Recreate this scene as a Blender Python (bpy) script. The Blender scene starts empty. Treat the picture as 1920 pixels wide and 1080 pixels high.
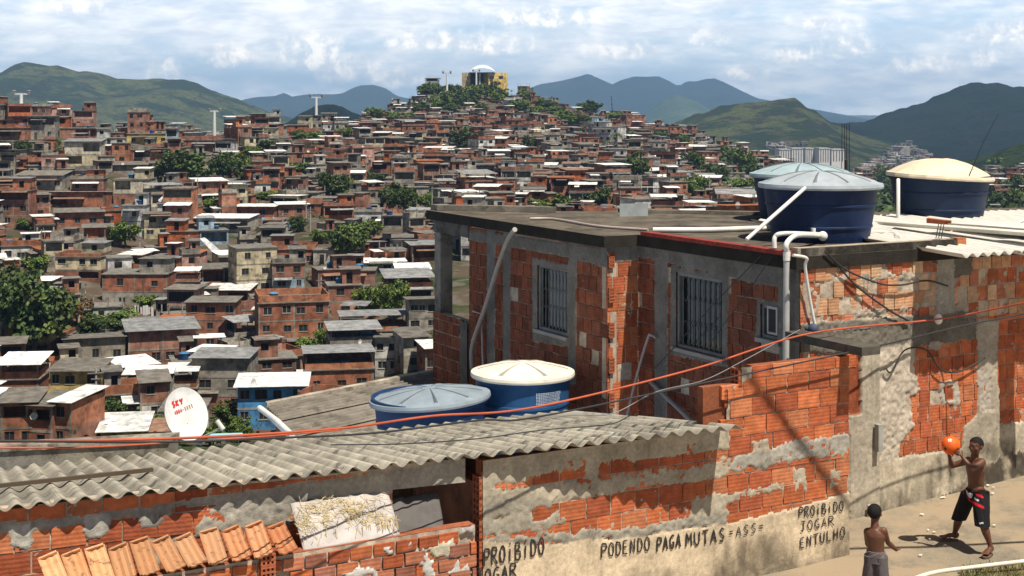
import bpy, math, random
import numpy as np
from mathutils import Vector, Matrix
R = math.radians
SC = bpy.context.scene
COL = SC.collection
rnd = random.Random(7)
# ------------------------------------------------------------------ camera, sky, sun, exposure
F, HZ = 2666.67, 200.0                      # focal length and horizon row, in photograph pixels
cam_d = bpy.data.cameras.new('camera'); cam = bpy.data.objects.new('camera', cam_d); COL.objects.link(cam)
cam.rotation_euler = (R(90), 0, 0)
cam_d.sensor_width = 36; cam_d.lens = 50; cam_d.shift_y = -(540 - HZ) / 1920
cam_d.clip_start = 0.2; cam_d.clip_end = 60000
SC.camera = cam
SUN_EL = R(64); SUN_H = Vector((0.62, -0.78, 0)).normalized()
sun_dir = Vector((SUN_H.x * math.cos(SUN_EL), SUN_H.y * math.cos(SUN_EL), math.sin(SUN_EL)))
sd = bpy.data.lights.new('sun', 'SUN'); sd.energy = 5.0; sd.angle = R(0.5); sd.color = (1, 0.93, 0.80)
so = bpy.data.objects.new('sun', sd); COL.objects.link(so)
so.rotation_euler = (-sun_dir).to_track_quat('-Z', 'Y').to_euler()
so.location = (0, 0, 60)
SC.view_settings.view_transform = 'Standard'; SC.view_settings.look = 'None'
SC.view_settings.gamma = 1; SC.view_settings.exposure = 0.45
SC.cycles.max_bounces = 6; SC.cycles.diffuse_bounces = 3; SC.cycles.glossy_bounces = 2
SC.cycles.transmission_bounces = 4; SC.cycles.volume_bounces = 0; SC.cycles.transparent_max_bounces = 6
SC.cycles.use_denoising = True
SC.cycles.caustics_reflective = False; SC.cycles.caustics_refractive = False


class NT:
    """small helper round a node tree"""
    def __init__(s, t):
        s.t = t
        t.nodes.clear()
    def n(s, kind, **kw):
        nd = s.t.nodes.new(kind)
        for k, v in kw.items():
            setattr(nd, k, v)
        return nd
    def l(s, a, b):
        s.t.links.new(a, b)
    def put(s, sock, v):
        if hasattr(v, 'is_linked') or isinstance(v, bpy.types.NodeSocket):
            s.l(v, sock)
        else:
            if isinstance(v, (tuple, list)) and len(v) == 3 and sock.type == 'RGBA':
                v = (*v, 1)
            sock.default_value = v
    def math(s, op, a, b=0.0, c=None, clamp=False):
        m = s.n('ShaderNodeMath', operation=op, use_clamp=clamp)
        s.put(m.inputs[0], a); s.put(m.inputs[1], b)
        if c is not None: s.put(m.inputs[2], c)
        return m.outputs[0]
    def mix(s, f, a, b, mode='MIX'):
        m = s.n('ShaderNodeMix', data_type='RGBA', blend_type=mode)
        s.put(m.inputs[0], f); s.put(m.inputs[6], a); s.put(m.inputs[7], b)
        return m.outputs[2]
    def noise(s, vec, scale, detail=4, rough=0.55, dist=0.0):
        m = s.n('ShaderNodeTexNoise')
        if vec is not None: s.l(vec, m.inputs['Vector'])
        m.inputs['Scale'].default_value = scale; m.inputs['Detail'].default_value = detail
        m.inputs['Roughness'].default_value = rough; m.inputs['Distortion'].default_value = dist
        return m.outputs['Fac']
    def ramp(s, v, a, b, smooth=True):
        m = s.n('ShaderNodeMapRange', interpolation_type='SMOOTHSTEP' if smooth else 'LINEAR')
        s.put(m.inputs['Value'], v); m.inputs['From Min'].default_value = a; m.inputs['From Max'].default_value = b
        return m.outputs[0]
    def scale3(s, vec, k):
        m = s.n('ShaderNodeMapping'); s.l(vec, m.inputs['Vector']); m.inputs['Scale'].default_value = k
        return m.outputs[0]
    def bump(s, h, strength=0.4, dist=0.02):
        m = s.n('ShaderNodeBump'); s.put(m.inputs['Height'], h)
        m.inputs['Strength'].default_value = strength; m.inputs['Distance'].default_value = dist
        return m.outputs[0]


# --- world: Nishita sky with a veil of cloud and low cumulus
W = bpy.data.worlds.new('World'); SC.world = W; W.use_nodes = True
w = NT(W.node_tree)
sky = w.n('ShaderNodeTexSky', sky_type='NISHITA', sun_disc=False)
sky.sun_elevation = SUN_EL; sky.sun_rotation = math.atan2(SUN_H.x, SUN_H.y)
sky.air_density = 1.0; sky.dust_density = 1.0; sky.ozone_density = 1.5
tc = w.n('ShaderNodeTexCoord'); sp = w.n('ShaderNodeSeparateXYZ'); w.l(tc.outputs['Generated'], sp.inputs[0])
ay = w.math('MAXIMUM', w.math('ABSOLUTE', sp.outputs[1]), 0.05)
ax = w.math('MULTIPLY', w.math('DIVIDE', sp.outputs[0], ay), 26.667)      # azimuth tangent
az = w.math('MULTIPLY', w.math('DIVIDE', sp.outputs[2], ay), 26.667)      # elevation tangent
cv = w.n('ShaderNodeCombineXYZ'); w.l(ax, cv.inputs[0]); w.l(az, cv.inputs[2]); CV = cv.outputs[0]
veil = w.noise(w.scale3(CV, (0.20, 1, 0.95)), 1.0, 7, 0.6, 0.35)
veil2 = w.noise(w.scale3(CV, (0.55, 1, 2.1)), 1.3, 8, 0.62, 0.5)
vm = w.math('ADD', w.math('MULTIPLY', veil, 0.62), w.math('MULTIPLY', veil2, 0.38))
vm = w.math('ADD', vm, w.math('MULTIPLY', w.ramp(az, 0.9, 2.0), 0.07))
vmask = w.ramp(vm, 0.40, 0.60)
shade = w.noise(w.scale3(CV, (0.5, 1, 1.9)), 1.7, 6, 0.6, 0.3)
cl_col = w.mix(w.ramp(shade, 0.32, 0.66), (6.9, 7.5, 8.4), (10.6, 10.5, 10.3))
low = w.ramp(az, 5.5, 2.3)                                                # the veil thins out overhead
col = w.mix(w.math('MULTIPLY', w.math('MULTIPLY', vmask, 0.86), w.math('ADD', 0.12, w.math('MULTIPLY', low, 0.88))), w.mix(w.math('MULTIPLY', low, 0.55), sky.outputs[0], (5.6, 7.9, 10.8)), cl_col)
edge = w.noise(CV, 3.4, 7, 0.62, 0.2)
edge2 = w.noise(w.scale3(CV, (1, 1, 1.3)), 1.6, 4, 0.5)
CUMULI = [(-3.75, .95, .75, .5), (-2.95, .62, .7, .4), (-2.3, .5, .6, .25), (-6.55, .62, .45, .28), (-5.2, .9, .8, .3), (-.6, 1.15, 1.0, .3), (9.3, 1.35, .8, .3), (-8.3, 1.85, .7, .2), (6.35, 1.08, .55, .3), (5.3, .96, .6, .26), (4.4, .60, .5, .22),
          (7.3, .72, .4, .22), (8.1, .78, .55, .22), (8.8, .85, .3, .2), (2.0, 1.02, .8, .22), (.6, 1.62, 1.3, .26), (3.6, 1.25, .5, .2), (-1.5, 1.2, 1.0, .26), (5.9, 1.55, .7, .22)]
cum = None
for cx, cz, a, b in CUMULI:
    dx = w.math('DIVIDE', w.math('SUBTRACT', ax, cx), a)
    dz0 = w.math('SUBTRACT', az, cz)
    dz = w.math('DIVIDE', dz0, b)
    dz = w.math('MAXIMUM', dz, w.math('MULTIPLY', dz, -1.7))
    r = w.math('SUBTRACT', 1.0, w.math('ADD', w.math('MULTIPLY', dx, dx), w.math('MULTIPLY', dz, dz)))
    cum = r if cum is None else w.math('MAXIMUM', cum, r)
cum = w.math('MAXIMUM', cum, -1.5)
cm = w.math('ADD', cum, w.math('ADD', w.math('MULTIPLY', w.math('SUBTRACT', edge, 0.5), 2.4), w.math('MULTIPLY', w.math('SUBTRACT', edge2, 0.5), 3.0)))
cmask = w.ramp(cm, -0.5, 1.7)
ccol = w.mix(w.ramp(edge, 0.40, 0.62), (7.6, 7.9, 8.4), (13.0, 12.2, 11.0))
col = w.mix(w.math('MULTIPLY', cmask, 0.88), col, ccol)
col = w.mix(low, w.mix(1.0, col, (.42, .42, .42), 'MULTIPLY'), w.mix(1.0, col, (1.14, 1.13, 1.12), 'MULTIPLY'))
bg = w.n('ShaderNodeBackground'); w.l(col, bg.inputs[0]); bg.inputs[1].default_value = 0.085
wo = w.n('ShaderNodeOutputWorld'); w.l(bg.outputs[0], wo.inputs[0])


# ------------------------------------------------------------------ materials
def material(name, base=None, rough=0.85, build=None, metallic=0.0, spec=0.3):
    m = bpy.data.materials.new(name); m.use_nodes = True
    t = NT(m.node_tree)
    b = t.n('ShaderNodeBsdfPrincipled'); o = t.n('ShaderNodeOutputMaterial'); t.l(b.outputs[0], o.inputs[0])
    b.inputs['Roughness'].default_value = rough; b.inputs['Metallic'].default_value = metallic
    b.inputs['Specular IOR Level'].default_value = spec
    if base is not None: b.inputs['Base Color'].default_value = (*base, 1)
    if build: build(t, b)
    return m

def pos(t): return t.n('ShaderNodeNewGeometry').outputs['Position']
def obco(t): return t.n('ShaderNodeTexCoord').outputs['Object']
def attr(t): return t.n('ShaderNodeAttribute', attribute_name='Col').outputs['Color']

def mottled(scale=6, lo=0.72, hi=1.18, streak=0.0, bump=0.0, bscale=60, usecol=None, dirt=None):
    """base colour from the Col attribute (or usecol), broken up by noise, streaks and dirt"""
    def build(t, b):
        p = pos(t)
        c = attr(t) if usecol is None else usecol
        f = t.noise(p, scale, 6, 0.65)
        v = t.math('ADD', lo, t.math('MULTIPLY', t.ramp(f, 0.3, 0.7), hi - lo))
        if streak:
            s2 = t.noise(t.scale3(p, (1, 1, 0.12)), scale * 1.6, 5, 0.65)
            v = t.math('MULTIPLY', v, t.math('SUBTRACT', 1.0, t.math('MULTIPLY', t.ramp(s2, 0.52, 0.78), streak)))
        k = t.n('ShaderNodeCombineColor')
        for i in range(3): t.l(v, k.inputs[i])
        c = t.mix(1.0, c, k.outputs[0], 'MULTIPLY')
        if dirt:
            dcol, d0, d1, ds, amt = dirt
            c = t.mix(t.math('MULTIPLY', t.ramp(t.noise(p, ds, 6, 0.7), d0, d1), amt), c, dcol)
        t.l(c, b.inputs['Base Color'])
        if bump:
            t.l(t.bump(t.noise(p, bscale, 5, 0.65), bump, 0.02), b.inputs['Normal'])
    return build

def brick_build(t, b):
    p = pos(t); c = attr(t)
    f = t.noise(p, 9, 6, 0.7)
    v = t.math('ADD', 0.66, t.math('MULTIPLY', t.ramp(f, 0.25, 0.75), 0.6))
    k = t.n('ShaderNodeCombineColor')
    for i in range(3): t.l(v, k.inputs[i])
    c = t.mix(1.0, c, k.outputs[0], 'MULTIPLY')
    st = t.noise(t.scale3(p, (1, 1, 0.2)), 5, 6, 0.7)
    c = t.mix(t.math('MULTIPLY', t.ramp(st, 0.58, 0.75), 0.55), c, (0.09, 0.065, 0.05))
    dust = t.noise(p, 21, 5, 0.7)
    c = t.mix(t.math('MULTIPLY', t.ramp(dust, 0.58, 0.72), 0.4), c, (0.42, 0.33, 0.25))
    t.l(c, b.inputs['Base Color'])
    sx = t.n('ShaderNodeSeparateXYZ'); t.l(p, sx.inputs[0])
    g = t.math('SINE', t.math('MULTIPLY', sx.outputs[2], 2 * math.pi / 0.038))
    h = t.math('ADD', t.math('MULTIPLY', g, 0.22), t.noise(p, 40, 5, 0.7))
    t.l(t.bump(h, 0.45, 0.008), b.inputs['Normal'])

def plaster_build(t, b):
    p = pos(t); c = attr(t)
    f = t.noise(p, 3.2, 8, 0.7); g = t.noise(t.scale3(p, (1, 1, 0.22)), 4.5, 7, 0.7); h = t.noise(p, 26, 5, 0.7)
    v = t.math('ADD', 0.6, t.math('MULTIPLY', t.ramp(f, 0.25, 0.75), 0.5))
    v = t.math('MULTIPLY', v, t.math('ADD', 0.8, t.math('MULTIPLY', t.ramp(h, 0.3, 0.7), 0.32)))
    v = t.math('MULTIPLY', v, t.math('SUBTRACT', 1.0, t.math('MULTIPLY', t.ramp(g, 0.55, 0.72), 0.35)))
    k = t.n('ShaderNodeCombineColor')
    for i in range(3): t.l(v, k.inputs[i])
    t.l(t.mix(1.0, c, k.outputs[0], 'MULTIPLY'), b.inputs['Base Color'])
    t.l(t.bump(t.noise(p, 70, 6, 0.7), 0.5, 0.012), b.inputs['Normal'])

M = {}
M['brick'] = material('hollow_brick', rough=0.9, build=brick_build, spec=0.2)
M['plaster'] = material('plaster_and_mortar', rough=0.95, build=plaster_build, spec=0.15)
M['masonry'] = material('hillside_masonry', rough=0.95, build=mottled(0.6, 0.5, 1.3, 0.65, dirt=((0.06, 0.052, 0.045), 0.5, 0.68, 0.9, 0.75)), spec=0.1)
M['hillroof'] = material('hillside_roofing', rough=0.8, build=mottled(0.9, 0.5, 1.15, 0.3, dirt=((0.09, 0.075, 0.06), 0.55, 0.7, 0.7, 0.6)), spec=0.2)
M['col'] = material('painted_surface', rough=0.7, build=mottled(5, 0.8, 1.12, 0.1))
M['concrete'] = material('weathered_concrete', rough=0.95, build=mottled(2.2, 0.6, 1.25, 0.3, 0.5, 40, dirt=((0.035, 0.03, 0.026), 0.5, 0.66, 2.6, 0.75)), spec=0.15)
M['fibro'] = material('fibre_cement', rough=0.9, build=mottled(1.8, 0.62, 1.25, 0.0, 0.35, 55, dirt=((0.06, 0.052, 0.044), 0.52, 0.66, 2.6, 0.75)), spec=0.2)
M['pvc'] = material('white_pvc', rough=0.35, build=mottled(4, 0.85, 1.05, 0.1))
M['tank'] = material('tank_polyethylene', rough=0.55, build=mottled(2.4, 0.75, 1.2, 0.25, dirt=((.10, .10, .10), .56, .75, 3.5, .25)), spec=0.22)
M['lid'] = material('tank_lid', rough=0.5, build=mottled(3.0, 0.82, 1.1, 0.0, dirt=((0.25, 0.22, 0.18), 0.56, 0.75, 5, 0.35)), spec=0.35)
M['metal'] = material('grey_painted_metal', (0.16, 0.17, 0.17), 0.5, metallic=0.5)
M['iron'] = material('dark_iron', (0.03, 0.03, 0.03), 0.6, metallic=0.4)
M['glass'] = material('window_pane', (0.012, 0.016, 0.018), 0.12, spec=0.5)
M['leaf'] = material('leaf', rough=0.65, build=mottled(0.9, 0.7, 1.3), spec=0.25)
M['bark'] = material('bark', (0.09, 0.065, 0.045), 0.95)
M['cable_black'] = material('black_cable', (0.035, 0.035, 0.037), 0.5)
M['cable_grey'] = material('grey_cable', (0.2, 0.2, 0.2), 0.5)
M['cable_orange'] = material('orange_conduit', (0.62, 0.13, 0.05), 0.5, build=mottled(3, 0.8, 1.1, 0, usecol=(0.46, 0.10, 0.05)))
M['skin'] = material('skin', rough=0.5, spec=0.4, build=mottled(14, 0.82, 1.15, 0, usecol=(0.115, 0.045, 0.024)))
M['hair'] = material('hair', (0.006, 0.005, 0.005), 0.85)
M['cloth'] = material('cloth', rough=0.9, build=mottled(18, 0.8, 1.15, 0, 0.3, 120))
M['paint_black'] = material('black_paint', rough=0.9, build=mottled(30, 0.5, 1.6, 0, usecol=(0.035, 0.03, 0.028)))


# ------------------------------------------------------------------ numeric noise
def _hash(ix, iy, seed):
    n = (ix.astype(np.int64) * 374761393 + iy.astype(np.int64) * 668265263 + seed * 974711) & 0x7fffffff
    n = ((n ^ (n >> 13)) * 1274126177) & 0x7fffffff
    n = n ^ (n >> 16)
    return (n & 0xffff) / 65535.0
def vnoise(x, y, seed=0):
    x = np.asarray(x, float); y = np.asarray(y, float)
    ix = np.floor(x); iy = np.floor(y); fx = x - ix; fy = y - iy
    fx = fx * fx * (3 - 2 * fx); fy = fy * fy * (3 - 2 * fy)
    a = _hash(ix, iy, seed); b = _hash(ix + 1, iy, seed); c = _hash(ix, iy + 1, seed); d = _hash(ix + 1, iy + 1, seed)
    return a + (b - a) * fx + (c - a) * fy + (a - b - c + d) * fx * fy
def fbm(x, y, seed=0, octv=4, gain=0.5):
    s = 0; amp = 1; tot = 0
    for i in range(octv):
        s = s + amp * vnoise(np.asarray(x) * 2 ** i, np.asarray(y) * 2 ** i, seed + i * 17); tot += amp; amp *= gain
    return s / tot


# ------------------------------------------------------------------ mesh helpers
class MB:
    """collects shapes; build() links them as ONE mesh object"""
    def __init__(s):
        s.v = []; s.f = []; s.c = []; s.sm = []; s.mi = []
    def add(s, vs, fs, col=(0.5, 0.5, 0.5), smooth=False, mi=0):
        o = len(s.v); s.v.extend([tuple(p) for p in vs])
        for f in fs:
            s.f.append([i + o for i in f]); s.c.append(col); s.sm.append(smooth); s.mi.append(mi)
    def quad(s, a, b, c, d, col=(0.5,) * 3, mi=0):
        s.add([a, b, c, d], [(0, 1, 2, 3)], col, False, mi)
    def hexa(s, p, col=(0.5,) * 3, mi=0):
        """eight corners: four below, four above, both anticlockwise from above"""
        s.add(p, [(3, 2, 1, 0), (4, 5, 6, 7), (0, 1, 5, 4), (1, 2, 6, 5), (2, 3, 7, 6), (3, 0, 4, 7)], col, False, mi)
    def box(s, c, size, col=(0.5,) * 3, rot=0.0, mi=0, mat=None):
        x, y, z = [q / 2 for q in size]
        p = [(-x, -y, -z), (x, -y, -z), (x, y, -z), (-x, y, -z), (-x, -y, z), (x, -y, z), (x, y, z), (-x, y, z)]
        m = mat if mat is not None else Matrix.Rotation(rot, 3, 'Z')
        s.hexa([m @ Vector(q) + Vector(c) for q in p], col, mi)
    def frame_box(s, o, dx, dy, dz, col=(0.5,) * 3, mi=0):
        """box from corner o along three edge vectors"""
        o, dx, dy, dz = map(Vector, (o, dx, dy, dz))
        if dx.cross(dy).dot(dz) < 0: dx, dy = dy, dx
        s.hexa([o, o + dx, o + dx + dy, o + dy, o + dz, o + dx + dz, o + dx + dy + dz, o + dy + dz], col, mi)
    def prism(s, poly, z0, z1, col=(0.5,) * 3, mi=0, topcol=None):
        n = len(poly)
        ar = sum(poly[i][0] * poly[(i + 1) % n][1] - poly[(i + 1) % n][0] * poly[i][1] for i in range(n))
        if ar < 0: poly = poly[::-1]
        a = [(p[0], p[1], z0) for p in poly]; b = [(p[0], p[1], z1) for p in poly]
        s.add(a + b, [tuple(range(n))[::-1]] + [(i, (i + 1) % n, n + (i + 1) % n, n + i) for i in range(n)], col, False, mi)
        s.add(b, [tuple(range(n))], topcol or col, False, mi)
    def tube(s, pts, r, seg=8, col=(0.5,) * 3, smooth=True, mi=0, cap=True, flat=None):
        pts = [Vector(p) for p in pts]; n = len(pts)
        rs = r if isinstance(r, (list, tuple)) else [r] * n
        vs = []; up = Vector((0, 0, 1)); prev = None
        for i, p in enumerate(pts):
            d = (pts[min(i + 1, n - 1)] - pts[max(i - 1, 0)])
            d = d.normalized() if d.length > 1e-9 else Vector((0, 0, 1))
            if prev is None:
                a = d.cross(up)
                if a.length < 0.05: a = d.cross(Vector((1, 0, 0)))
            else:
                a = prev - d * prev.dot(d)
                if a.length < 1e-6: a = d.cross(up)
            a.normalize(); b = d.cross(a); prev = a
            rr = rs[i]; ra, rb = rr if isinstance(rr, tuple) else (rr, rr)
            for k in range(seg):
                t = 2 * math.pi * k / seg
                vs.append(p + a * (ra * math.cos(t)) + b * (rb * math.sin(t)))
        fs = [(i * seg + k, i * seg + (k + 1) % seg, (i + 1) * seg + (k + 1) % seg, (i + 1) * seg + k) for i in range(n - 1) for k in range(seg)]
        s.add(vs, fs, col, smooth, mi)
        if cap:
            s.add(vs[:seg], [tuple(range(seg))[::-1]], col, False, mi); s.add(vs[-seg:], [tuple(range(seg))], col, False, mi)
    def lathe(s, prof, c=(0, 0, 0), seg=48, col=(0.5,) * 3, smooth=True, mi=0, mat=None, cols=None):
        c = Vector(c); vs = []; n = len(prof)
        for r, z in prof:
            for k in range(seg):
                t = 2 * math.pi * k / seg
                q = Vector((r * math.cos(t), r * math.sin(t), z))
                vs.append((mat @ q if mat is not None else q) + c)
        for i in range(n - 1):
            o = len(s.v)
            s.v.extend([tuple(p) for p in vs[i * seg:(i + 2) * seg]])
            for k in range(seg):
                s.f.append([o + k, o + (k + 1) % seg, o + seg + (k + 1) % seg, o + seg + k]); s.c.append(cols[i] if cols else col); s.sm.append(smooth); s.mi.append(mi)
    def sphere(s, c, r, col=(0.5,) * 3, seg=16, rings=10, mi=0, mat=None):
        rr = r if isinstance(r, (tuple, list)) else (r, r, r)
        c = Vector(c); vs = []
        for i in range(rings + 1):
            ph = math.pi * i / rings
            for k in range(seg):
                t = 2 * math.pi * k / seg
                q = Vector((rr[0] * math.sin(ph) * math.cos(t), rr[1] * math.sin(ph) * math.sin(t), rr[2] * math.cos(ph)))
                vs.append((mat @ q if mat is not None else q) + c)
        s.add(vs, [(i * seg + k, (i + 1) * seg + k, (i + 1) * seg + (k + 1) % seg, i * seg + (k + 1) % seg) for i in range(rings) for k in range(seg)], col, True, mi)
    def mesh(s, name, mats, off=(0, 0, 0)):
        me = bpy.data.meshes.new(name)
        v = np.array(s.v, float) - np.array(off, float)
        me.from_pydata(v.tolist(), [], s.f)
        for m in (mats if isinstance(mats, (list, tuple)) else [mats]): me.materials.append(m)
        ca = me.color_attributes.new('Col', 'FLOAT_COLOR', 'CORNER')
        nl = np.array([len(f) for f in s.f])
        cc = np.repeat(np.array([(*c[:3], 1.0) for c in s.c], np.float32), nl, axis=0)
        ca.data.foreach_set('color', cc.ravel())
        me.polygons.foreach_set('use_smooth', s.sm); me.polygons.foreach_set('material_index', s.mi)
        me.update()
        return me
    def build(s, name, mats, parent=None, local=False, loc=None):
        """verts are in world space (or in the parent's own space when local)"""
        off = (0, 0, 0)
        if parent is not None and not local: off = world_loc(parent)
        elif loc is not None: off = loc
        o = bpy.data.objects.new(name, s.mesh(name, mats, off)); COL.objects.link(o)
        if parent is not None: o.parent = parent
        elif loc is not None: o.location = loc
        return o

def world_loc(o):
    p = Vector((0, 0, 0))
    while o is not None: p = p + o.location; o = o.parent
    return p

def tag(o, label=None, cat=None, group=None, kind=None):
    if label: o['label'] = label
    if cat: o['category'] = cat
    if group: o['group'] = group
    if kind: o['kind'] = kind
    return o
def thing(name, label, cat, loc=(0, 0, 0), rotz=0.0, group=None):
    o = bpy.data.objects.new(name, None); COL.objects.link(o); o.empty_display_size = 0.3
    o.location = loc; o.rotation_euler = (0, 0, rotz)
    return tag(o, label, cat, group)
def lk(name, me, parent=None, loc=(0, 0, 0), rotz=0.0, scale=None):
    o = bpy.data.objects.new(name, me); COL.objects.link(o)
    o.parent = parent; o.location = loc; o.rotation_euler = (0, 0, rotz)
    if scale is not None: o.scale = scale if isinstance(scale, (tuple, list)) else (scale,) * 3
    return o

# plan frame: U runs along the street (away to one side), N points from the walls to the street
AN = R(28.85); U = Vector((math.cos(AN), math.sin(AN), 0)); N = Vector((math.sin(AN), -math.cos(AN), 0)); ZV = Vector((0, 0, 1))
def sm(s, m, z): return U * s + N * m + ZV * z
def P(px, py, Y): return Vector(((px - 960) / F * Y, Y, -(py - HZ) / F * Y))
def at_m(px, py, m):
    r = (px - 960) / F; s = m * (-r * math.cos(AN) - math.sin(AN)) / (math.cos(AN) - r * math.sin(AN))
    Y = s * math.sin(AN) - m * math.cos(AN)
    return s, -(py - HZ) / F * Y
def at_s(px, py, s):
    r = (px - 960) / F; m = s * (r * math.sin(AN) - math.cos(AN)) / (math.sin(AN) + r * math.cos(AN))
    Y = s * math.sin(AN) - m * math.cos(AN)
    return m, -(py - HZ) / F * Y
def at_z(px, py, z):
    Y = -z * F / (py - HZ); return Vector(((px - 960) / F * Y, Y, z))
def proj(p): return 960 + F * p[0] / p[1], HZ - F * p[2] / p[1]
def at_plane(px, py, o, n):
    d = Vector(((px - 960) / F, 1, -(py - HZ) / F)); return d * (Vector(o).dot(n) / d.dot(n))

def inpoly(x, y, poly):
    ins = np.zeros(np.shape(x), bool); n = len(poly)
    for i in range(n):
        x0, y0 = poly[i]; x1, y1 = poly[(i + 1) % n]
        if y0 == y1: continue
        c = ((y0 > y) != (y1 > y)) & (x < (x1 - x0) * (y - y0) / (y1 - y0) + x0)
        ins ^= c
    return ins
# ------------------------------------------------------------------ masonry walls
MORTAR = (0.48, 0.40, 0.31); CEM = (0.48, 0.42, 0.32); BEIGE = (0.70, 0.56, 0.39)
ORANGE = [(0.45, 0.125, 0.048), (0.40, 0.105, 0.042), (0.49, 0.145, 0.058), (0.37, 0.095, 0.042), (0.47, 0.165, 0.075)]
WORN = [(0.50, 0.25, 0.13), (0.54, 0.30, 0.17), (0.36, 0.10, 0.045), (0.40, 0.13, 0.06), (0.58, 0.37, 0.22), (0.45, 0.17, 0.10), (0.50, 0.27, 0.15)]
class Wall:
    def __init__(s, O, D, Nn, L, zb, zt, seed=1):
        s.O = Vector(O); s.D = Vector(D).normalized(); s.N = Vector(Nn).normalized(); s.L = L; s.zb = zb; s.zt = zt; s.seed = seed
        s.zones = []; s.holes = []
    def tz(s, px, py):
        p = at_plane(px, py, s.O, s.N); return (p - s.O).dot(s.D), p.z
    def pt(s, t, z, h=0.0):
        return Vector((s.O.x, s.O.y, 0)) + s.D * t + s.N * h + ZV * z
    def top(s, t):
        return s.zt if not callable(s.zt) else s.zt(t)
    def zone(s, poly, h=0.012, rough=0.006, col=BEIGE, warp=0.03, px=True, keep=1.0, fine=9.0):
        """plaster patch; px: the outline was traced on the photograph and is carried onto this wall's own plane"""
        s.zones.append(([s.tz(*q) for q in poly] if px else poly, h, rough, col, warp, keep, fine)); return s
    def hole(s, t0, t1, z0, z1): s.holes.append((t0, t1, z0, z1))
    depth = -0.009
    def height(s, T, Z):
        h = s.depth + (fbm(T * 18, Z * 18, s.seed, 3) - 0.5) * 0.025
        c = np.zeros(T.shape + (3,)); c[:] = MORTAR
        c *= (0.8 + 0.4 * fbm(T * 6, Z * 6, s.seed + 3))[..., None]
        cover = np.zeros(T.shape)
        for k, (poly, hh, rough, col, warp, keep, fine) in enumerate(s.zones):
            wx = (fbm(T * fine, Z * fine, s.seed + 40 + k, 5, .72) - 0.5) * 3 * warp; wz = (fbm(T * fine, Z * fine, s.seed + 70 + k, 5, .72) - 0.5) * 3 * warp
            ins = inpoly(T + wx, Z + wz, poly)
            if keep < 1: ins &= fbm(T * 5, Z * 7, s.seed + 90 + k, 4) < (0.5 + (keep - 0.5) * 0.55)
            nh = hh * .55 + (fbm(T * 24, Z * 24, s.seed + 11 + k, 4) - 0.45) * rough * 1.7
            h = np.where(ins, nh, h); cover = np.where(ins, 1.0, cover)
            cc = col(T, Z) if callable(col) else np.broadcast_to(np.array(col), T.shape + (3,))
            c = np.where(ins[..., None], cc, c)
        return h, c, cover
    def build(s, parent, bw=0.29, bh=0.19, pal=ORANGE, res=0.02, thick=0.14, name='wall', bond=0.5, jit=0.004, gap=0.013, broken=0.03, bricks=True, body=MORTAR):
        rr = random.Random(s.seed); mb = MB()
        zmax = max(s.top(t) for t in np.linspace(0, s.L, 60)); s.zmax = zmax
        if bricks:
            row = 0; z = s.zb
            while z < zmax:
                t = -bw * (bond if row % 2 else 0) - rr.random() * 0.04
                while t < s.L:
                    w_ = bw * (1 + rr.uniform(-.06, .06)); a, b = max(t, 0.0), min(t + w_ - gap, s.L); z0, z1 = z, z + bh - gap; t += w_
                    if b - a < 0.03: continue
                    z1 = min(z1, s.top((a + b) / 2))
                    if z1 - z0 < 0.03: continue
                    for (h0, h1, hz0, hz1) in s.holes:
                        if a < h1 and b > h0 and z0 < hz1 - 0.02 and z1 > hz0 + 0.02:
                            if h0 - a > b - h1: b = h0
                            else: a = h1
                    if b - a < 0.03: continue
                    q = np.array([a + .02, b - .02, (a + b) / 2, a + .02, b - .02]), np.array([z0 + .02, z0 + .02, (z0 + z1) / 2, z1 - .02, z1 - .02])
                    if s.height(*q)[2].all(): continue
                    o = rr.uniform(-jit, jit)
                    if rr.random() < broken: o -= 0.03
                    c = Vector(rr.choice(pal)) * rr.uniform(0.78, 1.18)
                    j = lambda: rr.uniform(-.004, .004)
                    f = [s.pt(a + j(), z0 + j(), o), s.pt(b + j(), z0 + j(), o), s.pt(b + j(), z1 + j(), o), s.pt(a + j(), z1 + j(), o)]
                    g = [s.pt(a, z0, -.04), s.pt(b, z0, -.04), s.pt(b, z1, -.04), s.pt(a, z1, -.04)]
                    mb.add(f + g, [(0, 1, 2, 3), (0, 4, 5, 1), (1, 5, 6, 2), (2, 6, 7, 3), (3, 7, 4, 0)], tuple(c))
                z += bh; row += 1
        # the body of the wall behind the bricks, cut round the openings
        ts = sorted({0.0, s.L, *[min(max(q, 0), s.L) for h in s.holes for q in h[:2]]} | (set(np.linspace(0, s.L, 8)) if callable(s.zt) else set()))
        for a, b in zip(ts[:-1], ts[1:]):
            mid = (a + b) / 2; top = s.top(mid); cuts = sorted([(h[2], h[3]) for h in s.holes if h[0] - 1e-6 <= mid <= h[1] + 1e-6]); z0 = s.zb
            for c0, c1 in cuts + [(top, top)]:
                c0 = min(c0, top)
                if c0 - z0 > 0.01: mb.frame_box(s.pt(a, z0, -.042), s.D * (b - a), s.N * -(thick - .042), ZV * (c0 - z0), body, 1)
                z0 = max(z0, c1)
        w_ = mb.build(name, [M['brick'], M['plaster']], parent)
        # mortar and plaster relief in front of it
        nt, nz = max(2, int(s.L / res)), max(2, int((zmax - s.zb) / res))
        T, Z = np.meshgrid(np.linspace(0, s.L, nt + 1), np.linspace(s.zb, zmax, nz + 1), indexing='ij')
        h, c, cov = s.height(T, Z)
        off = np.array(world_loc(w_))
        V = np.array([s.O.x, s.O.y, 0]) + T[..., None] * np.array(s.D) + h[..., None] * np.array(s.N) + Z[..., None] * np.array([0, 0, 1.0]) - off
        tc, zc = (T[:-1, :-1] + T[1:, 1:]) / 2, (Z[:-1, :-1] + Z[1:, 1:]) / 2
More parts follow.
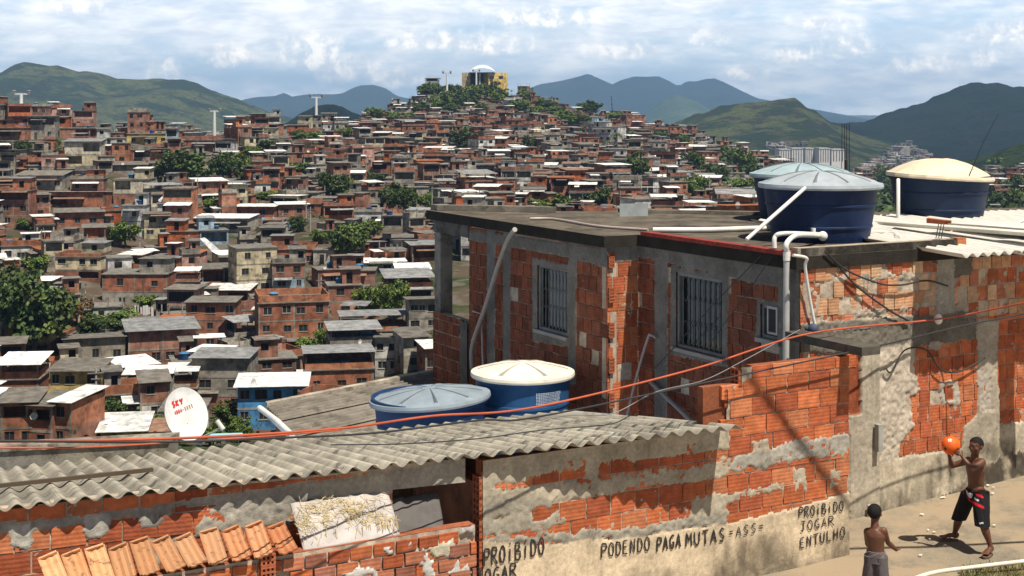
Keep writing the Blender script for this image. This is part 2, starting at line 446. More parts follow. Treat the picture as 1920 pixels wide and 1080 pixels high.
        tops = np.vectorize(s.top)(tc); ok = zc < tops
        for (h0, h1, a, b) in s.holes: ok &= ~((tc > h0) & (tc < h1) & (zc > a) & (zc < b))
        idx = np.arange((nt + 1) * (nz + 1)).reshape(nt + 1, nz + 1)
        fs = np.stack([idx[:-1, :-1], idx[1:, :-1], idx[1:, 1:], idx[:-1, 1:]], -1)[ok]
        ob = grid_object('mortar_and_plaster', V.reshape(-1, 3), fs, c.reshape(-1, 3), M['plaster'], w_, smooth=True)
        s.obj = w_; s.relief = ob
        return w_

def grid_object(name, V, fs, c, mat, parent=None, smooth=False):
    me = bpy.data.meshes.new(name)
    used = np.unique(fs); mp = np.full(len(V), -1); mp[used] = np.arange(len(used))
    V = V[used]; c = c[used]; fs = mp[fs]
    me.vertices.add(len(V)); me.vertices.foreach_set('co', np.asarray(V, np.float32).ravel())
    me.loops.add(fs.size); me.loops.foreach_set('vertex_index', fs.astype(np.int32).ravel())
    me.polygons.add(len(fs)); me.polygons.foreach_set('loop_start', np.arange(0, fs.size, 4, dtype=np.int32))
    me.update(calc_edges=True)
    me.polygons.foreach_set('use_smooth', np.full(len(fs), smooth))
    ca = me.color_attributes.new('Col', 'FLOAT_COLOR', 'POINT')
    ca.data.foreach_set('color', np.concatenate([c, np.ones((len(c), 1))], 1).astype(np.float32).ravel())
    me.materials.append(mat); me.validate(); me.update()
    return lk(name, me, parent)

def hollow_end(mb, o, dx, dz, inward, nx=2, nz=3, col=(0.34, 0.1, 0.045)):
    """the open end of a hollow brick: webs in front of a dark hollow"""
    o, dx, dz, inward = map(Vector, (o, dx, dz, inward)); t = 0.018
    wx, wz = dx.length, dz.length; ux, uz = dx / wx, dz / wz
    mb.frame_box(o + inward, dx, inward.normalized() * 0.01, dz, (0.02, 0.008, 0.006))
    for i in range(nx + 1): mb.frame_box(o + ux * ((wx - t) * i / nx), ux * t, inward, dz, col)
    for i in range(nz + 1): mb.frame_box(o + uz * ((wz - t) * i / nz) - inward.normalized() * 0.001, dx, inward, uz * t, col)

def mildew(zref, amount=1.0, base=BEIGE, seed=5, height=0.5, dark=(0.045, 0.038, 0.03), sl=0.0):
    """plaster colour with blotches of black mildew low on the wall"""
    def f(T, Z):
        zr = (Z - (zref + sl * T)) / height
        n = fbm(T * 2.1, Z * 2.1, seed, 5); n2 = fbm(T * 11, Z * 4, seed + 9, 4)
        k = np.clip((n * 1.3 + n2 * 0.7 - 0.60 - zr * 0.7) * 1.5, 0, 1) * np.clip(.55 + fbm(T * 19, Z * 8, seed + 4, 4) * .8, 0, 1) * amount
        c = np.array(base) * (0.78 + 0.44 * fbm(T * 3, Z * 1.3, seed + 2, 5))[..., None]
        return c * (1 - k[..., None]) + np.array(dark) * k[..., None]
    return f

# ------------------------------------------------------------------ hand lettering (strokes)
GLY = {
 'P': [[(0, 0), (.05, 1)], [(.05, 1), (.6, .95), (.7, .72), (.5, .52), (.05, .48)]],
 'R': [[(0, 0), (.03, 1)], [(.03, 1), (.55, .95), (.62, .72), (.45, .55), (.05, .5)], [(.2, .5), (.7, 0)]],
 'O': [[(.35, 1), (.08, .8), (.02, .4), (.2, .04), (.5, .04), (.68, .4), (.62, .8), (.35, 1)]],
 'I': [[(.3, 0), (.32, .72)], [(.32, .95), (.34, 1.06)]],
 'B': [[(.05, 0), (.05, 1)], [(.05, 1), (.5, .95), (.55, .7), (.1, .52)], [(.1, .52), (.62, .45), (.66, .15), (.4, 0), (.05, 0)]],
 'D': [[(.05, 0), (.08, 1)], [(.02, .98), (.5, .9), (.7, .5), (.5, .1), (.05, 0)]],
 'J': [[(.1, .98), (.65, 1)], [(.42, 1), (.4, .2), (.25, 0), (.02, .12)]],
 'G': [[(.62, .88), (.4, 1), (.12, .8), (.05, .4), (.25, .02), (.58, .08), (.62, .42), (.35, .42)]],
 'A': [[(0, 0), (.35, 1), (.65, 0)], [(.12, .35), (.58, .38)]],
 'E': [[(.55, .98), (.06, .95), (.04, .05), (.6, .02)], [(.06, .52), (.48, .54)]],
 'N': [[(.04, 0), (.06, 1), (.58, .04), (.62, 1)]],
 'T': [[(0, .95), (.7, 1)], [(.36, .97), (.34, 0)]],
 'U': [[(.05, 1), (.06, .25), (.25, .02), (.5, .1), (.6, .35), (.62, 1)]],
 'L': [[(.08, 1), (.06, .04), (.6, .05)]],
 'H': [[(.06, 0), (.06, 1)], [(.6, 0), (.62, 1)], [(.06, .5), (.6, .53)]],
 'M': [[(.0, 0), (.1, 1), (.36, .35), (.62, 1), (.7, 0)]],
 'S': [[(.6, .9), (.35, 1), (.1, .8), (.3, .55), (.58, .35), (.4, .04), (.05, .08)]],
 'V': [[(.02, 1), (.3, 0), (.64, 1)]],
 '=': [[(.1, .62), (.6, .64)], [(.1, .36), (.58, .38)]], '-': [[(.1, .48), (.55, .5)]],
 'K': [[(.05, 0), (.05, 1)], [(.6, 1), (.08, .42), (.62, 0)]], 'Y': [[(.02, 1), (.32, .5)], [(.66, 1), (.28, 0)]],
 '4': [[(.5, 0), (.5, 1), (.02, .32), (.66, .32)]], '0': [[(.34, 1), (.1, .75), (.08, .25), (.32, 0), (.55, .25), (.58, .75), (.34, 1)]], '1': [[(.15, .8), (.36, 1), (.36, 0)]],
 '6': [[(.55, .95), (.2, .7), (.08, .3), (.3, 0), (.56, .2), (.5, .48), (.12, .42)]],
}
def strokes(mb, text, xy2pt, nrm, wid, col=(0.03,) * 3, rr=None, jit=0.03, lift=0.006):
    """text laid out in unit cells; xy2pt maps (x in characters, y in cap heights) to space"""
    rr = rr or random.Random(3)
    for i, ch in enumerate(text):
        for st in GLY.get(ch, []):
            dense = []
            for (x0, y0), (x1, y1) in zip(st[:-1], st[1:]):
                for k in range(4): dense.append((x0 + (x1 - x0) * k / 4, y0 + (y1 - y0) * k / 4))
            dense.append(st[-1])
            pts = [xy2pt(i + x + rr.uniform(-jit, jit) * .4, y + rr.uniform(-jit, jit) * .5) + nrm * lift for x, y in dense]
            ws = [wid * rr.uniform(.75, 1.25) for _ in pts]
            vs = []
            for k, p in enumerate(pts):
                d = (pts[min(k + 1, len(pts) - 1)] - pts[max(k - 1, 0)]).normalized(); sd_ = d.cross(nrm).normalized() * ws[k] * 0.5
                vs += [p + sd_, p - sd_]
            mb.add(vs, [(2 * k, 2 * k + 2, 2 * k + 3, 2 * k + 1) for k in range(len(pts) - 1)], col)
def wall_text(mb, wall, text, p0, p1, cap, wid=0.018, seed=1, lift=0.02):
    """p0, p1: ends of the base line traced on the photograph; cap: letter height there, in its pixels"""
    n = len(text); nr = wall.N
    def f(x, y):
        k = x / (n - 0.3); t, z = wall.tz(p0[0] + (p1[0] - p0[0]) * k, p0[1] + (p1[1] - p0[1]) * k - cap * y); return wall.pt(t, z)
    strokes(mb, text, f, nr, wid, rr=random.Random(seed), lift=lift)
# ------------------------------------------------------------------ the street and its walls
ZS = -4.86
def zstreet(s): return ZS + 0.02 * (s - 10.4) + (0.03 * (s - 11.5) if s > 11.5 else 0)
# street sheet
ss = np.linspace(-6, 60, 133); ms = np.linspace(-12.9, 10, 110)
S_, M_ = np.meshgrid(ss, ms, indexing='ij')
Zs = np.vectorize(zstreet)(S_) + (fbm(S_ * 1.1, M_ * 1.1, 3, 4) - 0.5) * 0.03
V = S_[..., None] * np.array(U) + M_[..., None] * np.array(N) + Zs[..., None] * np.array([0, 0, 1.0])
idx = np.arange(S_.size).reshape(S_.shape); fs = np.stack([idx[:-1, :-1], idx[:-1, 1:], idx[1:, 1:], idx[1:, :-1]], -1).reshape(-1, 4)[:, ::-1]
def street_build(t, b):
    p = pos(t)
    f = t.noise(p, 1.1, 7, 0.65); g = t.noise(p, 34, 5, 0.7)
    c = t.mix(t.ramp(f, 0.42, 0.6), (0.31, 0.235, 0.155), (0.205, 0.175, 0.13))
    c = t.mix(t.math('MULTIPLY', t.ramp(t.noise(p, 2.2, 7, 0.7), 0.52, 0.66), 0.7), c, (0.15, 0.125, 0.09))
    c = t.mix(t.math('MULTIPLY', t.ramp(g, 0.35, 0.7), 0.45), c, (0.32, 0.27, 0.20))
    t.l(c, b.inputs['Base Color']); t.l(t.bump(g, 0.5, 0.015), b.inputs['Normal'])
st = grid_object('street', V.reshape(-1, 3), fs, np.full((S_.size, 3), .3), material('street_concrete', rough=0.95, build=street_build, spec=0.15))
tag(st, kind='structure')

# ---- roadside wall with the painted warnings, and the building under the corrugated roof
TWm = -11.72
s0 = at_m(905, 1000, TWm)[0]; s1 = at_m(1592, 900, TWm)[0]
eR = Vector((2.209, 14.096, -3.187)); eL = Vector((-4.16, 11.55, -3.278))
E = (eL - eR); EZ = E.z / math.hypot(E.x, E.y); E.z = 0; E = -E.normalized(); B = Vector((-E.y, E.x, 0))          # eave direction, and straight back from it
road_b = thing('roadside_building', 'low brick building with grey corrugated roof and handwritten warnings on its street wall', 'building', sm(6, -12.2, -4.9))
tw = Wall(sm(s0, TWm, 0), U, N, s1 - s0, -5.15, None, seed=11)
tA, tB = tw.tz(1364, 800)[0], tw.tz(1390, 800)[0]; zA, zB = tw.tz(1376, 722)[1], tw.tz(1390, 690)[1]
tw.zt = lambda t: -3.30 if t < tA else (zA if t < tB else zB)
base_top = [(880, 1013), (950, 1017), (1000, 1023), (1060, 1019), (1100, 1011), (1170, 1010), (1230, 1001), (1300, 990), (1362, 982), (1440, 964), (1500, 950), (1560, 931), (1610, 918)]
# rough cement band under the eave, patches between the courses, then the smooth dado
tw.zone([(900, 855), (1366, 790), (1366, 838), (1250, 858), (1150, 868), (1050, 885), (960, 905), (900, 910)], 0.008, 0.006, CEM, 0.04)
tw.zone([(900, 920), (1040, 905), (1160, 890), (1260, 878), (1366, 860), (1366, 890), (1250, 910), (1130, 925), (1000, 945), (900, 960)], 0.006, 0.007, CEM, 0.07, keep=.82)
tw.zone([(905, 935), (990, 930), (1060, 950), (1075, 975), (1020, 1000), (900, 1005)], 0.006, 0.012, (0.40, 0.36, 0.29), 0.05, keep=.78)
tw.zone([(890, 900), (930, 895), (935, 930), (890, 935)], 0.006, 0.01, CEM, 0.03)
tw.zone([(1090, 900), (1120, 895), (1125, 860), (1095, 865)], 0.006, 0.008, CEM, 0.04)
tw.zone([(1300, 930), (1366, 925), (1366, 985), (1290, 985)], 0.006, 0.008, CEM, 0.04)
tw.zone([(1366, 860), (1440, 838), (1520, 822), (1592, 812), (1592, 858), (1500, 862), (1420, 878), (1366, 886)], 0.008, 0.012, (0.42, 0.39, 0.33), 0.05, keep=.9)
tw.zone([(1362, 926), (1420, 915), (1480, 903), (1480, 915), (1362, 945)], 0.006, 0.01, CEM, 0.03, keep=.8)
tw.zone([(1486, 880), (1508, 876), (1512, 920), (1490, 925)], 0.006, 0.01, CEM, 0.03)
tw.zone([(1555, 880), (1575, 880), (1575, 910), (1555, 915)], 0.006, 0.01, CEM, 0.03)
tw.zone([(1410, 828), (1440, 820), (1445, 845), (1412, 850)], 0.006, 0.012, CEM, 0.02)
tw.zone([(905, 1008)] + [(x, y - 20) for x, y in base_top[2:9]] + base_top[8:3:-1] + [(905, 1030)], 0.01, 0.02, (0.36, 0.33, 0.27), 0.05)
tw.zone(base_top + [(1612, 1130), (1440, 1200), (880, 1300)], 0.014, 0.003, mildew(-4.80, .75, (0.68, 0.55, 0.385), 21, 0.5), 0.02)
def stain(base, dark, seed, amt):
    def f(T, Z):
        k = np.clip((fbm(T * 6, Z * 5, seed, 5) - .2) * 2.9, 0, 1) * amt; c = np.array(base) * (0.8 + 0.4 * fbm(T * 3, Z * 1.3, seed + 2, 5))[..., None]
        return c * (1 - k[..., None]) + np.array(dark) * k[..., None]
    return f
tw.zone([(1425, 1090), (1440, 1062), (1470, 1048), (1500, 1052), (1530, 1040), (1550, 1052), (1545, 1075), (1500, 1100)], .026, .003, stain((.6, .48, .34), (.10, .085, .065), 8, .7), .09)
tw.build(road_b, 0.29, 0.195, ORANGE, res=0.018, name='street_wall', body=(.33, .11, .055))
for q in (('PROIBIDO', (906, 1061), (1018, 1038), 32, .022, 1), ('JOGAR', (892, 1096), (966, 1080), 26, .022, 2), ('PODENDO', (1126, 1045), (1216, 1031), 26, .019, 3), ('PAGA', (1230, 1033), (1274, 1024), 25, .025, 4), ('MUTAS', (1284, 1024), (1357, 1014), 25, .023, 5), ('=ASS=', (1364, 1008), (1430, 995), 18, .015, 6),
          ('PROIBIDO', (1496, 970), (1579, 957), 19, .018, 7), ('JOGAR', (1499, 996), (1561, 984), 18, .016, 8), ('ENTULHO', (1498, 1028), (1582, 1006), 20, .018, 9)):
    let = MB(); wall_text(let, tw, q[0], q[1], q[2], q[3], q[4] * .78, q[5]); let.build('painted_lettering', M['paint_black'], tw.obj)
# hollow brick ends at both ends of that wall, and its return at the opening
for k in range(8):
    he = MB(); hollow_end(he, tw.pt(-.034, -5.0 + .195 * k, -.14), tw.N * .138, ZV * .19, U * .03); he.build('hollow_brick_end', M['brick'], tw.obj)
zc = zB - .2
while zc > -3.2:
    he = MB(); hollow_end(he, tw.pt((tB if zc > zA - .1 else tA) - .034, zc, -.14), tw.N * .138, ZV * .19, U * .03); zc -= .195; he.build('hollow_brick_end', M['brick'], tw.obj)

# recessed wall on the far side of the opening (runs with the eave)
lwO = eR + B * 0.13 - E * 9.2; lwO.z = 0
lw = Wall(lwO, E, -B, 9.2, -5.0, lambda t: eR.z + EZ * (9.2 - t) - .035, seed=31)
tO = lw.tz(735, 950)[0]; tE = lw.tz(872, 950)[0]
lw.L = tE
lw.hole(tO, tE, -5.0, lw.tz(740, 918)[1])
lw.zone([(-80, 985), (150, 968), (330, 940), (560, 905), (760, 880), (900, 850), (900, 905), (740, 925), (560, 945), (440, 948), (330, 950), (300, 985), (265, 985), (250, 968), (150, 985), (60, 1000), (-80, 1010)], 0.008, 0.006, (0.37, 0.34, 0.28), 0.03)
lw.zone([(15, 990), (60, 975), (62, 1010), (55, 1032), (20, 1025)], 0.012, 0.012, (0.5, 0.47, 0.4), 0.02)
lw.zone([(155, 968), (205, 962), (207, 1000), (180, 1012), (160, 1008)], 0.014, 0.008, (0.5, 0.47, 0.4), 0.02)
lw.zone([(262, 970), (288, 966), (288, 990), (266, 992)], 0.012, 0.01, (0.5, 0.47, 0.4), 0.02)
lw.zone([(365, 985), (400, 950), (460, 940), (550, 945), (550, 990), (470, 985), (430, 1000), (365, 1012)], 0.008, 0.018, (0.44, 0.40, 0.33), 0.04)
lw.build(road_b, 0.29, 0.19, ORANGE, res=0.02, name='recessed_wall')
inn = MB()
q0 = lw.pt(tO - .4, -5.0, -1.5); inn.frame_box(q0, E * (tE - tO + 1.3), B * .14, ZV * 1.40, (0.2, .12, .08))
inn.frame_box(sm(s0 - .02, TWm - .16, -5.0), U * -.02 + N * -1.3, U * .14, ZV * 1.48, (0.22, .09, .05))
inn.build('inner_wall', M['concrete'], road_b)

# corrugated fibre-cement roof: sheets in two rows, falling away from the street
def corrugated(mb, o, ax_, down, width, length, amp=0.025, pitch=0.177, thick=0.007, per=10, col=(0.2, 0.185, 0.16), rr=None, nl=5, phase=0.0):
    """sheet from corner o: waves run across ax_, ridges along down"""
    o, ax_, down = Vector(o), Vector(ax_).normalized(), Vector(down).normalized(); up = ax_.cross(down)
    if up.z < 0: up = -up
    n = int(round(width / pitch * per)); vs = []; j = [rr.uniform(-.0015, .0015) if rr else 0 for _ in range(nl + 1)]
    for side in (0, 1):
        for k in range(nl + 1):
            for i in range(n + 1):
                x = width * i / n
                vs.append(o + ax_ * x + down * (length * k / nl) + up * (amp * math.cos(2 * math.pi * (x / pitch) + phase) - side * thick + j[k]))
    base = tuple(col)
    m = (nl + 1) * (n + 1); fs = []
    for k in range(nl):
        for i in range(n):
            a = k * (n + 1) + i; q = (a, a + 1, a + n + 2, a + n + 1)
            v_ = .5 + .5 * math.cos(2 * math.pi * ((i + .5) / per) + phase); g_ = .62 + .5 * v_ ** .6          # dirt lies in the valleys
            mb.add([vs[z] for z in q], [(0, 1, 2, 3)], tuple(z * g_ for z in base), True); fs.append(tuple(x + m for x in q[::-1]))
    for i in range(n):
        fs += [(i, m + i, m + i + 1, i + 1), (nl * (n + 1) + i, nl * (n + 1) + i + 1, m + nl * (n + 1) + i + 1, m + nl * (n + 1) + i)]
    for k in range(nl):
        a = k * (n + 1); b = a + n
        fs += [(a, a + n + 1, m + a + n + 1, m + a), (b, m + b, m + b + n + 1, b + n + 1)]
    mb.add(vs, fs, col, True)
rr = random.Random(4); DN = (B * 1.0 + ZV * -0.16).normalized(); SW = 6 * 0.177
for row in range(2):
    for i in range(9):
        mb = MB(); c = rr.uniform(.86, 1.12)
        o = eR - E * (SW * (i + 1)) + DN * (2.06 * row + rr.uniform(-.02, .03)) + ZV * ((0.0 if row else 0.012) + .002 * (i % 2)) + B * 0
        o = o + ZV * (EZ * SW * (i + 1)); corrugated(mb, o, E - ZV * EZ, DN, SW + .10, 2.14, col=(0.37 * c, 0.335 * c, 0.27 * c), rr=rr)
        mb.build('roof_sheet', M['fibro'], road_b)
bm_ = MB(); pk = eR - E * 5.4 + DN * 1.2 + ZV * .075
plank = MB(); plank.frame_box(eR - E * 8.6 + DN * 1.42 + ZV * (.05 + EZ * 8.6), E * 3.15 - ZV * EZ * 3.15, DN * .10, ZV * .035, (0.16, .12, .085))
tag(plank.build('wooden_plank', M['bark'], loc=tuple(eR - E * 7)), 'weathered grey timber plank lying across the corrugated roof', 'plank')
# grey wall behind the low end of the roof
bw_ = MB(); bo = at_plane(-60, 850, (0, 17.0, 0), (0.25, -1, 0)); b1 = at_plane(318, 833, (0, 17.0, 0), (0.25, -1, 0))
dv = b1 - bo; dv.z = 0; bw_.frame_box((bo.x, bo.y, -6), dv, Vector((.05, .2, 0)), ZV * (6 + bo.z), (0.22, .2, .165))
bw_.frame_box((bo.x, bo.y - .03, bo.z + .002), dv, Vector((.06, .26, 0)), ZV * .06, (0.3, .27, .22))
tag(bw_.build('concrete_wall', M['concrete'], loc=(bo.x, bo.y, -6)), 'grey stained concrete wall behind the low end of the corrugated roof', 'wall')

# low brick wall, roof tiles, boards
lo_m = -11.43; a_ = at_m(893, 985, lo_m); ltop = a_[1]; l0 = at_m(-120, 1000, lo_m)[0]
lowb = thing('low_brick_wall', 'low rough brick wall with whitewashed patches below the corrugated roof', 'wall', sm((l0 + a_[0]) / 2, lo_m, -4.9))
lwall = Wall(sm(l0, lo_m, 0), U, N, a_[0] - l0, -5.1, ltop, seed=51); lwall.depth = -.024
LIME = (0.6, .58, .55)
for q in ([(720, 1022), (770, 1010), (775, 1030), (725, 1040)], [(780, 1035), (890, 1005), (893, 1075), (800, 1085)], [(870, 988), (893, 985), (893, 1000), (865, 1003)], [(640, 1075), (700, 1060), (720, 1090), (650, 1100)]):
    lwall.zone(q, .004, .012, LIME, .05, keep=.62)
lwall.zone([(805, 1028), (850, 1015), (855, 1035), (810, 1042)], .006, .012, (0.48, .44, .33), .03)
lwall.build(lowb, 0.21, 0.118, ORANGE + [(0.42, .16, .09), (0.3, .12, .08)], res=.018, thick=.16, jit=.012, gap=.02, broken=.08, body=(.36, .12, .06))
for py in (1052, 1075):
    he = MB(); t, z = lwall.tz(487, py); hollow_end(he, lwall.pt(t, z - .05, .03), U * .13, ZV * .105, N * -.025, 3, 2); he.build('hollow_brick_end', M['brick'], lowb)

def roof_tile(col, rr):
    """a curved interlocking clay tile, 0.24 x 0.40 m, in its own space: length along -Y, lying flat"""
    mb = MB(); n = 12; prof = []
    for i in range(n + 1):
        x = -.080 + .160 * i / n; u = i / n
        z = .011 * math.sin(u * math.pi * 3) ** 2 + (.024 if u < .12 else 0) + .012 * (u > .92)
        prof.append((x, z))
    vs = []; L = .40
    for side in (0, 1):
        for k in range(7):
            y = .2 - L * k / 6
            for x, z in prof: vs.append((x + rr.uniform(-.001, .001), y, z + (.02 if k == 6 else 0) - side * .014 + (.006 if k == 0 else 0)))
    m = 7 * (n + 1); fs = []
    for k in range(6):
        for i in range(n):
            a = k * (n + 1) + i; q = (a, a + n + 1, a + n + 2, a + 1); fs += [q, tuple(z + m for z in q[::-1])]
    for i in range(n): fs += [(i, i + 1, m + i + 1, m + i), (6 * (n + 1) + i, m + 6 * (n + 1) + i, m + 6 * (n + 1) + i + 1, 6 * (n + 1) + i + 1)]
    for k in range(6):
        a = k * (n + 1); b = a + n; fs += [(a, m + a, m + a + n + 1, a + n + 1), (b, b + n + 1, m + b + n + 1, m + b)]
    mb.add(vs, fs, col)
    mb.box((0, .185, .03), (.14, .018, .02), col)                     # nib across the head
    return mb.mesh('roof_tile', [M['tile']])
def tile_build(t, b):
    p = pos(t); c = attr(t)
    c = t.mix(t.ramp(t.noise(p, 7, 5, 0.6), 0.5, 0.75), c, (0.52, 0.23, 0.10))
    c = t.mix(t.math('MULTIPLY', t.ramp(t.noise(p, 16, 6, 0.75, 0.4), 0.55, 0.66), 0.75), c, (0.05, 0.04, 0.035))
    t.l(c, b.inputs['Base Color']); t.l(t.bump(t.noise(p, 60, 4), 0.3, 0.01), b.inputs['Normal'])
M['tile'] = material('clay_roof_tile', rough=0.85, build=tile_build, spec=0.2)
rr = random.Random(9); NT_ = 11
tops = ['pale', 'ochre', 'mold-spotted', 'pale ochre', 'orange', 'bright orange', 'pinkish', 'bright orange', 'soot-streaked', 'spotted orange', 'reddish', 'reddish orange', 'dark orange']
for i in range(NT_):
    px = 548 - 42.5 * i - 22
    s_, _ = at_m(px, 1035 + (548 - px) * .11, -11.6)
    red = max(0, 1 - i / 9)
    pale = rr.random(); c = Vector((0.50 + .1 * pale - .08 * red, 0.22 + .14 * pale - .10 * red, 0.09 + .1 * pale - .05 * red)) * rr.uniform(.72, 1.1)
    o = lk('roof_tile', roof_tile(tuple(c), rr))
    tilt = R(23 + rr.uniform(-5, 5)); roll = R(17 + rr.uniform(-6, 5))
    m3 = Matrix(((U.x, -N.x, 0), (U.y, -N.y, 0), (0, 0, 1))) @ Matrix.Rotation(R(rr.uniform(-7, 7)), 3, 'Z') @ Matrix.Rotation(tilt, 3, 'X') @ Matrix.Rotation(-roll, 3, 'Y')
    o.matrix_world = Matrix.Translation(sm(s_, -11.56 + rr.uniform(-.025, .02), ltop + .10 + rr.uniform(-.008, .016))) @ m3.to_4x4()
    ords = ['first', 'second', 'third', 'fourth', 'fifth', 'sixth', 'seventh', 'eighth', 'ninth', 'tenth', 'eleventh', 'twelfth', 'thirteenth', 'fourteenth', 'fifteenth']
    tag(o, f'orange clay roof tile on the low wall, {ords[i]} of the row counted from the straw board', 'roof tile', 'clay roof tiles leaning along the low wall')

def leaning_board(name, label, cat, quad, col, mat, straw=False, lift=0.0):
    t, z = lwall.tz(*quad[0]); pts = []
    for i, (px, py) in enumerate(quad):
        if i < 2: p = at_m(px, py, -11.50 + lift); pts.append(sm(p[0], -11.50 + lift, p[1]))
        else: p = at_m(px, py, -11.86 + lift); pts.append(sm(p[0], -11.86 + lift, p[1]))
    nr = (pts[1] - pts[0]).cross(pts[3] - pts[0]).normalized()
    if nr.dot(N) < 0: nr = -nr
    bd = MB(); n = 24; vs = []
    for side in (0, 1):
        for a in range(n + 1):
            for b in range(n + 1):
                u, v = a / n, b / n; p = (pts[0] * (1 - u) + pts[1] * u) * (1 - v) + (pts[3] * (1 - u) + pts[2] * u) * v
                w_ = (float(vnoise(u * 5, v * 4, 5)) - .5) * .02 + .008 * math.sin(u * 30) * v
                vs.append(p + nr * (w_ - side * .02))
    m = (n + 1) ** 2; fs = []
    for a in range(n):
        for b in range(n):
            i = a * (n + 1) + b; q = (i, i + n + 1, i + n + 2, i + 1); fs += [q, tuple(k + m for k in q[::-1])]
    ring = [a * (n + 1) for a in range(n + 1)] + [n * (n + 1) + b for b in range(1, n + 1)] + [a * (n + 1) + n for a in range(n - 1, -1, -1)] + list(range(n - 1, 0, -1))
    for i in range(len(ring)): a, b = ring[i], ring[(i + 1) % len(ring)]; fs.append((a, a + m, b + m, b))
    bd.add(vs, fs, col, True)
    root = thing(name, label, cat, (pts[0] + pts[1]) / 2)
    bd.build('panel', mat, root)
    if straw:
        sb = MB(); rs = random.Random(2)
        for k in range(900):
            u, v = rs.random(), rs.random()
            # strewn in a loose arch with hanging tufts
            d = abs(v - (0.42 + 0.3 * math.sin(u * 3.3 + .4))) + (0 if rs.random() < .8 else -.3)
            if d > .26 or rs.random() < .2 + d * 2: continue
            p = (pts[0] * (1 - u) + pts[1] * u) * (1 - v) + (pts[3] * (1 - u) + pts[2] * u) * v
            an = rs.gauss(-.5, .9) if v > .3 else rs.gauss(1.4, .3); Lh = rs.uniform(.03, .12)
            ex = (pts[1] - pts[0]).normalized(); ey = (pts[3] - pts[0]).normalized(); d_ = ex * math.cos(an) + ey * math.sin(an)
            q = [p + nr * rs.uniform(.018, .035) + d_ * (Lh * t_) + nr * (.01 * math.sin(t_ * 3)) for t_ in (-.5, 0, .5)]
            c = rs.choice([(0.55, .42, .18), (0.62, .5, .26), (0.45, .33, .13), (0.66, .56, .34)])
            sb.tube(q, .0024, 3, c)
        so_ = sb.build('straw', M['col'], root); tag(so_, kind='stuff')
leaning_board('straw_board', 'grey cardboard sheet strewn with yellow straw, leaning above the low wall', 'board', [(570, 1034), (750, 1002), (728, 921), (545, 944)], (0.42, .38, .36), M['col'], True)
leaning_board('dark_panel', 'dark shaded panel with a pale bottom hem, beside the straw board', 'board', [(738, 1006), (832, 987), (822, 922), (724, 936)], (0.10, .09, .085), M['col'], False, -.06)
# ------------------------------------------------------------------ the brick house above the street
house = thing('brick_house', 'unplastered red brick house with flat concrete roof carrying blue water tanks', 'house', sm(12, -15, -5))
WM = -12.71; HS1, HS2, MS = 10.29, 10.78, -16.03
SHADE_BRICK = [(0.20, .062, .032), (.175, .055, .029), (.225, .07, .036), (.16, .054, .031), (.20, .072, .042)]  # bricks of the sunless faces, their shade darkened into the colour
ROUGH = (0.44, 0.39, 0.32); DARKC = (0.075, 0.066, 0.056)
sE = 20.0
def lichen(T, Z):
    k = fbm(T * 5, Z * 3, 77, 5); g = np.clip((k - .42) * 3.2, 0, 1)[..., None]
    return np.array((0.045, 0.04, 0.034)) * (1 - g) + np.array((0.20, .175, .145)) * g
up = Wall(sm(HS2, WM, 0), U, N, sE - HS2, -2.62, lambda t: -1.63 if t < 2.5 else -1.85, seed=61)
up.zone([(1480, 455), (1822, 440), (1822, 480), (1790, 482), (1760, 492), (1700, 486), (1640, 494), (1560, 490), (1520, 508), (1480, 520)], .02, .012, lichen, .035)
up.zone([(1757, 482), (1793, 482), (1791, 600), (1755, 602)], .02, .02, (0.38, .355, .30), .03)
up.zone([(1788, 482), (1822, 480), (1822, 516), (1788, 520)], .022, .006, (0.16, .15, .13), .01)
up.zone([(1606, 515), (1630, 510), (1628, 548), (1608, 550)], .006, .02, (0.34, .32, .28), .02)
for q in ([(1520, 600), (1600, 585), (1640, 575), (1820, 560), (1820, 572), (1640, 590), (1520, 615)], [(1560, 520), (1640, 510), (1760, 512), (1760, 520), (1560, 530)]):
    up.zone(q, .004, .02, (0.48, .42, .34), .04, keep=.5)
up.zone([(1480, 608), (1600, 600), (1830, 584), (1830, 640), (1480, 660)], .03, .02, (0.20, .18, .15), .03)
uw = up.build(house, 0.172, 0.2, WORN, res=.018, name='wall', jit=.012, broken=.08)
low = Wall(sm(HS2, WM, 0), U, N, sE - HS2, -5.15, -2.62, seed=71)
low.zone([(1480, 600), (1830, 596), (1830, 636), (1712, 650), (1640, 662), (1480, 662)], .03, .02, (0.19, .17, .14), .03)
low.zone([(1645, 652), (1712, 640), (1714, 700), (1724, 735), (1704, 745), (1714, 800), (1690, 830), (1684, 862), (1640, 880)], .02, .022, (0.58, .50, .40), .03)
low.zone([(1760, 715), (1796, 712), (1800, 756), (1766, 760)], .012, .02, (0.52, .46, .38), .02)
low.zone([(1769, 724), (1786, 722), (1788, 748), (1772, 750)], -.016, .004, (0.33, .09, .04), .01)
low.zone([(1740, 640), (1770, 640), (1768, 655), (1742, 655)], .01, .02, (0.46, .41, .34), .02)
low.zone([(1832, 600), (1872, 600), (1869, 690), (1875, 800), (1868, 1000), (1832, 1000), (1834, 870), (1800, 862), (1808, 800), (1832, 775)], .03, .008, (0.46, .40, .31), .02)
low.zone([(1832, 690), (1856, 700), (1860, 770), (1838, 772)], .015, .022, (0.48, .42, .35), .02)
low.zone([(1590, 1040), (1640, 872), (1690, 858), (1760, 848), (1805, 838), (1850, 830), (1872, 796), (2080, 770), (2080, 1000), (1600, 1100)], .024, .005, mildew(-4.93, 1.1, (0.52, .45, .34), 33, 0.75, sl=.05), .02)
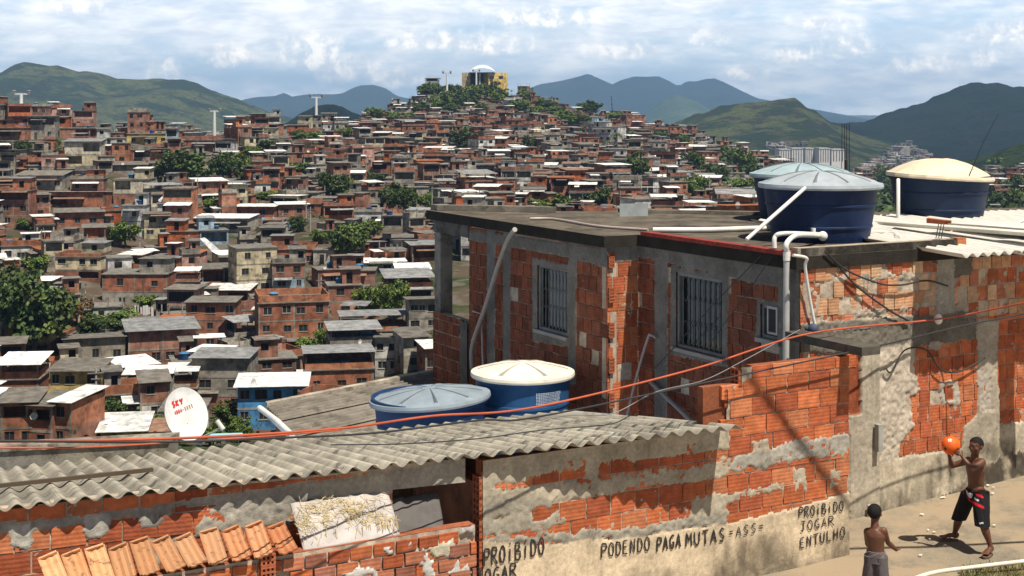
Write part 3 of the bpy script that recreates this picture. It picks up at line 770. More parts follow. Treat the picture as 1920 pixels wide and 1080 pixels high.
low.zone([(1735, 950), (1780, 918), (1815, 888), (1850, 868), (1900, 850), (1990, 828), (1990, 900), (1900, 906), (1800, 930)], .04, .004, stain((.5, .42, .31), (.055, .047, .038), 14, .9), .09)
low.zone([(1590, 662), (1646, 655), (1648, 1010), (1590, 1020)], .05, .006, (0.46, .40, .31), .006)
low.zone([(1590, 660), (1612, 658), (1612, 775), (1590, 780)], -.02, .004, (0.33, .09, .04), .02)
lwb = low.build(house, 0.19, 0.19, ORANGE, res=.018, name='wall', bond=.35)
# wall with the large barred window
B_ = Wall(sm(HS2, MS, 0), N, -U, WM - MS, -6.5, -1.86, seed=81); B_.depth = -.017
cem_shade = (0.20, .185, .165)  # cement on the sunless faces, darkened in colour to deepen their shade
B_.zone([(1180, 440), (1500, 470), (1500, 545), (1470, 538), (1400, 530), (1350, 515), (1256, 495), (1180, 480)], .012, .006, cem_shade, .03)
B_.zone([(1228, 460), (1253, 460), (1250, 840), (1226, 840)], .02, .006, cem_shade, .012)
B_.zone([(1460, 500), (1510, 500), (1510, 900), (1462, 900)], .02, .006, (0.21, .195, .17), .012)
B_.zone([(1258, 497), (1366, 517), (1364, 690), (1256, 665)], .012, .006, cem_shade, .02)
B_.zone([(1418, 560), (1468, 568), (1466, 650), (1416, 640)], .012, .006, cem_shade, .02)
def win_hole(wl, x0, x1, ytl, ytr, ybl, ybr):
    t0, z0 = wl.tz(x0, ytl); t1, z1 = wl.tz(x1, ytr); _, z2 = wl.tz(x0, ybl); _, z3 = wl.tz(x1, ybr)
    h = (t0, t1, (z2 + z3) / 2, (z0 + z1) / 2); wl.hole(*h); return h
w2 = win_hole(B_, 1268, 1355, 509, 526, 650, 672); w3 = win_hole(B_, 1426, 1460, 570, 576, 632, 640)
B_.build(house, 0.2, 0.2, SHADE_BRICK, res=.022, name='wall')
Sp = Wall(sm(HS1, MS, 0), U, N, HS2 - HS1, -6.5, -1.86, seed=91)
Sp.zone([(1130, 440), (1200, 440), (1200, 486), (1180, 490), (1130, 492)], .01, .006, (.27, .25, .22), .02)
Sp.build(house, 0.2, 0.235, ORANGE, res=.02, name='wall', broken=0.05)
A_ = Wall(sm(HS1, -20.09, 0), N, -U, MS + 20.09, -6.5, -1.86, seed=95); A_.depth = -.017
A_.zone([(870, 430), (1140, 465), (1140, 505), (1080, 486), (1000, 470), (945, 460), (870, 448)], .012, .006, cem_shade, .02)
for a, b in ((914, 929), (944, 958), (1066, 1082)): A_.zone([(a, 430), (b, 430), (b - 2, 720), (a - 1, 720)], .02, .006, cem_shade, .008)
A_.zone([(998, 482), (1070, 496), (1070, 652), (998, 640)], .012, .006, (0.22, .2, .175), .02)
w1 = win_hole(A_, 1008, 1064, 495, 505, 617, 631)
A_.build(house, 0.2, 0.2, SHADE_BRICK, res=.024, name='wall', jit=.006)
z = -2.15
k = 0
while z > -5:
    if k % 2 == 0:
        he = MB(); hollow_end(he, sm(HS1 + .004, MS + .036, z), U * .085, ZV * .2, N * -.03, 2, 4); he.build('hollow_brick_end', M['brick'], house)
    z -= .235; k += 1

def window(wl, h, bars, name_label, squig=True):
    t0, t1, z0, z1 = h; root = None
    fr = MB(); g = (0.2, .205, .2); fw = .04
    def bx(a, b, c, d, dep=-.02, th=.05, col=g): fr.frame_box(wl.pt(a, c, dep), wl.D * (b - a), wl.N * -th, ZV * (d - c), col)
    bx(t0, t1, z1 - fw, z1); bx(t0, t1, z0, z0 + fw); bx(t0, t0 + fw, z0 + fw, z1 - fw); bx(t1 - fw, t1, z0 + fw, z1 - fw)
    bx(t0 - .05, t1 + .05, z0 - .05, z0 - .002, .05, .12, (0.3, .28, .25))
    f = fr.build('window', M['col'], house)
    if name_label: f['label'] = name_label
    pn = MB(); pn.frame_box(wl.pt(t0 + .02, z0 + .02, -.09), wl.D * (t1 - t0 - .04), wl.N * -.01, ZV * (z1 - z0 - .04), (0.02,) * 3)
    pn.build('pane', M['glass'], f)
    if bars:
        b = MB()
        for i in range(1, bars):
            t = t0 + (t1 - t0) * i / bars; b.tube([wl.pt(t, z0 + .02, -.035), wl.pt(t, z1 - .02, -.035)], .008, 6, (0.14, .145, .14))
        if squig:
            for zz in (z0 + .2, z1 - .2):
                for i in range(bars - 1):
                    t = t0 + (t1 - t0) * (i + .5) / bars
                    b.tube([wl.pt(t + .06 * math.sin(q), zz + .16 * math.cos(q), -.03) for q in np.linspace(0, 2 * math.pi, 13)], .004, 5, (0.13, .135, .13))
        b.build('security_bars', M['col'], f)
    cur = MB()   # a pale curtain behind the glass, pushed aside
    n = 14; vs = []
    for i in range(n + 1):
        for j in (0, 1):
            vs.append(wl.pt(t0 + .08 + (t1 - t0) * .42 * i / n, z0 + .05 + (z1 - z0 - .1) * j, -.125 + .02 * math.sin(i * 1.9)))
    cur.add(vs, [(2 * i, 2 * i + 2, 2 * i + 3, 2 * i + 1) for i in range(n)], (0.3, .31, .3), True)
    return f
window(A_, w1, 9, 'window with white vertical security bars')
window(B_, w2, 9, 'larger window with dark curly security bars')
f3 = window(B_, w3, 0, 'small open louvre window')
l3 = MB(); l3.frame_box(B_.pt(w3[0] + .12, w3[2] + .06, -.0), B_.D * .19, B_.N * -.02, ZV * .33, (0.42, .42, .4)); l3.frame_box(B_.pt(w3[0] + .15, w3[2] + .09, .004), B_.D * .13, B_.N * -.02, ZV * .27, (0.02,) * 3)
l3.frame_box(B_.pt(w3[0] + .02, w3[2] + .42, -.02), B_.D * .3, B_.N * -.02, ZV * .03, (0.4,) * 3)
l3.build('sash', M['col'], f3)

# roof slab, its upstand and the clay trim on one edge
ZR = -1.72
bk2 = at_z(1470, 403, ZR); bk1 = sm(10.55, -21.42, ZR)
Lp = [sm(10.17, -21.42, 0), sm(10.17, -15.93, 0), sm(10.70, -15.93, 0), sm(10.70, WM + .03, 0), sm(sE, WM + .03, 0), sm(sE + 3, -16.5, 0), bk2, bk1]
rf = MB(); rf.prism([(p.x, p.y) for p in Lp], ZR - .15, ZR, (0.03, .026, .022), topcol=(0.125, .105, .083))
roof = rf.build('roof_slab', M['concrete'], house)
kb = MB(); kd = (bk2 - bk1); kd.z = 0; kb.frame_box(bk1 + ZV * .004 - U * .3, kd * .36, N * .25, ZV * .09, (0.2, .18, .15)); kb.build('roof_kerb', M['concrete'], roof); kb = MB(); kb.frame_box(bk1 + kd * .52 + ZV * .004, kd * .44, N * .2, ZV * .05, (0.2, .18, .15))
kb.build('roof_kerb', M['concrete'], roof)
tr = MB()
for i in range(9):
    o = sm(10.66, -15.8 + i * .33, ZR + .003); tr.frame_box(o, N * .325, U * .14, ZV * .05, (0.24 + .05 * rnd.random(), .045, .035))
tr.build('clay_trim', M['brick'], roof)
# open bay at the far corner: pillar, beam, low wall
by = MB(); pm0 = at_s(815, 500, HS1)[0]; p1_ = sm(HS1, pm0, -6.5)
by.frame_box(p1_ + N * .0, N * .22, U * .22, ZV * (6.5 + ZR - .17), (0.24, .22, .19))
by.frame_box(sm(HS1 - .02, pm0, ZR - .36), N * (-20.09 - pm0), U * .26, ZV * .2, (0.12, .11, .1))
by.build('corner_pillar', M['concrete'], house)
zl, zr2 = at_s(815, 583, HS1)[1], at_s(880, 604, HS1)[1]; Ll = -20.09 - pm0
bay = Wall(sm(HS1 - .03, pm0, 0), N, -U, Ll, -6.5, lambda t: zl + (zr2 - zl) * t / Ll, seed=99)
bay.zone([(862, 600), (882, 604), (882, 720), (862, 720)], .01, .006, (.16, .15, .13), .01)
bay.build(house, .2, .2, SHADE_BRICK, res=.03, name='wall')
back = MB(); back.frame_box(sm(HS1 + .3, -20.3, -6.5), U * 4, N * .12, ZV * (6.5 + ZR - .17), (0.2, .12, .08)); back.build('inner_wall', M['concrete'], house)
cn = MB(); cn.frame_box(sm(10.5, WM + .07, -2.64), U * .26, N * 1.25, ZV * .09, (0.09, .08, .066)); cn.build('canopy_slab', M['concrete'], house)
# white corrugated sheeting over the uphill end
rr = random.Random(8); sa = at_m(1800, 470, WM + .7)[0]
for i in range(8):
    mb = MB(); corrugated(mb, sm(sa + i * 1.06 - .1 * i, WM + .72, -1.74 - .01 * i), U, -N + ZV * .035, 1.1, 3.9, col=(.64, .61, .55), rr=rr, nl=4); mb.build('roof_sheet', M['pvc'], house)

# ------------------------------------------------------------------ water tanks
def tank(label, c, r, h, blue, lidc, lift=.0, tilt=None, ribs=9, writing=None, domed=.15, loose=0.0):
    root = thing('water_tank', label, 'water tank', c)
    mt = MB(); b2 = tuple(x * .82 for x in blue)
    mt.lathe([(0.001, 0), (r * .80, 0), (r * .815, .05), (r * .84, h * .24), (r * .86, h * .25), (r * .86, h * .28), (r * .85, h * .29), (r * .90, h * .62), (r * .92, h * .63), (r * .92, h * .66), (r * .91, h * .67), (r * .945, h * .93), (r * .99, h * .95), (r * 1.0, h), (r * .96, h + .004), (r * .93, h * .93), (r * .85, h * .3), (0.001, .02)], (0, 0, 0), 64, blue)
    mt.build('tank_body', M['tank'], root, local=True)
    ld = MB(); seg = 18 * ribs // 2 * 2; rings = [0.03, .12, .3, .55, .8, .9, .97]; vs = []
    dk = tuple(x * .42 for x in lidc); tm = Matrix.Rotation(tilt[1], 3, tilt[0]) if tilt else Matrix.Identity(3)  # rib lines darkened: shading and dirt put into the lid colour
    zt = h + .012 + lift; off = Vector((0, 0, zt))
    rr_ = [0.0] + rings + [1.03, 1.04, 1.03]; allr = []
    for ri, q in enumerate(rr_):
        for k in range(seg):
            th = 2 * math.pi * k / seg; ph = (k * ribs / seg) % 1
            rib = max(0, 1 - min(ph, 1 - ph) / .07) if .1 < q < .93 else 0
            if ri < len(rr_) - 2: z = domed * (1 - min(q, 1) ** 2.2) + .012 * rib * (1 if domed > .1 else .8)
            else: z = -.035 if ri == len(rr_) - 2 else -.06
            vs.append(tm @ Vector((q * r * math.cos(th), q * r * math.sin(th), z)) + off)
    fs = []; cs = []
    for i in range(len(rr_) - 1):
        for k in range(seg):
            k2 = (k + 1) % seg; ph = ((k + .5) * ribs / seg) % 1
            ld.add([vs[i * seg + k], vs[(i + 1) * seg + k], vs[(i + 1) * seg + k2], vs[i * seg + k2]], [(0, 1, 2, 3)], dk if (.12 <= rr_[i] < .85 and ribs > 1 and min(ph, 1 - ph) < .05) else lidc, False)
    lo_ = ld.build('lid', M['lid'], root, local=True)
    if writing:
        a0, a1, z0, z1, rows = writing; wt = MB(); rw = random.Random(5)
        for q in range(rows):
            a = a0
            while a < a1:
                da = rw.uniform(.012, .03); zz = z0 + (z1 - z0) * q / max(1, rows - 1); rad = r * (.85 + .10 * zz / h) + .016
                for st_ in (0, 1):
                    p0 = Vector((rad * math.cos(a), rad * math.sin(a), zz + .022 * st_)); p1 = Vector((rad * math.cos(a + da), rad * math.sin(a + da), zz + .022 * st_))
                    wt.add([p0, p1, p1 + ZV * .007, p0 + ZV * .007], [(0, 1, 2, 3)], (.6, .65, .7))
                wt.add([p0 - ZV * .022, p0 + ZV * .004, p0 + Vector((.0, 0, .004)) + (p1 - p0) * .3, p0 - ZV * .022 + (p1 - p0) * .3], [(0, 1, 2, 3)], (.6, .65, .7)); a += da + .012
        wt.build('printed_lettering', M['col'], root, local=True)
    return root
NAVY = (0.008, .022, .070); MIDB = (0.020, .080, .19)
def seat(px, py, Y, z=None):
    p = P(px, py, Y); return Vector((p.x, p.y, p.z if z is None else z))
tank('dark blue water tank with ribbed pale lid, in front on the flat roof', seat(1538, 452, 18.45, ZR), .77, .72, NAVY, (.36, .40, .43), ribs=10)
tank('blue water tank with ribbed pale green-blue lid, half hidden behind another on the roof', seat(1503, 420, 21.6, ZR), .76, .70, NAVY, (.32, .41, .44), ribs=10)
tank('navy water tank with smooth cream domed lid on the flat roof', seat(1762, 415, 21.6, ZR), .77, .68, (.012, .026, .065), (.74, .62, .45), ribs=1, domed=.24, tilt=(Vector((0, 1, 0)), R(3)))
lowt1 = tank('mid-blue water tank with cream ribbed lid and white printing, beside the brick house', seat(980, 800, 19.1, -4.64), .675, 1.08, MIDB, (.76, .70, .58), ribs=6, domed=.11, writing=(-1.30, -.72, .76, .88, 4))
lowt2 = tank('blue water tank with loose tilted grey-blue lid behind the corrugated roof', seat(806, 800, 18.3, -4.65), .755, .93, (.014, .045, .125), (.25, .30, .345), ribs=9, domed=.10, tilt=(Vector((.25, 1, 0)), R(-4)), lift=-.01)
# annex roof beside the lower tanks
an = thing('annex_building', 'low building with grey weathered fibre-cement roof under the lower tanks', 'building', at_z(640, 780, -8))
zc = -4.66; qa, qb, qd = at_z(500, 766, zc), at_z(548, 818, zc), at_z(800, 706, zc - .0)
ud = (qd - qa).normalized(); nd = (qb - qa).normalized()
mb = MB(); Lr = (qd - qa).length + 2.6; Wd = (qb - qa).length + 2.2
rr = random.Random(12)
for k in range(4):
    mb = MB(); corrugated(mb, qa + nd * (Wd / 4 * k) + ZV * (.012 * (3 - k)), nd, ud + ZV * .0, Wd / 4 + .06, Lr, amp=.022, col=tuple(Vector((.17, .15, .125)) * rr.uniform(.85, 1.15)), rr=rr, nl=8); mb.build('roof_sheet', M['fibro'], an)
wl_ = MB(); wl_.frame_box(qa + ZV * -3.2 + ud * .15 + nd * .1, ud * (Lr - .3), nd * (Wd - .3), ZV * 3.12, (0.25, .12, .08)); wl_.build('wall', M['masonry'], an)
gt = MB(); gt.tube([qa - ud * .10 + ZV * .02, qb - ud * .06 + ZV * .02, qb + nd * .3 - ud * .0], .035, 8, (.7, .68, .63)); gt.build('gutter_pipe', M['pvc'], an)
cap_ = MB(); cap_.frame_box(qa + ZV * .03 - nd * .1, ud * Lr, nd * .14, ZV * .06, (.42, .37, .3)); cap_.build('roof_edge', M['concrete'], an)
# ------------------------------------------------------------------ pipes, cables, small things on and round the house
PV = (0.74, .72, .67)
def pipe(name, label, cat, pts, r, col=PV, mat='pvc', seg=10, bendk=0.0, group=None):
    mb = MB(); mb.tube(pts, r, seg, col); c = sum((Vector(p) for p in pts), Vector()) / len(pts)
    return tag(mb.build(name, M[mat], loc=tuple(c)), label, cat, group)
def smooth_path(pts, n=8):
    """Catmull-Rom through the points"""
    pts = [Vector(p) for p in pts]; q = [pts[0] * 2 - pts[1]] + pts + [pts[-1] * 2 - pts[-2]]; out = []
    for i in range(1, len(q) - 2):
        for k in range(n):
            t = k / n; a, b, c, d = q[i - 1:i + 3]
            out.append(.5 * ((2 * b) + (c - a) * t + (2 * a - 5 * b + 4 * c - d) * t * t + (3 * b - a - 3 * c + d) * t ** 3))
    return out + [pts[-1]]
def wp(wl, px, py, h=.04): t, z = wl.tz(px, py); return wl.pt(t, z, h)
# downpipe at the corner, with its elbows at the tank outlet
dp = thing('drain_pipe', 'thick white drain pipe on the house corner with elbow joints at the tank', 'pipe', wp(B_, 1487, 660, .1))
m1 = MB(); m1.tube([wp(B_, 1486, 700, .10), wp(B_, 1487, 600, .10), wp(B_, 1488, 468, .10)], .037, 14, (.46, .45, .43)); m1.build('vertical_pipe', M['pvc'], dp)
top_ = wp(B_, 1488, 468, .10); tk = seat(1538, 452, 18.45, ZR) + Vector((-.15, -.62, .1))
m2 = MB(); m2.tube(smooth_path([top_ - ZV * .03, top_ + ZV * .08, top_ + (tk - top_) * .3 + ZV * .12, tk], 6), .03, 12, PV)
m2.tube(smooth_path([top_ + Vector((-.10, .22, .0)), top_ + Vector((-.09, .24, .13)), top_ + Vector((.05, .35, .16)), tk + ZV * .02], 6), .027, 12, PV)
m2.sphere(tk + Vector((.04, -.03, .0)), .062, PV); m2.tube([tk + Vector((-.08, -.04, .0)), tk + Vector((-.08, -.04, .10))], .03, 10, PV); m2.tube([top_ - ZV * .12, top_ - ZV * .02], .043, 12, PV)
m2.build('elbow_joints', M['pvc'], dp)
pipe('water_pipe', 'thin white pipe bent over the wall top and running down worn bricks', 'pipe', smooth_path([wp(up, 1470, 476, .16), wp(up, 1497, 482, .14), wp(up, 1499, 500, .10), wp(up, 1511, 560, .07), wp(up, 1524, 622, .06)], 6), .018)
c1 = seat(1538, 452, 18.45, ZR)
pipe('water_pipe', 'white pipe slanting from the front roof tank down to the roof edge', 'pipe', [P(1400, 449, 17.1), P(1510, 352, 17.62)], .024)
pipe('water_pipe', 'long white pipe lying along the flat roof towards the front tank', 'pipe', [at_z(1224, 431, ZR + .04), at_z(1330, 431, ZR + .04), at_z(1446, 427, ZR + .04)], .036)
pipe('water_pipe', 'thin pinkish hose snaking over the flat roof towards the long white pipe', 'hose', smooth_path([at_z(994, 410, ZR + .02), at_z(1040, 411, ZR + .02), at_z(1120, 424, ZR + .02), at_z(1215, 431, ZR + .02)], 6), .022, (.42, .34, .3))
pipe('water_pipe', 'white pipe standing against the cream-lidded roof tank', 'pipe', [seat(1684, 340, 20.95) + ZV * .02, seat(1684, 342, 20.85), seat(1684, 405, 20.85), seat(1684, 416, 20.85)], .028)
pipe('water_pipe', 'white pipe with elbow on the roof between the tanks', 'pipe', [at_z(1630, 436, ZR + .06), at_z(1680, 438, ZR + .06), at_z(1683, 446, ZR + .05)], .035)
pipe('water_pipe', 'angled white pipe beyond the cream-lidded tank at the roof end', 'pipe', [P(1834, 410, 21.5), P(1868, 409, 21.2), P(1896, 420, 20.6), P(1912, 428, 20.4)], .03)
pipe('water_pipe', 'forked white pipe at the roof end where the white sheets begin', 'pipe', [P(1935, 405, 20.2), P(1905, 420, 20.2), P(1935, 432, 19.6)], .026)
pipe('bent_pipe', 'long bent grey pipe rising past the barred window to the roof edge', 'pipe', smooth_path([wp(A_, 898, 690, .12), wp(A_, 899, 645, .12), wp(A_, 925, 575, .14), wp(A_, 955, 500, .2), wp(A_, 985, 450, .3), wp(A_, 1013, 428, .42)], 7), .036, (.34, .31, .28))
pipe('thin_pipe', 'thin pale pipe with a bent top on the house wall beside the cream-lidded tank', 'pipe', [wp(A_, 893, 583, .06), wp(A_, 909, 588, .06), wp(A_, 912, 690, .06)], .014, (.45, .43, .4))
pipe('wall_pipe', 'slim hooked pipe standing in the shaded recess of the house', 'pipe', smooth_path([wp(B_, 1236, 633, .05), wp(B_, 1231, 628, .08), wp(B_, 1226, 634, .1), wp(B_, 1215, 710, .2), wp(B_, 1205, 798, .3)], 6), .018, (.34, .31, .29))
pipe('wall_pipe', 'grey pipe sloping down under the larger barred window', 'pipe', [wp(B_, 1226, 716, .05), wp(B_, 1320, 796, .12)], .03, (.3, .28, .27))
pipe('street_pipe', 'white pipe lying along the edge of the street below the boys', 'pipe', smooth_path([at_z(1690, 1096, ZS + .10), at_z(1745, 1075, ZS + .10), at_z(1830, 1063, ZS + .12), at_z(1960, 1048, ZS + .16)], 6), .022, (.72, .66, .54))
pipe('teal_tube', 'short pale teal tube lying on the low end of the corrugated roof', 'tube', [P(391, 818, 16.6), P(453, 816, 17.0)], .03, (.25, .55, .58))
gp = MB(); gp.tube([P(487, 765, 19.3), P(520, 790, 18.6), P(548, 817, 17.9)], .04, 8, (.72, .7, .66)); tag(gp.build('gutter_pole', M['pvc'], loc=tuple(P(520, 790, 18.6))), 'white pole slanting past the near corner of the annex roof', 'pole')
# loose things on the flat roof
def loose(name, label, cat, mb, mat, loc): return tag(mb.build(name, M[mat], loc=tuple(loc)), label, cat)
mb = MB(); g0 = at_z(1162, 406, ZR + .0); g1 = at_z(1215, 405, ZR + .0)
mb.frame_box(g0, g1 - g0, Vector((0, .012, 0)), ZV * .20, (0.30, .33, .33)); q = MB()
loose('glass_panel', 'greyish glass panel standing upright at the back of the roof', 'panel', mb, 'col', g0)
mb = MB(); o = P(1737, 427, 19.6); d = (P(1782, 433, 19.1) - o); mb.frame_box(o, d * .75, Vector((.06, .12, 0)), ZV * .13, (.36, .1, .045)); hollow_end(mb, o + d * .75, d * .25, ZV * .13, Vector((.05, .12, 0)), 4, 3)
loose('hollow_brick', 'single red hollow brick lying below the cream-lidded roof tank', 'brick', mb, 'brick', o)
mb = MB(); o = sm(at_m(1793, 478, WM)[0], WM + .02, -1.86); mb.frame_box(o, U * .15, N * -.12, ZV * .24, (.44, .15, .06))
loose('hollow_brick', 'orange brick standing on the wall end under the white roof sheets', 'brick', mb, 'brick', o)
rr = random.Random(3)
for i, (a, b, L_, lab) in enumerate([((1640, 418), (1668, 418), 3.2, 'white corrugated strip lying loose across the roof beside the front tank'), ((1776, 422), (1812, 420), 2.8, 'pale corrugated sheet lying loose beneath the cream-lidded tank')]):
    mb = MB(); o = at_z(*a, ZR + .14); corrugated(mb, o, at_z(*b, ZR + .14) - o, N + U * .18 + ZV * .0, .36 if i == 0 else .72, L_, amp=.03, col=(.66, .63, .57), rr=rr); loose('corrugated_sheet', lab, 'roof sheet', mb, 'pvc', o)
mb = MB()
for k in range(3): mb.tube(smooth_path([at_z(1754 + k * 5, 451, ZR - .01), P(1757 + k * 5, 436, 17.4), P(1760 + k * 4 + k, 420, 17.4)], 4), .006, 5, (.12, .09, .07))
loose('rebar_stubs', 'rusty rebar stubs rising from the wall top by the orange brick', 'rebar', mb, 'iron', at_z(1758, 451, ZR))
mb = MB()
for k in range(4): mb.tube([P(1578 + k * 4.6 + (k % 2), 318, 27), P(1579 + k * 4.4, 232, 27)], .007, 5, (.03,) * 3)
mb.tube([P(1586, 410, 27), P(1586, 300, 27)], .03, 6, (.05,) * 3)
loose('rebar_cluster', 'four dark upright rods of column rebar behind the roof tanks', 'rebar', mb, 'iron', P(1586, 330, 27))
mb = MB(); mb.tube([P(1817, 330, 20.9), P(1842, 270, 20.9), P(1872, 214, 20.9)], [.007, .005, .003], 6, (.03,) * 3); loose('antenna_rod', 'thin dark rod leaning beside the cream tank lid', 'antenna', mb, 'iron', P(1817, 330, 20.9))
mb = MB(); mb.sphere(wp(low, 1741, 595, .16), (.05, .05, .065), (.8, .76, .7)); mb.tube([wp(low, 1741, 600, .0), wp(low, 1741, 600, .16)], .012, 6, (.2,) * 3)
loose('insulator', 'white ceramic insulator holding the orange conduit on the wall', 'insulator', mb, 'col', wp(low, 1741, 600, .1))
mb = MB(); mb.frame_box(wp(low, 1634, 844, .05), U * .07, N * .07, ZV * .32, (.34, .33, .3)); loose('meter_box', 'slim grey meter box mounted on the plastered pillar', 'box', mb, 'col', wp(low, 1634, 844, .05))
mb = MB(); mb.frame_box(wp(low, 1619, 984, .06), U * .075, N * .03, ZV * .25, (.55, .53, .49)); loose('white_box', 'white upright box at the foot of the plastered pillar behind the smaller boy', 'box', mb, 'col', wp(low, 1618, 990, .06))
mb = MB(); mb.box(wp(up, 1508, 622, .12), (.12, .12, .12), (.03, .05, .09)); mb.sphere(wp(up, 1503, 612, .2), .06, (.05, .07, .12)); loose('cable_joint', 'dark cable splice bundle on the wall corner above the canopy', 'cable joint', mb, 'col', wp(up, 1508, 622, .12))

# cables
def cable(label, pts, r, mat='cable_black', name='cable', cat='cable', n=10):
    mb = MB(); sp_ = smooth_path(pts, n); mb.tube(sp_, r, 8, (.5,) * 3); return tag(mb.build(name, M[mat], loc=tuple(pts[0])), label, cat)
cable('orange conduit sagging across the street walls from the insulator to the low roof', [P(-60, 828, 9.9), P(160, 826, 10.3), P(400, 819, 11.0), P(640, 803, 11.9), P(810, 780, 12.6), P(1000, 764, 13.3), P(1300, 692, 14.4), P(1520, 625, 15.5), wp(low, 1741, 593, .22), P(1935, 565, 16.6)], .0105, 'cable_orange', 'orange_conduit', 'conduit')
cable('thin orange wire stretched low over the left end of the corrugated roof'.replace('left', 'lower'), [P(-60, 839, 9.7), P(150, 839, 10.1), P(330, 829, 10.7), P(500, 818, 11.2), P(640, 806, 11.9)], .0065, 'cable_orange', 'orange_wire')
cable('long black cable running just below the orange conduit', [P(-60, 826, 9.6), P(120, 828, 10.0), P(300, 829, 10.6), P(500, 822, 11.1), P(700, 812, 11.8), P(900, 788, 12.6), P(1000, 783, 13.0), P(1300, 722, 14.2), P(1640, 650, 15.4), P(1800, 612, 16.2), P(1935, 586, 16.8)], .009)
cable('thin grey cable branching off below the black one to the roof', [P(960, 812, 13.8), P(1035, 784, 14.1), P(1080, 778, 14.3), P(1150, 775, 14.6), P(1230, 735, 14.9), P(1320, 713, 15.2), P(1400, 673, 15.5), P(1500, 618, 16.0)], .0055, 'cable_grey')
cable('thin black wire draped over the corrugated roof to the brick pier', [P(620, 834, 13.2), P(760, 832, 13.6), P(900, 822, 14.2), P(1020, 806, 14.6), P(1140, 796, 15.0), P(1180, 780, 15.4)], .006)
cable('slack dark cable looping over the worn upper bricks', [wp(up, 1540, 470, .06), wp(up, 1580, 505, .06), wp(up, 1640, 530, .07), wp(up, 1680, 533, .08), wp(up, 1730, 525, .07), wp(up, 1770, 535, .06)], .011)
cable('dark cable dropping diagonally across the worn upper bricks', [wp(up, 1560, 490, .05), wp(up, 1600, 535, .05), wp(up, 1660, 580, .06), wp(up, 1700, 602, .06)], .012)
cable('black cable sagging on the lower brick wall behind the taller boy', [wp(low, 1655, 690, .05), wp(low, 1665, 695, .06), wp(low, 1690, 655, .06), wp(low, 1730, 655, .06), wp(low, 1755, 690, .07), wp(low, 1790, 695, .07), wp(low, 1840, 670, .06)], .01)
cable('thin dark wire crossing the shaded wall beside the larger barred window', [wp(B_, 1440, 478, .1), wp(B_, 1345, 570, .06), wp(B_, 1235, 690, .06)], .006)
cable('second thin wire crossing the shaded wall under the small window', [wp(B_, 1460, 480, .1), wp(B_, 1400, 560, .06), wp(B_, 1340, 640, .06)], .005)
# the service cable strung high over the street; its shade falls across the written wall
def up_sun(p, d): return Vector(p) + sun_dir * d
q0, q1 = up_sun(wp(tw, 1440, 752, 0), 6.6), up_sun(wp(tw, 1582, 940, 0), 6.6)
cable('thick service cable bundle strung high above the street', [q0 - (q1 - q0) * 3, q0, q1, q1 + (q1 - q0) * 5], .03)

# satellite dish with its painted letters
dc = P(350, 776, 16.6); dish = thing('satellite_dish', 'white satellite dish with red SKY lettering behind the low corrugated roof', 'satellite dish', P(378, 826, 16.7))
face = Vector((.78, -.56, .36)).normalized(); dx_ = Vector((0, 0, 1)).cross(face).normalized(); dy_ = face.cross(dx_)
rl = Matrix.Rotation(R(8), 3, face); dx_ = rl @ dx_; dy_ = rl @ dy_
ra, rb = .315, .315
mb = MB(); rings = 8; seg = 40; vs = []
def dpt(u, v, h=0): 
    k = u * u + v * v; return dc + dx_ * (u * ra) + dy_ * (v * rb) + face * (.05 * (k - 1) + h)
for side in (0, 1):
    for i in range(rings + 1):
        for k in range(seg):
            t = 2 * math.pi * k / seg; q = max(i / rings, .001); vs.append(dpt(q * math.cos(t), q * math.sin(t), -.012 * side))
m = (rings + 1) * seg
for i in range(rings):
    for k in range(seg):
        a, b = i * seg + k, i * seg + (k + 1) % seg; mb.add([vs[a], vs[a + seg], vs[b + seg], vs[b]], [(0, 1, 2, 3)], (.66, .65, .64), True); mb.add([vs[m + a], vs[m + b], vs[m + b + seg], vs[m + a + seg]], [(0, 1, 2, 3)], (.5,) * 3, True)
for k in range(seg): a, b = rings * seg + k, rings * seg + (k + 1) % seg; mb.add([vs[a], vs[m + a], vs[m + b], vs[b]], [(0, 1, 2, 3)], (.3,) * 3)
rf_ = mb.build('reflector', M['col'], dish)
lt = MB(); strokes(lt, 'SKY', lambda x, y: dpt(-.42 + x * .20, .40 + y * .20, .0), face, .022, (.5, .03, .03), lift=.004)
strokes(lt, '4004-1111', lambda x, y: dpt(-.42 + x * .105, .12 + y * .14, .0), face, .011, (.45, .08, .08), lift=.004)
lt.build('lettering', M['col'], rf_)
ar = MB(); tip = dc + face * .36 + dy_ * -.30 + dx_ * .12; ar.tube([dpt(.1, -.95, 0), dpt(.15, -1.0, .05), tip], .012, 6, (.25,) * 3); ar.build('feed_arm', M['col'], dish)
ln = MB(); ln.tube([tip + dy_ * -.02, tip + dy_ * .10 - face * .05], .028, 8, (.6, .58, .54)); ln.build('receiver', M['col'], dish)
ms_ = MB(); ms_.tube([dc - face * .06 - dy_ * .1, dc - face * .10 - dy_ * .3, P(378, 832, 16.8)], .02, 8, (.3,) * 3); ms_.build('mast', M['metal'], dish)
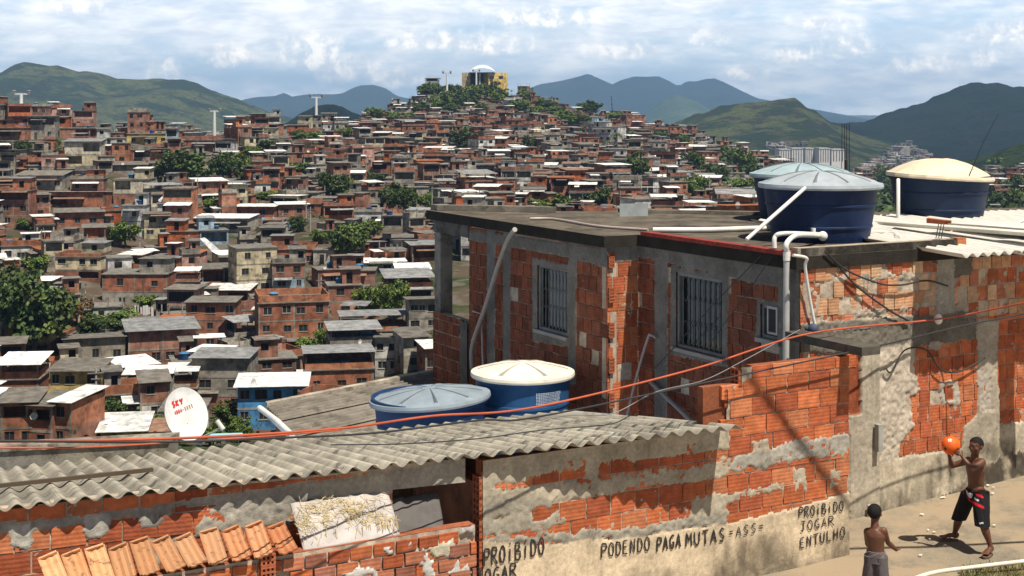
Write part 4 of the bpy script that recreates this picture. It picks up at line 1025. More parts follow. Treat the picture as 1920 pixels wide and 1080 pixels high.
# grass and litter at the street edge
gm = MB(); rg = random.Random(6)
for k in range(1400):
    p = at_z(rg.uniform(1800, 1990), 1085 + rg.gauss(0, 14), ZS + .02)
    if proj(p)[1] < 1066 - (proj(p)[0] - 1830) * .05: continue
    h = rg.uniform(.04, .12); an = rg.uniform(0, 6.28); l = Vector((math.cos(an), math.sin(an), 0)) * rg.uniform(.0, .05); s_ = Vector((-math.sin(an), math.cos(an), 0)) * .004
    gm.add([p - s_, p + s_, p + l * .5 + ZV * h * .7 + s_ * .6, p + l + ZV * h], [(0, 1, 2), (0, 2, 3)], rg.choice([(.10, .14, .03), (.16, .17, .05), (.3, .25, .1)]))
tag(gm.build('grass', M['col']), 'short dry grass below the street pipe', 'grass', kind='stuff')
vg = MB(); pg = [at_z(1850, 1064, ZS + .03), at_z(2060, 1044, ZS + .05), at_z(2060, 1140, ZS + .03), at_z(1780, 1140, ZS + .03)]
vg.quad(*[p + ZV * .012 for p in pg[::-1]], (.24, .19, .11)); tag(vg.build('verge', M['concrete']), kind='structure')
for i in range(18):
    px, py = rg.uniform(1690, 1915), 0
    py = rg.uniform(945, 975) if i < 12 else rg.uniform(1000, 1045); py -= (px - 1750) * .12
    p = at_z(px, py, ZS); p.z = zstreet(p.dot(U)) + .025
    mb = MB(); a = rg.uniform(.008, .02); mb.hexa([Vector((sx * a * rg.uniform(.7, 1.2), sy * a * rg.uniform(.5, 1), sz * .004)) + p for sz in (-1, 1) for sx, sy in ((-1, -1), (1, -1), (1, 1), (-1, 1))], rg.choice([(.7, .66, .58), (.6, .55, .45), (.75, .74, .7)]))
    tag(mb.build('paper_scrap', M['col'], loc=tuple(p)), 'small pale scrap of litter lying on the street near the taller boy', 'litter', 'scraps of litter on the street')
# ------------------------------------------------------------------ the two boys and the ball
def person(label, sk, voxel=.0065):
    """sk(mb) fills the overlapping closed limbs; they are fused into one continuous skin"""
    mb = MB(); sk(mb); c = np.array(mb.v).mean(0); c[2] = min(v[2] for v in mb.v)
    o = mb.build('person', M['skin'], loc=tuple(c))
    r = o.modifiers.new('fuse', 'REMESH'); r.mode = 'VOXEL'; r.voxel_size = voxel; r.use_smooth_shade = True
    s_ = o.modifiers.new('soften', 'SMOOTH'); s_.factor = .5; s_.iterations = 5
    return tag(o, label, 'person')
def limb(mb, pts, rs, seg=14, n=5):
    """tapering limb with round ends"""
    P_ = smooth_path(pts, n); k = len(P_); rr_ = []
    for i in range(k):
        t = i / (k - 1) * (len(rs) - 1); a = min(int(t), len(rs) - 2); u = t - a; u = u * u * (3 - 2 * u)
        q0, q1 = rs[a], rs[a + 1]
        if isinstance(q0, tuple): rr_.append((q0[0] * (1 - u) + q1[0] * u, q0[1] * (1 - u) + q1[1] * u))
        else: rr_.append(q0 * (1 - u) + q1 * u)
    mb.tube(P_, rr_, seg)
    for p, r in ((P_[0], rr_[0]), (P_[-1], rr_[-1])): mb.sphere(p, (min(r) if isinstance(r, tuple) else r) * .985, seg=12, rings=8)
def torso(mb, secs, across, front):
    """lofted sections: (centre, half width, half depth)"""
    seg = 24; vs = []; k = 0; dense = []
    for (c0, w0, d0), (c1, w1, d1) in zip(secs[:-1], secs[1:]):
        for t in (0, .25, .5, .75): dense.append((c0.lerp(c1, t), w0 + (w1 - w0) * t, d0 + (d1 - d0) * t))
    dense.append(secs[-1])
    for c, w_, d in dense:
        for q in range(seg):
            a = 2 * math.pi * q / seg; vs.append(c + across * (w_ * math.copysign(abs(math.cos(a)) ** .85, math.cos(a))) + front * (d * math.copysign(abs(math.sin(a)) ** .85, math.sin(a))))
    n = len(dense)
    mb.add(vs, [(i * seg + q, i * seg + (q + 1) % seg, (i + 1) * seg + (q + 1) % seg, (i + 1) * seg + q) for i in range(n - 1) for q in range(seg)])
    mb.add(vs[:seg], [tuple(range(seg))[::-1]]); mb.add(vs[-seg:], [tuple(range(seg))])
def head(mb, c, up, fwd, s=1.0):
    """skull, jaw, nose, brow, lips and ears; s = 1 is a head 0.20 m tall"""
    up = up.normalized(); fwd = (fwd - up * fwd.dot(up)).normalized(); sd_ = fwd.cross(up)
    m3 = Matrix((sd_, fwd, up)).transposed()
    q = lambda x, y, z: c + m3 @ Vector((x * s, y * s, z * s))
    mb.sphere(q(0, -.008, .022), (.073 * s, .09 * s, .08 * s), seg=24, rings=16, mat=m3)
    mb.sphere(q(0, .025, -.03), (.055 * s, .06 * s, .07 * s), seg=20, rings=14, mat=m3)
    mb.sphere(q(0, .052, -.075), (.024 * s, .024 * s, .02 * s), mat=m3)
    mb.sphere(q(0, .086, -.018), (.014 * s, .016 * s, .017 * s), mat=m3); mb.tube([q(0, .078, .012), q(0, .092, -.016)], .009 * s, 8)
    mb.sphere(q(0, .076, .026), (.046 * s, .012 * s, .011 * s), mat=m3)
    for zz in (-.046, -.056): mb.sphere(q(0, .077, zz), (.022 * s, .011 * s, .007 * s), mat=m3)
    for e in (-1, 1):
        mb.sphere(q(e * .075, -.005, -.004), (.009 * s, .018 * s, .027 * s), mat=m3); mb.sphere(q(e * .04, .05, -.02), (.024 * s, .022 * s, .024 * s), mat=m3)
    return q, m3
def hair_cap(name, parent, q, m3, s, low=-.03):
    mb = MB(); seg, rings = 36, 20; rr = random.Random(4); vs = []; keep = []
    for i in range(rings + 1):
        ph = math.pi * i / rings
        for k in range(seg):
            t = 2 * math.pi * k / seg; r = 1.055 + rr.uniform(-.012, .018)
            x, y, z = .073 * math.sin(ph) * math.cos(t) * r, .09 * math.sin(ph) * math.sin(t) * r, .08 * math.cos(ph) * r
            vs.append(q(x, y - .008, z + .022)); keep.append(z + .022 > (.052 + .012 * abs(math.cos(t * 2)) if y > .045 else (.018 if y > .01 else (low + .02 if y > -.03 else low - .025))))
    for i in range(rings):
        for k in range(seg):
            f = (i * seg + k, (i + 1) * seg + k, (i + 1) * seg + (k + 1) % seg, i * seg + (k + 1) % seg)
            if sum(keep[j] for j in f) >= 3: mb.add([vs[j] for j in f], [(0, 1, 2, 3)], (.01,) * 3, True)
    return mb.build('hair', M['hair'], parent)
def eyes(parent, q, s):
    mb = MB()
    for e in (-1, 1):
        mb.sphere(q(e * .031, .068, .006), .0085 * s, (.22, .19, .17), 10, 8); mb.sphere(q(e * .031, .0735, .0055), .0042 * s, (.01,) * 3, 8, 6)
    mb.build('eyes', M['col'], parent)
def hand(mb, wrist, d, n, k=1.0, curl=.5, spread=1.0, thumb=1):
    """palm and five fingers: d along the fingers, n out of the palm"""
    d = d.normalized(); n = (n - d * n.dot(d)).normalized(); w_ = d.cross(n)
    limb(mb, [wrist, wrist + d * .02 * k, wrist + d * .055 * k], [(.018 * k, .014 * k), (.027 * k, .013 * k), (.028 * k, .012 * k)], 12, 3)
    for i, L in enumerate((.046, .055, .051, .040)):
        o = (i - 1.5) * .0155 * k; p0 = wrist + d * .05 * k + w_ * o; L *= k; dv = (d + w_ * o * 6 * spread).normalized(); pts = [p0]; ang = .15
        for sg in (.45, .32, .23):
            pts.append(pts[-1] + (dv * math.cos(ang) + n * math.sin(ang)) * L * sg); ang += curl * (.9 + .2 * i)
        limb(mb, pts, [.0085 * k, .008 * k, .0072 * k, .006 * k], 8, 3)
    p = wrist + d * .018 * k - w_ * thumb * .024 * k
    limb(mb, [p, p + (d * .5 - w_ * thumb * .8 + n * .35).normalized() * .026 * k, p + (d * .85 - w_ * thumb * .75 + n * .6).normalized() * .048 * k], [.0105 * k, .0088 * k, .0068 * k], 8, 3)
def cloth_tube(mb, secs, across, front, colf, seg=72, sub=22):
    dense = []
    for (c0, w0, d0), (c1, w1, d1) in zip(secs[:-1], secs[1:]):
        for t in range(sub): dense.append((c0.lerp(c1, t / sub), w0 + (w1 - w0) * t / sub, d0 + (d1 - d0) * t / sub))
    dense.append(secs[-1]); vs = []
    for i, (c, w_, d) in enumerate(dense):
        for q in range(seg):
            a = 2 * math.pi * q / seg; fold = 1 + .045 * math.sin(a * 5 + i * .1) * min(1, i / 26) + .02 * math.sin(a * 11 + i * .22)
            vs.append(c + across * (w_ * math.cos(a) * fold) + front * (d * math.sin(a) * fold))
    n = len(dense)
    for i in range(n - 1):
        for q in range(seg):
            f = [vs[i * seg + q], vs[i * seg + (q + 1) % seg], vs[(i + 1) * seg + (q + 1) % seg], vs[(i + 1) * seg + q]]
            mb.add(f, [(0, 1, 2, 3)], colf(sum(f, Vector()) / 4), True)
    mb.add(vs[:seg], [tuple(range(seg))], colf(vs[0])); mb.add(vs[-seg:], [tuple(range(seg))], (.01,) * 3)

# --- taller boy with the ball
ZF = zstreet(11.8) + .03
Y0 = -ZF * F / (1039 - HZ)
def A3(cx, cy, dy): return P(1700 + cx / 4.155, 800 + cy / 4.155, Y0 + dy)
fwdA = Vector((-.93, -.36, 0)).normalized(); acrA = Vector((.36, -.93, 0)).normalized()
footL = at_z(1775, 1010, ZF); dL = footL.y - Y0
jA = dict(pel=A3(535, 505, .27), wai=A3(540, 455, .27), che=A3(538, 335, .25), nb=A3(532, 262, .24), nk=A3(532, 215, .23), hd=A3(541, 150, .21),
          s1=A3(588, 275, .13), e1=A3(508, 332, .02), w1=A3(432, 232, .10), s2=A3(482, 262, .36), e2=A3(352, 306, .42), w2=A3(336, 246, .36), ball=A3(345, 148, .24),
          h1=A3(575, 525, .19), k1=A3(592, 742, .05), a1=A3(652, 925, .04), h2=A3(492, 530, .33), k2=A3(415, 690, .42), a2=A3(372, 835, dL - .0))
upA = Vector((-.02, -.02, 1)); fwdH = Vector((-.82, -.56, -.22))
def skA(mb):
    j = jA
    torso(mb, [(j['pel'] - ZV * .05, .10, .085), (j['pel'], .105, .085), (j['wai'], .092, .07), (j['che'] - ZV * .06, .10, .075), (j['che'], .118, .083), (j['nb'] + ZV * -.035, .115, .07), (j['nb'], .07, .05)], acrA, fwdA)
    limb(mb, [j['nb'] - ZV * .02, j['nk'], j['hd'] - ZV * .05], [.05, .041, .042])
    global qA; qA = head(mb, j['hd'], upA, fwdH, .92)
    limb(mb, [j['s1'], j['s1'].lerp(j['e1'], .5), j['e1']], [.043, .036, .029]); limb(mb, [j['e1'], j['e1'].lerp(j['w1'], .4), j['w1']], [.029, .030, .019])
    limb(mb, [j['s2'], j['s2'].lerp(j['e2'], .5), j['e2']], [.043, .036, .029]); limb(mb, [j['e2'], j['e2'].lerp(j['w2'], .4), j['w2']], [.029, .030, .019])
    limb(mb, [j['nb'] - ZV * .03, j['s1']], [.045, .043]); limb(mb, [j['nb'] - ZV * .03, j['s2']], [.045, .043])
    b = j['ball']
    for wr, sgn in ((j['w1'], 1), (j['w2'], -1)):
        n = (b - wr); d = Vector((-.75, 0, .55)) if sgn > 0 else Vector((-.1, .2, .9)); hand(mb, wr, d, n, .9, .42, 1.2, sgn)
    limb(mb, [j['h1'], j['h1'].lerp(j['k1'], .5), j['k1']], [.075, .065, .047]); limb(mb, [j['k1'], j['k1'].lerp(j['a1'], .35), j['a1']], [.047, .046, .026])
    limb(mb, [j['h2'], j['h2'].lerp(j['k2'], .5), j['k2']], [.075, .065, .047]); limb(mb, [j['k2'], j['k2'].lerp(j['a2'], .35), j['a2']], [.047, .046, .026])
    for a, toe in ((j['a1'], A3(612, 985, -.05)), (j['a2'], A3(270, 862, dL + .0))):
        hl = Vector((a.x, a.y, ZF + .03)); t = Vector((toe.x, toe.y, ZF + .022)); dd = (t - hl).normalized(); hl = hl - dd * .025; t = hl + dd * .17; sd_ = dd.cross(ZV)
        limb(mb, [a, a - ZV * .02, hl + ZV * .015], [.027, .03, .03]); limb(mb, [hl, hl + dd * .07 + ZV * .012, t - dd * .03], [(.027, .024), (.032, .024), (.04, .014)])
        for q in range(5): limb(mb, [t - dd * .035 + sd_ * (.03 - q * .015), t + dd * (.012 - .007 * q) + sd_ * (.031 - q * .016)], [.010 if q else .012, .0085])
boyA = person('shirtless boy in black knee shorts with a red band, holding up an orange ball', skA)
hair_cap('hair', boyA, *qA, .92); eyes(boyA, qA[0], .92)
def shortsA(p):
    if p.z > jA['wai'].z - .055: return (.012, .012, .013)
    px, py = proj(p); cx, cy = (px - 1700) * 4.155, (py - 800) * 4.155
    if inpoly(cx, cy, [(522, 512), (560, 520), (600, 545), (598, 560), (545, 538)]) or inpoly(cx, cy, [(470, 535), (500, 575), (560, 600), (606, 622), (604, 642), (540, 615), (480, 575)]): return (.55, .012, .03)
    if inpoly(cx, cy, [(456, 478), (480, 515), (515, 520), (510, 555), (490, 555), (470, 530)]) or inpoly(cx, cy, [(528, 555), (565, 570), (556, 583), (535, 572)]) or inpoly(cx, cy, [(566, 748), (598, 744), (596, 756), (570, 760)]): return (.6, .58, .58)
    return (.008, .008, .009)
sh = MB(); j = jA
cloth_tube(sh, [(j['wai'] - ZV * .035, .108, .09), (j['pel'], .122, .105), (j['pel'] - ZV * .07, .135, .115)], acrA, fwdA, shortsA)
for h, k, hem in ((j['h1'], j['k1'], A3(590, 772, .05)), (j['h2'], j['k2'], A3(405, 722, .42))):
    cloth_tube(sh, [(h + ZV * .03, .09, .095), (h.lerp(k, .5), .086, .09), (hem, .075, .078)], acrA, fwdA, shortsA)
sho = sh.build('shorts', M['cloth'], boyA)
fl = MB()
for a, toe in ((j['a1'], A3(612, 985, -.05)), (j['a2'], A3(270, 862, dL))):
    hl = Vector((a.x, a.y, ZF - .012)); t = Vector((toe.x, toe.y, ZF - .012)); dd = (t - hl).normalized(); hl = hl - dd * .04; sd_ = dd.cross(ZV); out = []
    for q in range(20):
        an = 2 * math.pi * q / 20; out.append(hl + dd * (.10 + .105 * math.cos(an)) + sd_ * (.04 + .006 * math.cos(an)) * math.sin(an))
    fl = MB(); fl.prism([(p.x, p.y) for p in out], ZF - .022, ZF - .004, (.16, .10, .07)); tp = hl + dd * .165 + ZV * .012
    for e in (-1, 1): fl.tube(smooth_path([tp, tp - dd * .05 + sd_ * e * .03 + ZV * .03, tp - dd * .09 + sd_ * e * .042 - ZV * .004], 4), .005, 6, (.03,) * 3)
    fl.build('flip_flop', M['col'], boyA)
ball = thing('ball', 'orange ball with dark printed patches held up by the taller boy', 'ball', jA['ball'])
mb = MB(); mb.sphere((0, 0, 0), .1, (.78, .12, .012), 40, 28); mb.build('ball_skin', M['tank'], ball, local=True)
mb = MB()
for d, ra_ in ((Vector((-.3, -.6, .75)), .03), (Vector((.45, -.85, -.2)), .028), (Vector((-.75, -.55, -.2)), .024)):
    d.normalize(); a = d.orthogonal().normalized(); b = d.cross(a); n = 14
    mb.add([(d + (a * math.cos(2 * math.pi * k / n) + b * math.sin(2 * math.pi * k / n)) * (ra_ / .1) * (.6 + .4 * (k % 3 == 0))).normalized() * .1012 for k in range(n)], [tuple(range(n))], (.1, .03, .02) if ra_ < .03 else (.7, .6, .5))
mb.build('printed_patch', M['col'], ball, local=True)

# --- smaller boy seen from behind
YB = 13.62
def B3(cx, cy, dy=0): return P(1600 + cx / 7.2, 930 + cy / 7.2, YB + dy)
zb_ = zstreet(P(1645, 1150, YB).dot(U)) + .01
fwdB = Vector((.42, .9, 0)).normalized(); acrB = Vector((.9, -.42, 0)).normalized()
jB = dict(pel=B3(305, 800, .0), wai=B3(305, 735, .0), che=B3(300, 560, .0), nb=B3(292, 440, .0), hd=B3(288, 232, .02), s1=B3(408, 470, -.03), e1=B3(468, 628, .04), w1=B3(578, 728, .12), s2=B3(188, 480, .05), e2=B3(190, 640, .12), w2=B3(230, 700, .22))
def skB(mb):
    j = jB
    torso(mb, [(j['pel'] - ZV * .05, .082, .07), (j['pel'], .084, .07), (j['wai'], .078, .062), (j['che'] - ZV * .04, .083, .065), (j['che'] + ZV * .02, .094, .068), (j['nb'] - ZV * .03, .09, .055), (j['nb'], .05, .042)], acrB, fwdB)
    limb(mb, [j['nb'] - ZV * .02, j['hd'] - ZV * .055], [.042, .036])
    global qB; qB = head(mb, j['hd'], Vector((0, .03, 1)), Vector((.5, .86, -.05)), .86)
    limb(mb, [j['nb'] - ZV * .025, j['s1']], [.04, .037]); limb(mb, [j['nb'] - ZV * .025, j['s2']], [.04, .037])
    limb(mb, [j['s1'], j['s1'].lerp(j['e1'], .5), j['e1']], [.037, .031, .025]); limb(mb, [j['e1'], j['e1'].lerp(j['w1'], .4), j['w1']], [.026, .027, .017])
    limb(mb, [j['s2'], j['s2'].lerp(j['e2'], .5), j['e2']], [.037, .031, .025]); limb(mb, [j['e2'], j['e2'].lerp(j['w2'], .4), j['w2']], [.026, .026, .017])
    hand(mb, j['w1'], Vector((.75, .3, .18)), Vector((-.1, .5, .8)), .78, .3, 1.3, 1); hand(mb, j['w2'], Vector((.3, .8, .2)), Vector((.3, 0, .9)), .78, .3, 1.2, -1)
    for e in (-1, 1):
        h = j['pel'] + acrB * (.045 * e) - ZV * .03; k = h + fwdB * .02 + acrB * .02 * e; k.z = (h.z + zb_) * .52 + .0; a = k + acrB * .01 * e - fwdB * .02; a.z = zb_ + .06
        limb(mb, [h, h.lerp(k, .5), k], [.06, .052, .038]); limb(mb, [k, k.lerp(a, .35), a], [.038, .036, .021]); f0 = Vector((a.x, a.y, zb_ + .022)) - fwdB * .02
        limb(mb, [a, f0 + ZV * .012], [.022, .022]); limb(mb, [f0, f0 + fwdB * .06, f0 + fwdB * .12], [(.02, .018), (.025, .018), (.03, .011)])
        for q in range(5): limb(mb, [f0 + fwdB * .11 + acrB * (.022 - q * .011), f0 + fwdB * .142 + acrB * (.022 - q * .011)], [.0075, .0065])
boyB = person('smaller shirtless boy in grey shorts seen from behind with one arm held out', skB)
hair_cap('hair', boyB, *qB, .86, -.05)
sh = MB(); j = jB; gcol = lambda p: (.105, .09, .095)
cloth_tube(sh, [(j['wai'] - ZV * .0, .088, .074), (j['wai'] - ZV * .022, .091, .077), (j['pel'], .098, .085), (j['pel'] - ZV * .06, .105, .09)], acrB, fwdB, lambda p: (.15, .13, .135) if p.z > j['wai'].z - .018 else (.105, .09, .095))
for e in (-1, 1):
    h = j['pel'] + acrB * (.048 * e) - ZV * .0; cloth_tube(sh, [(h, .062, .085), (h - ZV * .1, .066, .085), (h - ZV * .22 + acrB * .012 * e, .068, .08)], acrB, fwdB, gcol)
sh.build('shorts', M['cloth'], boyB)
# ------------------------------------------------------------------ hillside, valley and mountains
TCOL = {
 -500: [(130, 850), (180, 740), (230, 600), (280, 475), (330, 365), (380, 285), (415, 240)],
 0: [(130, 850), (180, 740), (230, 600), (280, 475), (330, 365), (380, 288), (415, 248)],
 150: [(130, 850), (175, 755), (215, 645), (265, 510), (315, 405), (365, 315), (425, 250)],
 300: [(130, 850), (170, 778), (200, 705), (250, 570), (300, 458), (350, 360), (400, 290), (445, 252)],
 450: [(130, 850), (170, 790), (200, 720), (240, 610), (280, 508), (330, 408), (400, 316), (460, 266), (505, 250)],
 600: [(130, 850), (185, 730), (230, 600), (290, 470), (350, 390), (430, 320), (520, 272), (610, 247)],
 700: [(150, 800), (190, 712), (240, 590), (300, 470), (370, 390), (460, 315), (560, 265), (680, 230), (770, 212)],
 800: [(160, 760), (200, 645), (260, 515), (330, 420), (450, 330), (600, 266), (750, 220), (850, 186)],
 880: [(160, 740), (220, 590), (300, 460), (450, 335), (600, 268), (750, 216), (850, 172)],
 950: [(180, 700), (230, 565), (320, 435), (450, 340), (600, 272), (750, 220), (850, 182)],
 1050: [(200, 600), (320, 445), (450, 350), (600, 284), (750, 236), (860, 206)],
 1150: [(200, 600), (300, 455), (400, 375), (550, 310), (700, 260), (850, 224)],
 1250: [(200, 600), (300, 460), (400, 388), (550, 325), (700, 282), (830, 256)],
 1400: [(300, 470), (400, 402), (500, 362), (700, 322), (850, 304)],
 1550: [(300, 480), (400, 435), (600, 392), (900, 352), (1300, 334)],
 1750: [(300, 500), (400, 450), (600, 395), (900, 352), (1300, 332)],
 1920: [(300, 480), (400, 425), (600, 365), (900, 335), (1300, 322)],
 2600: [(300, 480), (400, 425), (600, 365), (900, 335), (1300, 322)],
}
TPX = sorted(TCOL); FLOOR = -97.0
def _colz(px, Y):
    c = TCOL[px]; ys = [25.0] + [q[0] for q in c]; zs = [-9.0] + [-(q[1] - HZ) / F * q[0] for q in c]
    ys += [ys[-1] + 60, ys[-1] + 620, 1e6]; zs += [zs[-1] - 6, FLOOR, FLOOR]
    return np.interp(Y, ys, zs)
_YS = np.concatenate([np.geomspace(22, 120, 24), np.arange(125, 1000, 7.0), np.geomspace(1005, 16000, 60)])
_PX = np.arange(-1000, 2921, 20)
_Z = np.array([[0.0] * len(_YS)] * len(_PX))
cols = np.array([_colz(p, _YS) for p in TPX])
for k in range(len(_YS)): _Z[:, k] = np.interp(_PX, TPX, cols[:, k])
ker = np.array([1, 2, 3, 4, 3, 2, 1.0]); ker /= ker.sum()
pad = np.pad(_Z, ((3, 3), (3, 3)), 'edge'); _Z = sum(ker[i] * pad[i:i + len(_PX), 3:-3] for i in range(7))
pad = np.pad(_Z, ((0, 0), (1, 1)), 'edge'); _Z = (pad[:, :-2] + 2 * pad[:, 1:-1] + pad[:, 2:]) / 4
def ground(x, y):
    px = 960 + F * x / y
    i = np.clip((px + 1000) / 20, 0, len(_PX) - 1.001); k = np.interp(y, _YS, np.arange(len(_YS))); k = min(k, len(_YS) - 1.001)
    i0, k0 = int(i), int(k); a, b = i - i0, k - k0
    return float(_Z[i0, k0] * (1 - a) * (1 - b) + _Z[i0 + 1, k0] * a * (1 - b) + _Z[i0, k0 + 1] * (1 - a) * b + _Z[i0 + 1, k0 + 1] * a * b)
def hit(px, py, near=110.0):
    """first point of the hillside under a pixel column/row, beyond near"""
    Y = near; last = None
    while Y < 1500:
        z = ground((px - 960) / F * Y, Y); yi = HZ - F * z / Y
        if yi <= py: break
        Y += 2
    return Vector(((px - 960) / F * Y, Y, ground((px - 960) / F * Y, Y)))
gx = (_PX[:, None] - 960) / F * _YS[None, :]; gy = np.broadcast_to(_YS, gx.shape)
gz = _Z + (fbm(gx / 9, gy / 9, 5, 4) - .5) * np.clip(_YS / 200, .2, 2.0)[None, :]
Vt = np.stack([gx, gy, gz], -1).reshape(-1, 3); idx = np.arange(gx.size).reshape(gx.shape)
fs = np.stack([idx[:-1, :-1], idx[1:, :-1], idx[1:, 1:], idx[:-1, 1:]], -1).reshape(-1, 4)
def terrain_build(t, b):
    p = pos(t); f = t.noise(p, .035, 8, .65); g = t.noise(p, .3, 6, .7)
    c = t.mix(t.ramp(g, .42, .6), (.022, .036, .012), (.05, .06, .02)); c = t.mix(t.ramp(f, .40, .52), c, (.085, .062, .044)); c = t.mix(t.math('MULTIPLY', t.ramp(t.noise(p, .16, 5, .7), .5, .62), .8), c, (.13, .115, .095))
    t.l(c, b.inputs['Base Color'])
te = grid_object('terrain', Vt, fs, np.full((len(Vt), 3), .2), material('hill_ground', rough=.95, build=terrain_build, spec=.1), smooth=True); tag(te, kind='structure')

from mathutils.bvhtree import BVHTree
SLOPES = []
def on_slope(px, py):
    d = Vector(((px - 960) / F, 1, -(py - HZ) / F)).normalized(); best = None
    for t in SLOPES:
        h = t.ray_cast(Vector((0, 0, 0)), d)
        if h[0] is not None and (best is None or h[3] < best[1]): best = (h[0], h[3])
    return best[0] if best else None
def mountain(name, prof, D, width, base, cols, nscale, seed, amp=.16, step=8, scrub=6.0, treeband=None):
    px = np.arange(prof[0][0], prof[-1][0] + 1, step); crest = np.interp(px, [p[0] for p in prof], [p[1] for p in prof])
    zc = -(crest - HZ) / F * D; t = np.concatenate([np.linspace(-1, -.08, 46), np.linspace(-.06, .06, 7), np.linspace(.1, 1, 10)])
    Pp, T = np.meshgrid(px, t, indexing='ij'); Zc = np.broadcast_to(zc[:, None], Pp.shape)
    Y = D + T * width; X = (Pp - 960) / F * (D + T * width * .4)
    fall = np.clip(1 - np.abs(T), 0, 1) ** 1.15
    rid = np.abs(fbm(X / (width * .42), Y / (width * .9), seed, 5) - .5) * 2
    gul = (fbm(X / (width * .22), Y / (width * .5), seed + 3, 5) - .5)
    k = np.clip(np.abs(T) * 3.0, 0, 1)
    Z = base + np.maximum(Zc - base, 2) * (fall * (1 - k * (amp * 1.6 * rid)) + k * amp * gul * fall) + (fbm(X / 25, Y / 25, seed + 8, 3) - .5) * scrub
    idx = np.arange(Pp.size).reshape(Pp.shape); fs = np.stack([idx[:-1, :-1], idx[1:, :-1], idx[1:, 1:], idx[:-1, 1:]], -1).reshape(-1, 4)
    c1, c2, c3, amt = cols
    def bld(tt, b):
        p = pos(tt); f = tt.noise(p, nscale, 7, .62); g = tt.noise(p, nscale * 9, 6, .75)
        c = tt.mix(tt.ramp(f, .44, .56), c1, c2); c = tt.mix(tt.math('MULTIPLY', tt.ramp(tt.noise(p, nscale * 1.7, 6, .7, .6), .53, .60), amt), c, c3)
        c = tt.mix(tt.math('MULTIPLY', tt.ramp(g, .5, .6), .75), c, c1); tt.l(c, b.inputs['Base Color'])
        tt.l(tt.bump(g, 1.0, 40), b.inputs['Normal'])
    o = grid_object(name, np.stack([X, Y, Z], -1).reshape(-1, 3), fs, np.full((Pp.size, 3), .1), material(name + '_cover', rough=.95, build=bld, spec=.05), smooth=True)
    SLOPES.append(BVHTree.FromPolygons([tuple(v.co) for v in o.data.vertices], [tuple(p.vertices) for p in o.data.polygons]))
    tag(o, kind='structure'); return o
ROCK = (.075, .062, .055)
mountain('mountain', [(-500, 150), (-250, 170), (-80, 158), (0, 136), (22, 124), (43, 116), (60, 118), (85, 122), (110, 124), (150, 134), (185, 136), (200, 141), (225, 148), (262, 149), (290, 148), (310, 147), (345, 150), (370, 157), (400, 170), (430, 181), (455, 190), (480, 200), (520, 215), (560, 224), (660, 240)], 3600, 1100, FLOOR, ((.06, .09, .034), (.22, .24, .075), (.06, .048, .044), .8), .0085, 3, amp=.26)
mountain('distant_mountain', [(380, 215), (455, 187), (480, 182), (515, 180), (532, 174), (548, 181), (575, 177), (600, 176), (625, 177), (642, 175), (655, 168), (675, 160), (700, 159), (722, 165), (745, 180), (800, 192), (870, 215)], 9000, 1800, FLOOR, ((.02, .03, .024), (.032, .045, .028), ROCK, .4), .0012, 13, scrub=0, amp=.1)
mountain('distant_mountain', [(900, 215), (960, 182), (985, 168), (1012, 158), (1050, 152), (1080, 145), (1103, 138), (1125, 148), (1148, 158), (1165, 150), (1190, 143), (1212, 144), (1235, 143), (1255, 152), (1272, 162), (1288, 152), (1305, 153), (1322, 148), (1340, 147), (1360, 155), (1390, 170), (1420, 184), (1450, 190), (1500, 200), (1620, 222)], 9000, 1800, FLOOR, ((.02, .03, .024), (.032, .045, .028), ROCK, .4), .0012, 17, scrub=0, amp=.1)
mountain('hill', [(1170, 240), (1205, 215), (1240, 188), (1268, 177), (1300, 186), (1330, 205), (1380, 235)], 7000, 900, FLOOR, ((.06, .09, .03), (.12, .15, .05), ROCK, .3), .002, 19, scrub=0, amp=.1, step=6)
mountain('shade_dark_knoll', [(440, 250), (490, 238), (540, 225), (565, 210), (590, 199), (615, 195), (640, 199), (660, 210), (690, 226), (740, 250)], 1900, 420, FLOOR, ((.014, .026, .012), (.022, .036, .016), (.05, .04, .034), .5), .012, 23, step=5, scrub=7)  # the dark greens carry a cloud shadow in their colour
mountain('hill', [(1160, 275), (1230, 252), (1265, 232), (1300, 215), (1350, 200), (1400, 192), (1440, 187), (1470, 184), (1490, 182), (1502, 190), (1512, 201), (1530, 207), (1545, 221), (1560, 230), (1600, 248), (1680, 270)], 2400, 700, FLOOR, ((.055, .085, .03), (.21, .225, .065), (.085, .06, .05), .85), .012, 29, step=5, scrub=7)
mountain('shade_dark_hill', [(1430, 262), (1500, 242), (1560, 229), (1620, 230), (1640, 222), (1680, 208), (1720, 195), (1745, 187), (1760, 180), (1785, 168), (1800, 160), (1820, 154), (1870, 155), (1900, 162), (1920, 165), (2000, 180), (2150, 195), (2500, 215)], 2700, 800, FLOOR, ((.016, .028, .012), (.027, .044, .016), (.045, .034, .032), .85), .009, 37, step=5, scrub=9)  # cloud shade put into the cover colours as very dark green
mountain('hill', [(1780, 330), (1830, 305), (1870, 289), (1920, 270), (2000, 252), (2200, 235), (2500, 260)], 1150, 260, FLOOR + 40, ((.03, .055, .014), (.085, .12, .025), (.04, .05, .02), .5), .03, 41, step=5, scrub=8)
